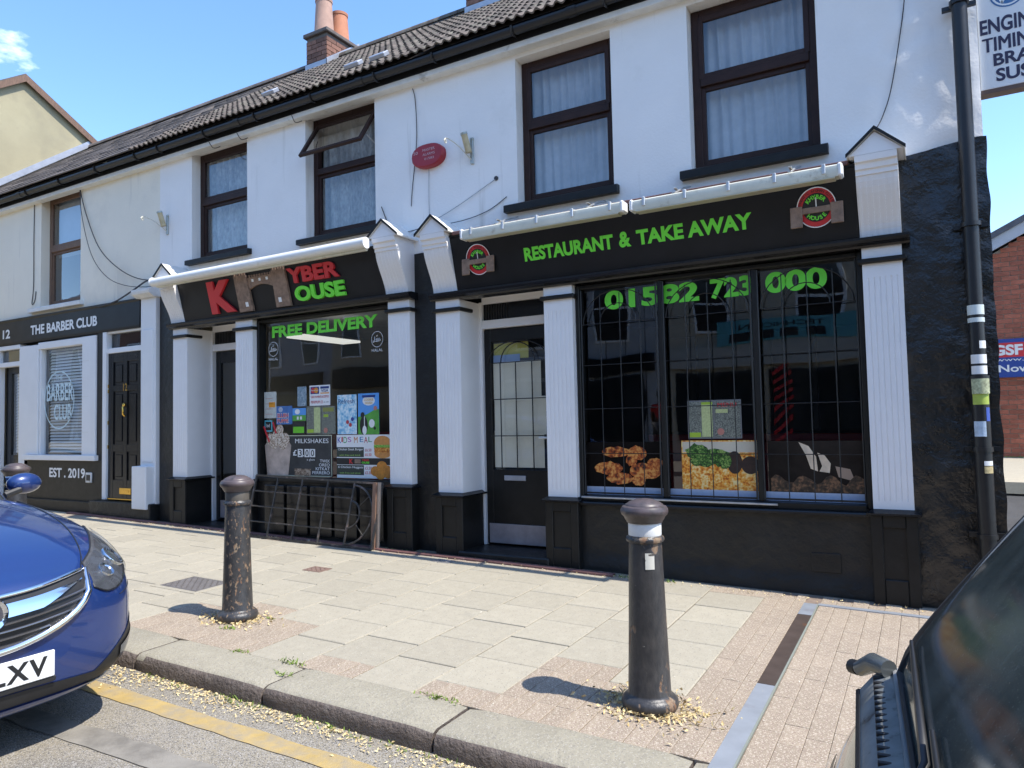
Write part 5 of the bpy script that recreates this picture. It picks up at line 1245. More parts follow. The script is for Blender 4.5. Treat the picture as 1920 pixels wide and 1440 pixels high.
def cable(pts, label, r=.005, m='cable', sub=6, cat='cable'):
    P = []; pts = [Vector(p) for p in pts]
    for i in range(len(pts) - 1):
        p0 = pts[max(i - 1, 0)]; p1 = pts[i]; p2 = pts[i + 1]; p3 = pts[min(i + 2, len(pts) - 1)]
        for k in range(sub):
            t = k / sub; P.append(.5 * ((2 * p1) + (p2 - p0) * t + (2 * p0 - 5 * p1 + 4 * p2 - p3) * t * t + (-p0 + 3 * p1 - 3 * p2 + p3) * t ** 3))
    P.append(pts[-1]); L = pts[0]
    me = MB().tube(P, r, 5).mesh('cable', M[m], L, 60); o = put('cable', me); o.location = L; return tag(o, label, cat)
cable([(-4.43, -.012, 4.72), (-4.40, -.012, 4.6), (-4.385, -.012, 4.3), (-4.40, -.012, 4.05), (-4.45, -.012, 3.7), (-4.47, -.012, 3.5)], 'thin dark cable hanging down the wall left of the alarm box', .004)
cable([(-4.24, -.012, 3.84), (-4.245, -.012, 3.5), (-4.24, -.012, 3.2)], 'thin grey wire dropping straight below the alarm box', .003, 'cable_pale')
cable([(-3.46, -.012, 3.59), (-3.9, -.02, 3.40), (-4.25, -.03, 3.28), (-4.6, -.03, 3.20)], 'pale wire running down to the left from a hole in the wall', .0035, 'cable_pale')
cable([(-3.34, -.012, 3.40), (-3.55, -.015, 3.30), (-3.85, -.03, 3.245), (-4.3, -.05, 3.24), (-4.7, -.03, 3.22)], 'dark sagging wire between the wall and the shop corbel roofs', .004)
cable([(-4.86, -.015, 3.56), (-4.80, -.015, 3.42), (-4.74, -.02, 3.30), (-4.72, -.03, 3.22)], 'short dark wire standing above the takeaway corbel', .005)
cable([(-10.46, -.02, 4.80), (-10.3, -.025, 4.4), (-9.95, -.04, 3.85), (-9.5, -.05, 3.5), (-9.0, -.06, 3.28), (-8.5, -.05, 3.2)], 'black cable sweeping down the cream wall from the eaves', .007)
cable([(-10.46, -.02, 4.78), (-10.38, -.03, 4.35), (-10.1, -.05, 3.75), (-9.7, -.06, 3.38), (-9.2, -.06, 3.2), (-8.6, -.05, 3.13)], 'thinner black cable hanging lower on the cream wall', .005)
cable([(-11.70, -.012, 4.80), (-11.705, -.012, 4.2), (-11.70, -.012, 3.5), (-11.74, -.012, 3.22), (-11.66, -.012, 3.26), (-11.63, -.012, 3.4)], 'dark wire down the cream wall beside the timber window, looped at its end', .006)
cable([(-9.9, -.07, 2.99), (-9.5, -.07, 3.02), (-9.1, -.08, 3.12), (-8.75, -.09, 3.22), (-8.5, -.1, 3.2)], 'black cable lying along the top of the barber sign', .011)
cable([(.02, -.03, 4.80), (.0, -.035, 4.3), (-.06, -.035, 3.9), (-.12, -.035, 3.6), (-.17, -.03, 3.45), (-.21, -.05, 3.36), (-.24, -.08, 3.33)], 'black wire crossing the lumpy white wall by the drainpipe', .004)
hole = MB().lathe(0, 0, [(.001, 0), (.022, 0), (.022, .012), (.001, .014)], 12); hole.xf(Matrix.Translation((-3.455, -.0, 3.60)) @ Matrix.Rotation(R(90), 4, 'X'))
hole.build('wall_hole', M['cable'], rest)
# crack where the two white houses meet, small pipe stubs at the eaves
for X in (-6.9, -6.0, -7.4): cable([(X, -.02, 4.74), (X - .02, -.10, 4.70), (X + .05, -.22, 4.72)], 'twiggy wire under the gutter at %s' % {-6.9: 'the gap between the takeaway upper windows', -6.0: 'the open window', -7.4: 'the lace curtained window'}[X], .005)

# drainpipe with stickers
pc_x, pc_y = .315, -.135
dp = MB().tube([(pc_x, pc_y, z) for z in (-.05, 1.0, 1.46)], .052, 16).tube([(pc_x, pc_y, z) for z in (1.45, 1.52)], .060, 16).tube([(pc_x, pc_y, z) for z in (1.5, 3.0, 4.36)], .047, 16)
dp.tube([(pc_x, pc_y, 4.36), (pc_x, pc_y, 4.44)], .058, 16).tube([(pc_x, pc_y, 4.4), (pc_x, pc_y, 4.6), (pc_x, pc_y - .02, 4.72), (pc_x, -.185, 4.80)], .045, 14)
drain = dp.build('drainpipe', M['gutter'], rest, smooth=40)
for z in (.45, 1.02, 2.52, 4.05): MB().tube([(pc_x, pc_y, z), (pc_x, pc_y, z + .03)], .060, 16).box(pc_x - .1, pc_x + .1, -.09, -.06, z, z + .03).build('pipe_clip', M['gutter'], drain, smooth=40)
def wrap(z0, z1, a0, a1, m, r_=.0485):
    b = MB(); n = 10
    b.grid([[(pc_x + r_ * math.sin(R(a0 + (a1 - a0) * k / n)), pc_y - r_ * math.cos(R(a0 + (a1 - a0) * k / n)), z) for z in (z0, z1)] for k in range(n + 1)]); b.build('sticker', m, drain, smooth=60)
wrap(1.925, 1.99, -85, 85, cmat('st_pale', (.6, .66, .64))); wrap(1.875, 1.905, -85, 85, M['st_pale']); wrap(1.70, 1.75, 10, 70, cmat('st_white', (.8, .8, .78))); wrap(1.60, 1.66, -60, 75, M['st_white']); wrap(1.53, 1.585, -60, 75, M['st_white'])
wrap(1.40, 1.50, -50, 60, cmat('st_olive', (.4, .42, .25), var=.5, sc=60), .0615); wrap(1.33, 1.40, -55, 60, cmat('st_lime', (.4, .5, .08)), .0535); wrap(1.22, 1.31, 30, 60, cmat('st_blue', (.05, .1, .4)), .0535); wrap(1.12, 1.22, -55, 25, cmat('st_lilac', (.45, .55, .65), var=.3, sc=30), .0535); wrap(.93, .96, 0, 65, M['st_white'], .0535); wrap(.88, .925, 0, 65, cmat('st_tan', (.5, .4, .2), var=.4, sc=60), .0535)

# wall sign of the garage
gs = thing('garage_sign', (.42, .0, 3.5), 'white garage sign board with blue roundel and bold dark service words', 'sign')
MB().cbox(.425, 1.75, .03, .07, 3.485, 4.75, .004).build('board', M['shop_white'], gs)
MB().box(.425, 1.75, .025, .12, 3.455, 3.484).build('bottom_rail', cmat('rail_brown', (.12, .07, .05)), gs)
ENG = cmat('sign_navy', (.025, .022, .06))
text('ENGINE', .437, .775, 3.868, 3.975, .028, ENG, gs, .03); text('TIMING', .445, .79, 3.742, 3.842, .028, ENG, gs, .018); text('BRAKES', .505, .90, 3.638, 3.725, .028, ENG, gs, .03); text('SUSPENSION', .515, 1.19, 3.528, 3.618, .028, ENG, gs, .03)
cx, cz = .605, 4.135
disc(cx, cz, .105, .0285, 36).build('roundel', cmat('vw_blue', (.05, .16, .36), .4), gs); disc(cx, cz, .095, .0275, 36, None, .88).build('roundel_ring', M['white_ink'], gs)
b = MB()
def lne(p, q, w=.014): 
    d_ = Vector((q[0] - p[0], q[1] - p[1])).normalized() * w * .5; n_ = (-d_.y, d_.x)
    b.quad((cx + p[0] - n_[0], .0270, cz + p[1] - n_[1]), (cx + q[0] - n_[0], .0270, cz + q[1] - n_[1]), (cx + q[0] + n_[0], .0270, cz + q[1] + n_[1]), (cx + p[0] + n_[0], .0270, cz + p[1] + n_[1]))
lne((-.035, .075), (.0, .005)); lne((.035, .075), (0, .005)); lne((-.072, .04), (-.035, -.07)); lne((-.035, -.07), (0, .0)); lne((0, .0), (.035, -.07)); lne((.035, -.07), (.072, .04))
b.build('roundel_mark', M['white_ink'], gs)

# ================================================================== STREET FURNITURE
BOL = [(0, 0), (.112, 0), (.128, .012), (.134, .03), (.130, .05), (.115, .064), (.104, .07), (.100, .08), (.092, .30), (.083, .60), (.078, .765), (.077, .775), (.088, .78), (.091, .79), (.088, .80), (.078, .806), (.0765, .81), (.0765, .866), (.084, .868), (.086, .876), (.093, .884), (.097, .895), (.108, .905), (.113, .918), (.112, .93), (.104, .943), (.090, .948), (.088, .953), (.070, .965), (.045, .975), (.015, .979), (0, .979)]
def bollard_paint(name, rustamt, seed, wear):
    m = bpy.data.materials.new(name); m.use_nodes = True; nt = m.node_tree; L = nt.links; b = nt.nodes['Principled BSDF']
    tcn = N(nt, 'ShaderNodeTexCoord'); mp_ = N(nt, 'ShaderNodeMapping'); mp_.inputs['Location'].default_value = (seed, seed * .7, 0); mp_.inputs['Scale'].default_value = (1.4, 1.4, .75); L.new(tcn.outputs['Object'], mp_.inputs['Vector'])
    def ns(s, d=6): 
        n = N(nt, 'ShaderNodeTexNoise'); n.inputs['Scale'].default_value = s; n.inputs['Detail'].default_value = d; n.inputs['Roughness'].default_value = .62; L.new(mp_.outputs[0], n.inputs['Vector']); return n.outputs['Fac']
    def rr(s, a, c): 
        n = N(nt, 'ShaderNodeMapRange'); n.inputs[1].default_value = a; n.inputs[2].default_value = c; L.new(s, n.inputs[0]); return n.outputs[0]
    def mxx(f, a, c):
        n = N(nt, 'ShaderNodeMix', data_type='RGBA'); L.new(f, n.inputs[0]); 
        for k, v in ((6, a), (7, c)):
            if isinstance(v, tuple): n.inputs[k].default_value = (*v, 1)
            else: L.new(v, n.inputs[k])
        return n.outputs[2]
    c = mxx(rr(ns(22), .35, .7), (.028, .028, .03), (.055, .052, .05))
    pe_ = rr(ns(wear), rustamt, rustamt + .035); c = mxx(pe_, c, mxx(rr(ns(30), .4, .6), (.17, .09, .05), (.23, .17, .11)))
    c = mxx(rr(ns(45), .70, .72), c, (.42, .40, .34))
    L.new(c, b.inputs['Base Color'])
    ro = N(nt, 'ShaderNodeMapRange'); ro.inputs[3].default_value = .38; ro.inputs[4].default_value = .8; L.new(pe_, ro.inputs[0]); L.new(ro.outputs[0], b.inputs['Roughness'])
    bp = N(nt, 'ShaderNodeBump'); bp.inputs['Strength'].default_value = .5; bp.inputs['Distance'].default_value = .004; inv = N(nt, 'ShaderNodeMath', operation='MULTIPLY_ADD'); inv.inputs[1].default_value = -1.0; L.new(pe_, inv.inputs[0]); L.new(ns(60), inv.inputs[2]); L.new(inv.outputs[0], bp.inputs['Height']); L.new(bp.outputs[0], b.inputs['Normal']); return m
def bollard(x, y, label, m, band, lean=0):
    g_ = gz(x, y); t = thing('bollard', (x, y, g_), label, 'bollard', 'cast iron bollards along the kerb')
    MB().lathe(x, y, BOL[1:19], 32, g_ - .004).build('post', m, t, smooth=45)
    MB().lathe(x, y, [(.0772, .808), (.0780, .812), (.0780, .864), (.0772, .867)], 32, g_ - .004).build('reflective_band', band, t, smooth=45)
    MB().lathe(x, y, BOL[17:-1], 32, g_ - .004).build('cap', cmat('bollard_cap', (.085, .066, .068), .42, var=.25, sc=14, c2=(.05, .045, .045), c2sc=9, c2r=(.5, .6)), t, smooth=35)
    t.rotation_euler = (0, lean, 0); return t
band_w = mat('band_white', (.70, .70, .68), .4, var=.05, sc=8, c2=(.12, .07, .05), c2sc=13, c2r=(.66, .69))
band_o = mat('band_worn', (.085, .075, .062), .6, var=.3, sc=8, c2=(.3, .3, .28), c2sc=9, c2r=(.6, .7))
b2 = bollard(-1.185, -2.50, 'black cast iron bollard with peeling rust patches and white band, nearest the camera', bollard_paint('bollard_peel', .555, 2.2, 6.0), band_w)
b = MB(); n = 6
b.grid([[(-1.185 + .0835 * math.sin(R(a)), -2.50 - .0835 * math.cos(R(a)), gz(-1.185, -2.5) + z) for z in (.655, .73)] for a in [18 + 30 * k / n for k in range(n + 1)]]); b.build('torn_label', cmat('torn_label', (.62, .60, .52), c2=(.08, .07, .06), c2sc=20, c2r=(.55, .58)), b2, smooth=60)
bollard(-4.12, -2.45, 'rust speckled black bollard standing by the square drain cover', bollard_paint('bollard_rust', .565, 7.7, 28), band_o)
bollard(-7.03, -2.45, 'dark bollard with white band partly hidden behind the blue car', bollard_paint('bollard_dark', .66, 4.1, 9), band_w)

# drain covers, channel strip
def cover_plate(x0, x1, y0, y1, label, m, pat):
    cx, cy = (x0 + x1) / 2, (y0 + y1) / 2; t = thing('drain_cover', (cx, cy, gz(cx, cy)), label, 'drain cover')
    def tl(b): b.xf(Matrix.Translation((cx, cy, gz(cx, cy))) @ rotp @ Matrix.Translation((-cx, -cy, 0))); return b
    tl(MB().cbox(x0, x1, y0, y1, -.02, .0045, .003)).build('plate', m, t)
    b = MB()
    n = int((x1 - x0) / pat); k = int((y1 - y0) / pat)
    for i in range(n):
        for j in range(k):
            X = x0 + .02 + (x1 - x0 - .04) * (i + .5) / n; Y = y0 + .02 + (y1 - y0 - .04) * (j + .5) / k
            a = (1 if (i + j) % 2 else -1) * R(45); dx, dy = math.cos(a) * pat * .42, math.sin(a) * pat * .42; w = pat * .12
            nx_, ny_ = -math.sin(a) * w, math.cos(a) * w
            b.add([(X - dx - nx_, Y - dy - ny_, .004), (X + dx - nx_, Y + dy - ny_, .004), (X + dx + nx_, Y + dy + ny_, .004), (X - dx + nx_, Y - dy + ny_, .004), (X - dx, Y - dy, .009), (X + dx, Y + dy, .009)], [(0, 1, 5, 4), (2, 3, 4, 5), (1, 2, 5), (3, 0, 4)])
    tl(b).build('tread', m, t)
    if x1 - x0 > .4:
        f = MB().cbox(x0 - .05, x1 + .05, y0 - .05, y0 - .004, -.02, .005, .003).cbox(x0 - .05, x1 + .05, y1 + .004, y1 + .05, -.02, .005, .003).cbox(x0 - .05, x0 - .004, y0 - .004, y1 + .004, -.02, .0048, .003).cbox(x1 + .004, x1 + .05, y0 - .004, y1 + .004, -.02, .0048, .003)
        tl(f).build('surround', M['slab'], t)
cover_plate(-5.47, -5.01, -2.12, -1.80, 'square ribbed iron drain cover in the paving behind the rusty bollard', cmat('cover_iron', (.115, .105, .10), .6, var=.25, sc=12), .034)
cover_plate(-4.81, -4.60, -1.21, -1.05, 'small rusty stop tap cover in the slabs before the leaning grille', cmat('cover_rust', (.17, .11, .085), .7, var=.3, sc=14), .03)
cover_plate(-3.98, -3.79, -.43, -.31, 'tiny worn cover in the paving at the foot of the restaurant door', cmat('cover_grey', (.2, .19, .18), .7, var=.3, sc=14), .03)
def zstrip(x0, x1, y0, y1, dz, b): return b.add([(x0, y0, gz(x0, y0) + dz), (x1, y0, gz(x1, y0) + dz), (x1, y1, gz(x1, y1) + dz), (x0, y1, gz(x0, y1) + dz), (x0, y0, gz(x0, y0) - .02), (x1, y0, gz(x1, y0) - .02), (x1, y1, gz(x1, y1) - .02), (x0, y1, gz(x0, y1) - .02)], [(0, 1, 2, 3), (0, 4, 5, 1), (1, 5, 6, 2), (3, 2, 6, 7), (0, 3, 7, 4)])
cs = thing('drainage_channel', (-.76, -1.6, gz(-.76, -1.6)), 'long metal drainage channel running across the pavement to the kerb', 'drain')
zstrip(-.80, -.712, -3.02, -1.99, .006, MB()).build('steel_plate', M['steel'], cs); zstrip(-.80, -.712, -1.985, -.66, .0055, MB()).build('rusty_plate', M['rust_plate'], cs); zstrip(-.80, -.712, -.655, -.36, .006, MB()).build('steel_plate', M['steel'], cs); zstrip(-.708, .55, -.385, -.335, .006, MB()).build('steel_strip', M['steel'], cs)
zstrip(-.712, -.705, -3.02, -.36, .008, MB()).build('edge_lip', cmat('lip_green', (.33, .36, .31), .5, metal=.4), cs)

# leaning iron grille below the takeaway window
lg = thing('leaning_grille', (-5.7, -.2, .05), 'detached iron window grille lying on its side against the takeaway front', 'grille')
Lx0, Lx1 = -6.63, -4.80; Lz0, Lz1 = .0, .69
def LP(u, w):                                     # u along, w up; leaning back
    x = Lx0 + (Lx1 - Lx0) * u; zb = gz(x, -.30) + .015; return Vector((x + .05 * w, -.31 + .13 * w, zb + (.655 - .02 * u) * w))
def bar(a, c, r_, nm='bar', n=4): MB().tube([LP(*a), LP(*c)], r_, n).build(nm, M['grille_iron'], lg)
bar((0, 0), (1, 0), .014, 'frame_bar'); bar((0, 1), (1, 1), .014, 'frame_bar'); bar((0, 0), (0, 1), .014, 'frame_bar'); bar((1, 0), (1, 1), .014, 'frame_bar')
for u in (.19, .395, .60, .80): bar((u, 0), (u, 1), .011, 'cross_bar')
for w in (.24, .49, .74): bar((0, w), (.80, w), .0085, 'long_bar', 5)
bar((.80, .49), (.985, .49), .006, 'long_bar')
for rr_ in (.165, .075):
    pts = []
    for k in range(15):
        a = R(-90 + 180 * k / 14); pts.append(LP(.80 + rr_ * math.cos(a) * (1.0), .49 + rr_ * 2.78 * math.sin(a)))
    MB().tube(pts, .0105, 6).build('arch_bar', M['grille_iron'], lg, smooth=60)
bar((.855, .62), (.92, .79), .005, 'scroll_bar'); bar((.855, .36), (.92, .2), .005, 'scroll_bar')
lb = thing('leaning_board', (-4.83, -.17, .05), 'narrow brown board standing at the end of the leaning grille', 'board')
MB().prism([(-4.845, .02), (-4.80, .018), (-4.762, .70), (-4.803, .70)], -.27, -.235, 'y').xf(Matrix.Identity(4)).build('board', cmat('brown_board', (.21, .125, .085), .7, var=.25, sc=9), lb, fix=True); MB().prism([(-4.79, .02), (-4.77, .02), (-4.735, .70), (-4.757, .70)], -.25, -.22, 'y').build('edge_strip', cmat('tan_board', (.42, .33, .26), .7), lb, fix=True)
# loose panel behind the grille
lp = thing('loose_panel', (-5.7, -.12, .05), 'black panelled board propped behind the leaning grille', 'board')
b = MB()
for i in range(5): b.cbox(-6.55 + i * .355, -6.24 + i * .355, -.105, -.085, .09, .62, .006)
b.build('panel_boards', M['black_gloss'], lp)

# ================================================================== NEIGHBOURS
gh = thing('gable_house', (-15.5, 1.6, 0), 'tall beige rendered house whose gable rises above the tiled roof at left', 'house')
M['beige'] = mat('beige', (.36, .32, .205), .85, var=.12, sc=1.2, bump=.2, bsc=20, c2=(.28, .25, .17), c2sc=1.6, c2r=(.5, .75))
ax, ay, az = -15.45, 1.62, 8.36
MB().prism([(-1.6, 0), (5.4, 0), (5.4, az - .625 * (5.4 - ay)), (ay, az), (-1.6, az - .70 * (ay + 1.6))], ax - 6, ax, 'x').build('wall', M['beige'], gh, fix=True)
rb = MB()
for (y1, z1, s_) in ((5.6, az - .625 * (5.6 - ay), 1), (-1.8, az - .70 * (ay + 1.8), -1)):
    rb.add([(ax + .07, ay, az + .03), (ax + .07, y1, z1 + .03), (ax - 6.1, y1, z1 + .03), (ax - 6.1, ay, az + .03), (ax + .07, ay, az + .10), (ax + .07, y1, z1 + .10), (ax - 6.1, y1, z1 + .10), (ax - 6.1, ay, az + .10)], [(0, 1, 5, 4), (4, 5, 6, 7), (0, 3, 2, 1), (1, 2, 6, 5), (3, 7, 6, 2)])
rb.build('roof', M['flat_tile'], gh, fix=True)
vb_ = MB()
for (y1, z1) in ((5.6, az - .625 * (5.6 - ay)), (-1.8, az - .70 * (ay + 1.8))):
    vb_.add([(ax + .075, ay, az - .07), (ax + .075, y1, z1 - .07), (ax + .095, y1, z1 - .07), (ax + .095, ay, az - .07), (ax + .075, ay, az + .07), (ax + .075, y1, z1 + .07), (ax + .095, y1, z1 + .07), (ax + .095, ay, az + .07)], [(2, 3, 7, 6), (0, 1, 5, 4), (4, 5, 6, 7), (0, 3, 2, 1)])
vb_.build('barge_board', M['timber'], gh, fix=True)
fl_ = MB(); 
pA = E0 + SD * .2; 
fl_.prism([(-.1, 5.06), (3.0, 7.44), (3.0, 7.58), (-.1, 5.20)], ax - .01, ax + .06, 'x'); fl_.build('flashing', M['lead'], gh, fix=True)

bb = thing('brick_building', (1.5, 8.0, .55), 'red brick building with blue and red shop sign far down the side street', 'building')
BY = 8.0; bz0 = .45
MB().prism([(.9, -.2), (12, -.2), (12, 9.4), (6.4, 6.6), (.9, 3.72)], BY + .012, BY + 7, 'y').build('wall', M['mortar'], bb, fix=True)
me_br = MB().box(-.1075, .1075, 0, .05, 0, .066).mesh('brick', M['red_brick']); brest = MB(); nb_ = 0
cells = []
for r_ in range(110):
    z = bz0 + r_ * .076
    for k in range(52):
        X = .92 + .1075 + k * .2255 - (.113 if r_ % 2 else 0)
        if z + .07 > 3.72 + (X - .9) * .5236 or X > 11.8 or X < .98: continue
        cells.append((X, z))
cells.sort(key=lambda c: c[0])
for X, z in cells:
    if nb_ < 300 and X < 2.6 and z < 5:
        o = put('brick', me_br, bb); o.location = Vector((X, BY + random.uniform(-.002, .002), z)) - wloc(bb); nb_ += 1
    else: brest.add([(v.co.x + X, v.co.y + BY, v.co.z + z) for v in me_br.vertices], [tuple(p.vertices) for p in me_br.polygons])
tag(brest.build('brickwork', M['red_brick'], bb), kind='stuff')
vg = MB().prism([(.62, 3.60), (6.4, 6.62), (6.4, 6.86), (.62, 3.84)], BY - .16, BY - .12, 'y').prism([(6.4, 6.62), (12.2, 9.55), (12.2, 9.8), (6.4, 6.86)], BY - .161, BY - .121, 'y'); vg.build('barge_board', cmat('barge_grey', (.45, .47, .50), .5), bb, fix=True)
MB().prism([(.60, 3.78), (12.2, 9.75), (12.2, 9.85), (.60, 3.88)], BY - .2, BY + 7, 'y').build('roof', cmat('slate', (.10, .105, .12), .7, var=.25, sc=6), bb, fix=True)
sgn = thing('shop_sign', (2.2, BY - .06, 2.3), 'blue and red car parts sign on the brick wall beyond the drainpipe', 'sign')
MB().cbox(.98, 3.6, BY - .06, BY - .02, 1.79, 2.40, .006).build('board', cmat('sign_blue', (.02, .06, .28), .4), sgn)
rect(1.0, 3.58, 2.11, 2.34, BY - .062).build('red_band', M['red'], sgn)
text('GSF CAR PARTS', .96, 2.65, 2.14, 2.31, BY - .064, M['white_ink'], sgn, .04); text('www.gsfcarparts.com', 1.0, 2.35, 2.03, 2.10, BY - .064, M['white_ink'], sgn, .0); text('Now Open', 1.03, 1.98, 1.84, 1.99, BY - .064, M['white_ink'], sgn, .02)
disc(1.80, 1.915, .08, BY - .065, 20, None, .6).build('ring', cmat('ring_teal', (.05, .5, .5)), sgn)
sp_ = MB(); sp_.grid([[(x, y, gnd(x, y) + .10) for y in (5.6, 6.6, 7.6, 8.05)] for x in (.45, 3, 8, 14)]); sp_.grid([[(x, 5.6, gnd(x, 5.6) + z) for z in (-.05, .10)] for x in (.45, 3, 8, 14)])
tag(sp_.build('side_pavement', M['slab']), kind='structure')

# houses across the street, seen only as reflections in the glass
def opposite(x0, x1, zt, m, label, shopc, seed):
    t = thing('opposite_house', ((x0 + x1) / 2, -13.2, 0), label, 'house', 'houses across the street mirrored in the windows')
    Y0 = -13.2; MB().box(x0, x1, Y0 - 7, Y0, -.3, zt).build('wall', m, t)
    MB().prism([(Y0 + .25, zt), (Y0 - 3.5, zt + 2.5), (Y0 - 7.2, zt)], x0, x1, 'x').build('roof', cmat('slate', (.1, .105, .12)), t, fix=True)
    n = int((x1 - x0) / 2.0)
    for i in range(n):
        c = x0 + (x1 - x0) * (i + .5) / n
        w = MB().cbox(c - .5, c + .5, Y0, Y0 + .05, 3.5, 5.1, .01).build('window', M['shop_white'], t); MB().box(c - .43, c + .43, Y0 + .05, Y0 + .056, 3.57, 4.27).build('pane', M['glass_dark_solid'], w); MB().box(c - .43, c + .43, Y0 + .05, Y0 + .056, 4.33, 5.03).build('pane', M['glass_dark_solid'], w)
    f = MB().cbox(x0 + .2, x1 - .2, Y0, Y0 + .12, 2.5, 3.1, .01).build('shop_fascia', shopc, t)
    for i in range(2):
        a = x0 + .4 + i * (x1 - x0 - .6) / 2; MB().box(a, a + (x1 - x0) / 2 - .6, Y0, Y0 + .06, .5, 2.4).build('shop_pane', M['glass_dark_solid'], t)
    return t, f
M['glass_dark_solid'] = mat('glass_dark_solid', (.02, .022, .025), .06, var=.1)
M['opp_grey'] = mat('opp_grey', (.34, .35, .37), .8)
for i_, (a_, b_, h_, mm_) in enumerate(((-18.5, -12, 6.4, mat('opp_buff2', (.40, .34, .25), .8)), (-24.5, -18.5, 7.2, M['opp_grey']), (-31, -24.5, 6.6, mat('opp_brick', (.26, .13, .09), .85)), (-38, -31, 7.0, mat('opp_pale', (.5, .5, .5), .8)), (-46, -38, 6.4, M['opp_grey']))):
    opposite(a_, b_, h_, mm_, '%s house across the street mirrored in the %s' % (('buff', 'tall grey', 'brick', 'pale', 'low grey')[i_], ('takeaway glass', 'takeaway window and its posters', 'takeaway door side', 'barber window', 'barber door fanlight')[i_]), M['sign_black'], i_)
opposite(-12, -6.2, 6.0, mat('opp_grey', (.42, .43, .45), .8), 'grey rendered house across the street mirrored in the takeaway window', M['sign_black'], 1)
opposite(-6.2, -.8, 6.3, mat('opp_cream', (.50, .45, .36), .8), 'cream house across the street mirrored in the restaurant window', cmat('p_cream2', (.45, .45, .42)), 2)
o3, f3 = opposite(-.8, 5.2, 5.6, mat('opp_buff', (.42, .36, .28), .8), 'buff house with teal shop fascia across the street mirrored in the glass', cmat('teal', (.10, .36, .42)), 3)
ts = thing('teal_sign', (-3.1, -13.1, 3.1), 'teal sign board across the street mirrored in the right bays of the restaurant window', 'sign')
MB().cbox(-4.7, -1.4, -13.14, -13.04, 3.05, 3.75, .01).build('board', cmat('teal', (.10, .36, .42)), ts)
tx = text_mb('TECHNICIAN', 0, 2.1, 3.45, 3.62, 0, .01); tx.v = [Vector((-2.0 - p.x, -13.03, p.z)) for p in tx.v]; tx.build('lettering', M['black_ink'], ts)
for i_ in range(4): MB().box(-4.3 + i_ * .62, -3.85 + i_ * .62, -13.035, -13.03, 3.12, 3.38).build('picture_panel', M['black_ink'], ts)
pol = MB(); 
for k in range(8):
    z = .6 + k * .23; pol.quad((-3.3, -13.2 + .08, z), (-2.8, -13.2 + .08, z + .3), (-2.8, -13.2 + .08, z + .4), (-3.3, -13.2 + .08, z + .1))
pol.build('barber_stripes', M['red'], o3)
opposite(5.2, 12, 6.2, M['opp_grey'] if 'opp_grey' in M else mat('opp_grey2', (.4, .4, .41), .8), 'grey house at the far end across the street', M['sign_black'], 4)

# ================================================================== LITTER AND WEEDS
def litter(name, spots, m, label, cat, size=(.006, .016), up=.5, zoff=.004, zf=gz):
    b = MB()
    for (x, y) in spots:
        z = zf(x, y) + zoff; s_ = random.uniform(*size); a = random.uniform(0, 6.28); t1 = random.gauss(0, up); t2 = random.gauss(0, up)
        mt = Matrix.Translation((x, y, z + abs(t1) * s_ * .6)) @ Matrix.Rotation(a, 4, 'Z') @ Matrix.Rotation(t1, 4, 'X') @ Matrix.Rotation(t2, 4, 'Y')
        pts = [mt @ Vector(p) for p in ((-s_, 0, 0), (-.2 * s_, -.45 * s_, .12 * s_), (s_, 0, 0), (-.2 * s_, .45 * s_, .12 * s_))]
        b.add(pts, [(0, 1, 2), (0, 2, 3)])
    o = b.build(name, m); return tag(o, label, cat, kind='stuff')
random.seed(5)
sp1 = []
for i in range(12500):                                   # gutter drift
    x = random.uniform(-9, 1.5); d_ = abs(random.gauss(0, .075)) * (1.0 + .6 * noise.noise(Vector((x * 1.3, 0, 4)))); 
    if random.random() < .25 + .75 * max(0, .5 + 1.2 * noise.noise(Vector((x * 1.1, 2, 0)))): sp1.append((x, KY1 - .012 - d_))
litter('gutter_litter', sp1, M['leaf_dry'], 'dry yellow leaf and blossom litter lying along the gutter', 'leaf litter', (.0025, .012), .45, .006, rz)
sp2 = []
for (bx, by, n_, sx) in ((-1.185, -2.5, 750, .085), (-4.12, -2.45, 480, .07)):
    for i in range(n_):
        a = random.uniform(0, 6.28); d_ = .125 + abs(random.gauss(0, sx)); 
        if math.sin(a) < .3 or random.random() < .5: sp2.append((bx + d_ * math.cos(a) * 1.15, by + d_ * math.sin(a) * .85))
litter('bollard_litter', sp2, M['leaf_dry'], 'dry curled leaves gathered round the feet of the bollards', 'leaf litter', (.003, .018), .9, .006)
sp3 = [(random.uniform(-9.5, .3), -.17 - abs(random.gauss(0, .04)) - .05 * (noise.noise(Vector((i * .01, 1, 1))) > 0)) for i in range(900)]
litter('shopfront_litter', sp3, M['leaf_dry'], 'pale dry litter along the foot of the shop fronts', 'leaf litter', (.004, .011), .5, .006)
sp4 = [(random.uniform(-9, .5), random.uniform(-2.85, -.3)) for i in range(260)]
litter('pavement_specks', sp4, cmat('speck_pale', (.6, .55, .45)), 'scattered pale specks of litter on the paving', 'litter', (.003, .008), .3, .005)
def weeds(name, clumps, label):
    b = MB()
    for (x, y, n_, s_, zf_) in clumps:
        for i in range(n_):
            px2 = x + random.gauss(0, s_); py2 = y + random.gauss(0, s_ * .35); h = random.uniform(.006, .024) * (s_ / .05) ** .5; a = random.uniform(0, 6.28); z = zf_(px2, py2)
            dx, dy = math.cos(a) * .004, math.sin(a) * .004; lx, ly = random.gauss(0, .018), random.gauss(0, .014)
            b.add([(px2 - dx, py2 - dy, z), (px2 + dx, py2 + dy, z), (px2 + dx + lx * .5, py2 + dy + ly * .5, z + h * .7), (px2 + lx, py2 + ly, z + h)], [(0, 1, 2), (0, 2, 3)])
    return tag(b.build(name, M['weed']), label, 'weeds', kind='stuff')
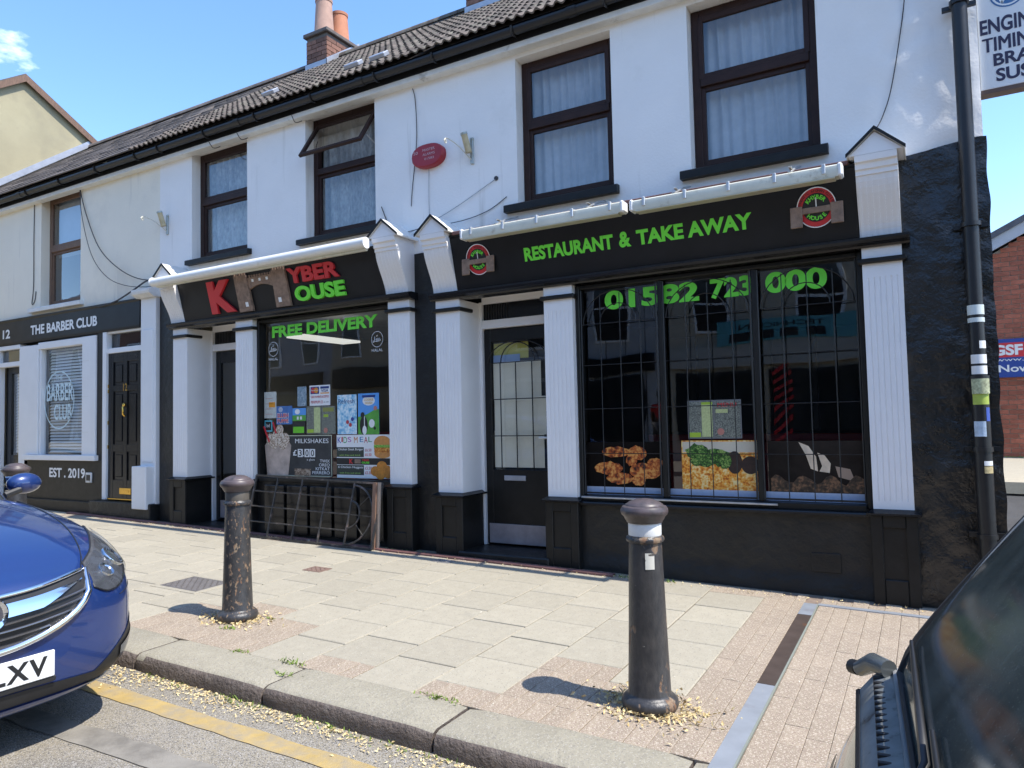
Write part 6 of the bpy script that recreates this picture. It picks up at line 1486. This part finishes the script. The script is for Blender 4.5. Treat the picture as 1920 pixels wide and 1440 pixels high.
cl_ = [(-2.12, -2.89, 60, .05, gz), (-3.15, -2.88, 50, .045, gz), (-3.55, -2.88, 26, .035, gz), (-4.0, -2.62, 40, .03, gz), (-3.03, -3.02, 30, .03, gz), (-3.9, -2.35, 20, .02, gz)]
cl_ += [(random.uniform(-4.9, -1.8), -.2, 26, .05, gz) for i in range(16)] + [(random.uniform(-8, 1), KY1 - .02, 14, .06, rz) for i in range(46)] + [(-.1 + .1 * i, 7.95, 30, .05, lambda x, y: gnd(x, y) + .1) for i in range(10, 30)]
weeds('weeds', cl_, 'small green weeds sprouting from paving joints and along the kerb')
# ================================================================== CARS
def interp(T, s):
    if s <= T[0][0]: return T[0][1]
    for (a, va), (b_, vb) in zip(T, T[1:]):
        if s <= b_:
            t = (s - a) / (b_ - a); return va + (vb - va) * t
    return T[-1][1]
def smoothT(T, k=10):
    """resample a table with a monotone-ish spline"""
    out = []; n = len(T)
    for i in range(n - 1):
        p0 = T[max(i - 1, 0)]; p1 = T[i]; p2 = T[i + 1]; p3 = T[min(i + 2, n - 1)]
        m1 = (p2[1] - p0[1]) / max(1e-6, p2[0] - p0[0]); m2 = (p3[1] - p1[1]) / max(1e-6, p3[0] - p1[0]); h = p2[0] - p1[0]
        for j in range(k):
            t = j / k; out.append((p1[0] + h * t, (2 * t**3 - 3 * t**2 + 1) * p1[1] + (t**3 - 2 * t**2 + t) * h * m1 + (-2 * t**3 + 3 * t**2) * p2[1] + (t**3 - t**2) * h * m2))
    out.append(T[-1]); return out
class Loft:
    def __init__(s, W, top, bot, n, end, tumble=0.0):
        s.W, s.T, s.B = smoothT(W), smoothT(top), smoothT(bot); s.n = n; s.end = end; s.tm = tumble
    def sec(s, q, a):
        w = interp(s.W, q); zt = interp(s.T, q); zb = interp(s.B, q); zc = (zt + zb) / 2; hz_ = (zt - zb) / 2
        c, d = math.cos(a), math.sin(a); y = w * math.copysign(abs(c) ** (2 / s.n), c); z = zc + hz_ * math.copysign(abs(d) ** (2 / s.n), d)
        return y * (1 - s.tm * max(0, (z - zb) / max(.01, zt - zb))), z
    def yhalf(s, q, z):
        w = interp(s.W, q); zt = interp(s.T, q); zb = interp(s.B, q); zc = (zt + zb) / 2; hz_ = (zt - zb) / 2
        r = abs((z - zc) / hz_)
        if r >= 1: return -1
        return w * (1 - r ** s.n) ** (1 / s.n) * (1 - s.tm * max(0, (z - zb) / (zt - zb)))
    def surf(s, y, z):
        lo, hi = 0.0, 1.6
        if s.yhalf(0, z) >= abs(y): return 0.0
        for k in range(400):
            q = .004 * k
            if s.yhalf(q, z) >= abs(y): hi = q; break
        lo = max(0, hi - .004)
        for k in range(12):
            m_ = (lo + hi) / 2
            if s.yhalf(m_, z) >= abs(y): hi = m_
            else: lo = m_
        return hi
    def mesh(s, stations, m=56, cap=True):
        rows = [[(-q, *s.sec(q, 2 * math.pi * k / m - math.pi / 2)) for k in range(m + 1)] for q in stations]
        b = MB(); b.grid(rows)
        if cap: b.add(rows[0][:-1], [tuple(range(m))]); b.add(rows[-1][:-1], [tuple(range(m - 1, -1, -1))])
        return b
def stations(end, dense=.9):
    q = [0, .004, .01, .02, .03, .045, .06, .08, .1, .125, .15, .18, .21, .25, .3, .36, .43, .52, .62, .75, .9]; t = 1.1
    while t < end - .9: q.append(t); t += .2
    q += [end - v for v in reversed(q[:21])]
    return q
def fin(b, M4): return b.xf(M4)
def wheel(parent, M4, s, y, r, rimm):
    side = 1 if y > 0 else -1
    def rot_(b): b.xf(Matrix.Translation((-s, y, r)) @ Matrix.Rotation(R(90) * -side, 4, 'X')); return fin(b, M4)
    tyre = rot_(MB().lathe(0, 0, [(.205, -.19), (r * .93, -.20), (r, -.17), (r, -.03), (r * .95, .0), (.215, .0)], 32)).build('wheel', M['rubber'], parent, smooth=35)
    b = MB().lathe(0, 0, [(.02, -.02), (.06, -.012), (.05, -.03), (.21, -.06), (.21, -.005), (.20, .003)], 32)
    for k in range(10):
        a = 2 * math.pi * k / 10; b.tube([(.05 * math.cos(a), .05 * math.sin(a), -.015), (.2 * math.cos(a), .2 * math.sin(a), -.008)], .014, 5)
    rot_(b).build('rim', rimm, tyre, smooth=40)

# --- blue car, nose to the right
BX, BYc = -3.385, -4.29; BZ = rz(-4.2, -4.3)
M['blue_paint'] = mat('blue_paint', (.011, .034, .145), .3, metal=.2, var=.08, sc=3, coat=1.0)
bc = thing('car', (BX, BYc, BZ), 'blue car with chrome grille and white number plate parked at the kerb', 'car')
BM = Matrix.Translation((BX, BYc, BZ))
body = Loft([(0, .34), (.012, .46), (.04, .565), (.09, .650), (.17, .715), (.30, .770), (.52, .825), (.9, .875), (1.6, .905), (3.6, .91), (4.2, .88), (4.55, .82), (4.72, .68), (4.8, .40)],
            [(0, .60), (.02, .675), (.06, .735), (.13, .775), (.24, .845), (.5, .935), (.9, 1.01), (1.35, 1.05), (2.0, .99), (3.6, 1.02), (4.3, 1.03), (4.6, 1.0), (4.75, .9), (4.8, .7)],
            [(0, .36), (.015, .26), (.05, .20), (.12, .175), (.4, .165), (4.3, .18), (4.6, .22), (4.74, .3), (4.8, .42)], 3.6, 4.8)
bo = fin(body.mesh(stations(4.8), 72), BM).build('body', M['blue_paint'], bc, smooth=50)
cab = Loft([(1.12, .66), (1.3, .76), (1.7, .80), (2.4, .82), (3.4, .80), (4.0, .72), (4.3, .62)], [(1.12, .94), (1.3, 1.03), (1.6, 1.21), (2.0, 1.40), (2.4, 1.475), (3.0, 1.48), (3.5, 1.41), (4.0, 1.22), (4.3, 1.03)], [(1.12, .90), (4.3, .92)], 4.5, 4.3, .16)
q_ = [1.12 + (4.3 - 1.12) * k / 40 for k in range(41)]
fin(cab.mesh(q_, 48), BM).build('windows', M['car_glass'] if 'car_glass' in M else cmat('car_glass', (.012, .016, .018), .06), bc, smooth=50)
# roof skin and pillars
rows = [[(-q, *[v * (1.012 if i == 0 else 1.004) for i, v in enumerate(cab.sec(q, math.pi / 2 + a))]) for a in [(-.9 + 1.8 * k / 16) for k in range(17)]] for q in [1.98 + 1.6 * k / 20 for k in range(21)]]
fin(MB().grid(rows), BM).build('roof', M['blue_paint'], bc, smooth=60)
for s_ in (-1, 1):
    fin(MB().tube([(-q, s_ * abs(cab.sec(q, R(38))[0]) * 1.0, cab.sec(q, R(38))[1] + .004) for q in [1.14, 1.4, 1.7, 2.0]], .035, 8), BM).build('pillar', M['blue_paint'], bc, smooth=60)
    mi = fin(MB().ball((-1.76, s_ * .99, 1.055), .065, .105, .068, 16, 10), BM).build('mirror', M['blue_paint'], bc, smooth=60)
    fin(MB().tube([(-1.72, s_ * .86, .99), (-1.72, s_ * .95, 1.02)], .022, 8), BM).build('mirror_arm', M['black_plastic'], mi)
    fin(MB().cbox(-1.832, -1.826, s_ * .99 - .08, s_ * .99 + .08, 1.01, 1.10, .003), BM).build('mirror_glass', M['chrome'], mi)
for q in (.92, 3.72):
    for s_ in (-1, 1): wheel(bc, BM, q, s_ * .90, .325, M['steel'])
def P(y, z, off=0.0):
    q = body.surf(y, z); k = 1 + off * .9 * min(1, q / .25) / max(.2, abs(y)) if abs(y) > .01 else 1
    return (-(q - off * (1 - .5 * min(1, q / .3))), y * k, z)
def patch(y0, y1, zl, zh, off, ny=24, nz=8):
    return MB().grid([[P(y0 + (y1 - y0) * i / ny, zl(y0 + (y1 - y0) * i / ny) + (zh(y0 + (y1 - y0) * i / ny) - zl(y0 + (y1 - y0) * i / ny)) * j / nz, off) for j in range(nz + 1)] for i in range(ny + 1)])
def curveT(T): 
    S = smoothT(T); return lambda y: interp(S, abs(y))
gtop = curveT([(0, .700), (.2, .712), (.38, .738), (.45, .745)]); gbot = curveT([(0, .478), (.12, .490), (.25, .525), (.36, .585), (.42, .65), (.45, .715)])
gr = fin(patch(-.45, .45, gbot, gtop, .004, 40, 6), BM).build('grille', M['black_plastic'], bc, smooth=60)
out = [(y, gtop(y)) for y in [-.45 + .9 * k / 24 for k in range(25)]] + [(y, gbot(y)) for y in [.45 - .9 * k / 30 for k in range(1, 30)]]
fin(MB().tube([P(y, z, .012) for y, z in out], [.011 if i < 25 else .017 for i in range(len(out))], 8, True), BM).build('grille_surround', M['chrome'], gr, smooth=60)
fin(patch(-.40, .40, lambda y: gtop(y) - .085 + .06 * max(0, (abs(y) - .22) / .18), lambda y: gtop(y) - .03, .022, 30, 4), BM).build('badge_bar', M['chrome'], gr, smooth=60)
for k in range(5):
    zc_ = lambda y, k=k: gbot(0) + .022 + k * .030 + .055 * (abs(y) / .45) ** 2
    ym = .41 - .03 * (4 - k) if k > 0 else .2
    for yy in (.41, .38, .34, .29, .24, .18):
        if zc_(yy) > gbot(yy) + .012: ym = yy; break
    fin(MB().tube([P(y, zc_(y), .012) for y in [-ym + 2 * ym * i / 20 for i in range(21)]], .0055, 6), BM).build('slat', cmat('slat_grey', (.16, .16, .17), .2, metal=.7), gr, smooth=60)
bd = MB().lathe(0, 0, [(.012, -.01), (.055, .012), (.066, .016), (.072, .010), (.074, -.02)], 28); bd.xf(Matrix.Translation((.012, 0, .640)) @ Matrix.Rotation(R(90), 4, 'Y')); fin(bd, BM).build('badge', M['chrome'], gr, smooth=40)
bd2 = MB().lathe(0, 0, [(.001, .015), (.048, .0135)], 24); bd2.xf(Matrix.Translation((.0135, 0, .640)) @ Matrix.Rotation(R(90), 4, 'Y')); fin(bd2, BM).build('badge_disc', cmat('badge_grey', (.12, .12, .14), .3, metal=.6), gr)
# headlamps
M['lamp_lens'] = glass('lamp_lens', (.88, .9, .92), .9)
hb_ = curveT([(.46, .66), (.53, .63), (.62, .645), (.70, .69), (.775, .75)]); ht_ = curveT([(.46, .765), (.53, .80), (.62, .845), (.70, .87), (.775, .865)])
def lamp_patch(s_, a0, a1, off, fl, fh, ny=20, nz=10):
    return fin(patch(s_ * a0, s_ * a1, fl, fh, off, ny, nz), BM)
for s_ in (-1, 1):
    hl = lamp_patch(s_, .46, .77, .002, hb_, ht_).build('headlight', cmat('lamp_inner', (.11, .112, .12), .3, metal=.4, var=.3, sc=20), bc, smooth=60)
    for (yy, zz, rr_) in ((.655, .755, .060), (.56, .715, .040)):
        p_ = Vector(P(s_ * yy, zz, .004)); nrm = (Vector(P(s_ * (yy + .01), zz, 0)) - Vector(P(s_ * (yy - .01), zz, 0))).cross(Vector(P(s_ * yy, zz + .01, 0)) - Vector(P(s_ * yy, zz - .01, 0))).normalized() * (1 if s_ > 0 else -1)
        if nrm.x < 0: nrm = -nrm
        mq = Matrix.Translation(p_) @ nrm.to_track_quat('Z', 'Y').to_matrix().to_4x4()
        fin(MB().lathe(0, 0, [(rr_ * .78, .001), (rr_ * .9, .006), (rr_, .007), (rr_ * 1.04, .003), (rr_ * 1.04, -.012)], 24).xf(mq), BM).build('reflector_ring', M['chrome'], hl, smooth=40)
        fin(MB().lathe(0, 0, [(rr_ * .78, .001), (rr_ * .5, .006), (rr_ * .25, .008), (.001, .0085)], 24).xf(mq), BM).build('projector', cmat('projector', (.16, .17, .19), .12, metal=.6), hl, smooth=60)
    lamp_patch(s_, .46, .77, .018, lambda y: hb_(y) + .004, lambda y: ht_(y) - .004).build('lens', M['lamp_lens'], hl, smooth=60)
    fin(MB().tube([P(s_ * y, hb_(y), .006) for y in [.46 + .31 * i / 16 for i in range(17)]] + [P(s_ * y, ht_(y), .006) for y in [.77 - .31 * i / 16 for i in range(17)]], .004, 5, True), BM).build('lamp_seal', M['black_plastic'], hl)
    # fog lamp recess
    fo = fin(patch(s_ * .44, s_ * .785, lambda y: .225 + .16 * max(0, (abs(y) - .55)) , lambda y: .262 + .72 * (abs(y) - .44), .003, 20, 8), BM).build('fog_lamp_recess', M['black_plastic'], bc, smooth=60)
    fin(patch(s_ * .60, s_ * .745, lambda y: .285 + .2 * max(0, (abs(y) - .6)), lambda y: .33 + .45 * (abs(y) - .56), .010, 12, 5), BM).build('fog_lamp', cmat('projector', (.16, .17, .19), .12), fo, smooth=60)
    fin(MB().tube([P(s_ * y, .222 + .16 * max(0, y - .55), .012) for y in [.44 + .345 * i / 14 for i in range(15)]], .007, 6), BM).build('chrome_trim', M['chrome'], fo, smooth=60)
# lower intake, bumper crease, plate
fin(patch(-.52, .52, lambda y: .232, lambda y: .292 - .02 * (abs(y) / .5) ** 2, .004, 26, 4), BM).build('lower_intake', M['black_plastic'], bc, smooth=60)
fin(patch(-.66, .66, lambda y: .168, lambda y: .226, .014, 26, 4), BM).build('splitter', M['blue_paint'], bc, smooth=60)
fin(MB().tube([P(y, .545 + .05 * (abs(y) / .6) ** 2, .0005) for y in [.60 + .17 * i / 16 for i in range(17)]], .002, 5), BM).build('bumper_crease', M['black_plastic'], bc)
pl_ = fin(MB().cbox(.004, .016, -.262, .262, .322, .435, .004), BM).build('number_plate', cmat('plate_white', (.80, .81, .80), .3), bc)
tx = text_mb('LXV', 0, 1, 0, 1, 0, .03, spacing=1.2)
tx.v = [Vector((.0175, .015 + p.x * .215, .339 + p.z * .079)) for p in tx.v]; fin(tx, BM).build('plate_lettering', M['black_ink'], pl_)
fin(MB().cbox(-.01, .010, -.27, .27, .299, .321, .003), BM).build('plate_holder', M['black_plastic'], pl_)
# bonnet shut lines
for s_ in (-1, 1):
    pts = []
    for k in range(16):
        q = .10 + 1.1 * k / 15; a = R(62 - 10 * k / 15); y, z = body.sec(q, a); pts.append((-q, s_ * abs(y), z + .001))
    fin(MB().tube(pts, .0035, 5), BM).build('bonnet_gap', M['black_plastic'], bc)

# --- dark short-nosed car at the right edge, nose to the left
KX, KYc = -.20, -4.68; KZ = rz(0.5, -4.5)
M['dark_paint'] = mat('dark_paint', (.012, .014, .014), .25, var=.2, sc=4, coat=1.0)
M['dark_glass'] = mat('dark_glass', (.042, .050, .044), .07, var=.3, sc=3, c2=(.115, .128, .112), c2sc=2.4, c2r=(.40, .75), c2rough=.14, spec=.55, stretch=(1, 2.5, 1), speck=(420, .988, (.16, .16, .14)))  # pale patches in the colour stand for reflections as well as dust
kc = thing('car', (KX, KYc, KZ), 'dusty black short nosed car at the right edge, seen across its sloping windscreen', 'car')
KM = Matrix.Translation((KX, KYc, KZ)) @ Matrix.Rotation(math.pi + R(4.2), 4, 'Z')
kb_ = Loft([(0, .56), (.012, .66), (.03, .715), (.06, .75), (.11, .775), (.25, .80), (.5, .815), (.9, .82), (2.9, .82), (3.3, .79), (3.5, .70), (3.6, .4)],
           [(0, .56), (.012, .635), (.03, .705), (.06, .775), (.10, .835), (.14, .868), (.2, .885), (.35, .92), (.8, .97), (2.9, .97), (3.3, .95), (3.5, .86), (3.6, .6)],
           [(0, .36), (.02, .26), (.08, .21), (.3, .18), (3.2, .2), (3.6, .4)], 6.0, 3.6)
fin(kb_.mesh(stations(3.6), 72), KM).build('body', M['dark_paint'], kc, smooth=50)
kw = Loft([(.165, .68), (.18, .715), (.22, .74), (.4, .755), (.9, .77), (2.6, .77), (3.1, .74), (3.4, .64)], [(.165, .885), (.19, .955), (.22, 1.01), (.3, 1.125), (.45, 1.325), (.6, 1.50), (.72, 1.60), (.88, 1.66), (1.2, 1.69), (2.4, 1.66), (2.9, 1.58), (3.25, 1.25), (3.4, .98)], [(.165, .78), (3.4, .85)], 9.0, 3.4, .10)
fin(kw.mesh([.165 + .0095 * i for i in range(20)] + [.36 + .05 * i for i in range(12)] + [.98 + 2.42 * i / 24 for i in range(25)], 80), KM).build('cabin', M['dark_paint'], kc, smooth=60)
def KWp(q, a, off):
    y, z = kw.sec(q, a); return (-q + off * .75, y * (1 + off * .25), z + off * .75)
qs = [.178 + .50 * i / 26 for i in range(27)]; an = [R(90 - 66 + 132 * k / 44) for k in range(45)]
rw = fin(MB().grid([[KWp(q, a, .004) for a in an] for q in qs]), KM).build('windscreen', M['dark_glass'], kc, smooth=70)
edge = [KWp(q, an[0], .006) for q in qs] + [KWp(qs[-1], a, .006) for a in an[1:]] + [KWp(q, an[-1], .006) for q in qs[::-1][1:]] + [KWp(qs[0], a, .006) for a in an[::-1][1:-1]]
fin(MB().tube(edge, .007, 6, True), KM).build('windscreen_seal', M['rubber'], rw, smooth=60)
for s_ in (-1, 1):
    for (q0, q1) in ((.75, 1.5), (1.58, 2.45)):
        fin(MB().grid([[(-q, s_ * abs(kw.sec(q, R(a))[0]) * 1.004, kw.sec(q, R(a))[1]) for a in (-6, 2, 10, 20, 32)] for q in [q0 + (q1 - q0) * i / 10 for i in range(11)]]), KM).build('side_window', M['dark_glass'], kc, smooth=70)
# scuttle panel between bonnet and windscreen, with vent slots
def ktop(q): return interp(kb_.T, q)
ck = fin(MB().grid([[(-q, -.735 + 1.47 * i / 30, ktop(q) + dz) for q, dz in ((.085, -.004), (.09, .012), (.125, .018), (.16, .014), (.185, .012))] for i in range(31)]), KM).build('scuttle_panel', cmat('scuttle', (.17, .18, .175), .5, var=.3, sc=16, c2=(.03, .03, .03), c2sc=12, c2r=(.55, .62)), kc, smooth=60)
for i in range(46):
    y = -.70 + 1.4 * i / 45
    fin(MB().cbox(-.148, -.122, y - .004, y + .004, ktop(.135) + .010, ktop(.135) + .0182, .001), KM).build('vent_slot', M['black_plastic'], ck)
fin(MB().tube([(-.168, -.73 + 1.46 * i / 20, ktop(.17) + .016) for i in range(21)], .0065, 6), KM).build('scuttle_seal', cmat('seal_pale', (.24, .24, .24), .35), ck, smooth=60)
fin(MB().tube([(-.092, -.735 + 1.47 * i / 20, ktop(.09) + .010) for i in range(21)], .008, 6), KM).build('bonnet_edge', M['black_plastic'], ck, smooth=60)
for s_ in (-1, 1):
    fin(MB().tube([(-.155, s_ * .70, ktop(.15) + .03), (-.125, s_ * .745, ktop(.12) + .045), (-.095, s_ * .785, ktop(.1) + .035)], [.020, .022, .018], 12), KM).build('hinge_cover', M['mirror_shell'] if 'mirror_shell' in M else cmat('mirror_shell', (.12, .135, .14), .16, metal=.3), ck, smooth=60)
    fin(MB().tube([(-.092, s_ * .788, ktop(.1) + .035), (-.078, s_ * .806, ktop(.1) + .032)], .017, 12), KM).build('hinge_cap', M['black_plastic'], ck, smooth=50)
for y0_ in (-.05, .42):
    kz = lambda q: interp(kw.T, q) + .012
    wb = [(-.15, y0_, ktop(.15) + .03), (-.183, y0_ - .03, kz(.19)), (-.19, y0_ - .3, kz(.197)), (-.197, y0_ - .55, kz(.205))]
    fin(MB().tube(wb, [.010, .008, .006, .004], 6), KM).build('wiper', M['black_plastic'], kc, smooth=60)
for q in (.62, 2.85):
    for s_ in (-1, 1): wheel(kc, KM, q, s_ * .79, .29, M['steel'])
def PK(y, z, off=0.0):
    q = kb_.surf(y, z); return (-(q - off * (1 - .4 * min(1, q / .2))), y * (1 + off * .8 / max(.3, abs(y))), z)
def kpatch(y0, y1, zl, zh, off, ny=16, nz=10): return fin(MB().grid([[PK(y0 + (y1 - y0) * i / ny, zl + (zh - zl) * j / nz, off) for j in range(nz + 1)] for i in range(ny + 1)]), KM)
for s_ in (-1, 1):
    tl_ = kpatch(s_ * .46, s_ * .70, .56, .70, .006).build('headlight', cmat('lamp_inner', (.11, .112, .12), .3), kc, smooth=60)
    kpatch(s_ * .465, s_ * .695, .565, .695, .016).build('lens', M['lamp_lens'], tl_, smooth=60)
kpatch(-.42, .42, .30, .42, .004).build('lower_grille', M['black_plastic'], kc, smooth=60); kpatch(-.26, .26, .44, .54, .008).build('number_plate', cmat('plate_white', (.8, .81, .8), .3), kc, smooth=60)
fin(MB().tube([PK(-.72 + 1.44 * i / 30, .55, .004) for i in range(31)], .008, 6), KM).build('bumper_trim', cmat('trim_beige', (.30, .27, .235), .35), kc, smooth=60)
M['mirror_shell'] = mat('mirror_shell', (.10, .115, .12), .16, metal=.3, var=.25, sc=9, coat=.8)
for s_ in (-1, 1):                                        # wing mirrors (local +y is the near side, -y the kerb side)
    W_ = Matrix.Translation((-.52, s_ * .93, 1.0)) @ Matrix.Rotation(R(8 * s_), 4, 'Z') @ Matrix.Rotation(R(-9), 4, 'Y')
    ring = []
    n = 26
    def mo(k, sc_): 
        a = 2 * math.pi * k / n; ca, sa = math.cos(a), math.sin(a)
        return (.085 * sc_ * math.copysign(abs(ca) ** .75, ca), .125 * sc_ * math.copysign(abs(sa) ** .75, sa))
    rows = []
    for xx, sc_ in ((-.028, .90), (-.030, 1.0), (-.012, 1.02), (.012, .98), (.034, .86), (.048, .62), (.054, .25)): rows.append([(xx, mo(k, sc_)[0], mo(k, sc_)[1]) for k in range(n)] + [(xx, mo(0, sc_)[0], mo(0, sc_)[1])])
    b = MB().grid(rows); b.add([r for r in rows[-1][:-1]], [tuple(range(n))]); b.xf(W_); ms = fin(b, KM).build('wing_mirror', M['mirror_shell'], kc, smooth=55, fix=True)
    b = MB().add([(-.0285, mo(k, .90)[0], mo(k, .90)[1]) for k in range(n)], [tuple(range(n))]); b.xf(W_); fin(b, KM).build('mirror_glass', cmat('mirror_silver', (.75, .8, .82), .03, metal=1), ms)
    b = MB().tube([(-.031, mo(k, .95)[0], mo(k, .95)[1]) for k in range(n)], .006, 6, True); b.xf(W_); fin(b, KM).build('mirror_rim', M['black_plastic'], ms, smooth=60)
    for k in range(8):
        b = MB().ball((-.012, -s_ * .086, -.085 + .024 * k), .010, .004, .0075, 8, 6); b.xf(W_); fin(b, KM).build('rim_slot', M['black_plastic'], ms, smooth=60)
    b = MB().tube([(.01, -s_ * .02, .118), (.02, -s_ * .0, .140), (.028, s_ * .03, .146)], [.018, .020, .017], 10); b.xf(W_); fin(b, KM).build('mirror_cap', M['black_plastic'], ms, smooth=60)
    fin(MB().tube([(-.53, s_ * .87, .97), (-.54, s_ * .82, .96), (-.55, s_ * .77, .95)], [.026, .024, .030], 10), KM).build('mirror_arm', M['mirror_shell'], ms, smooth=60)
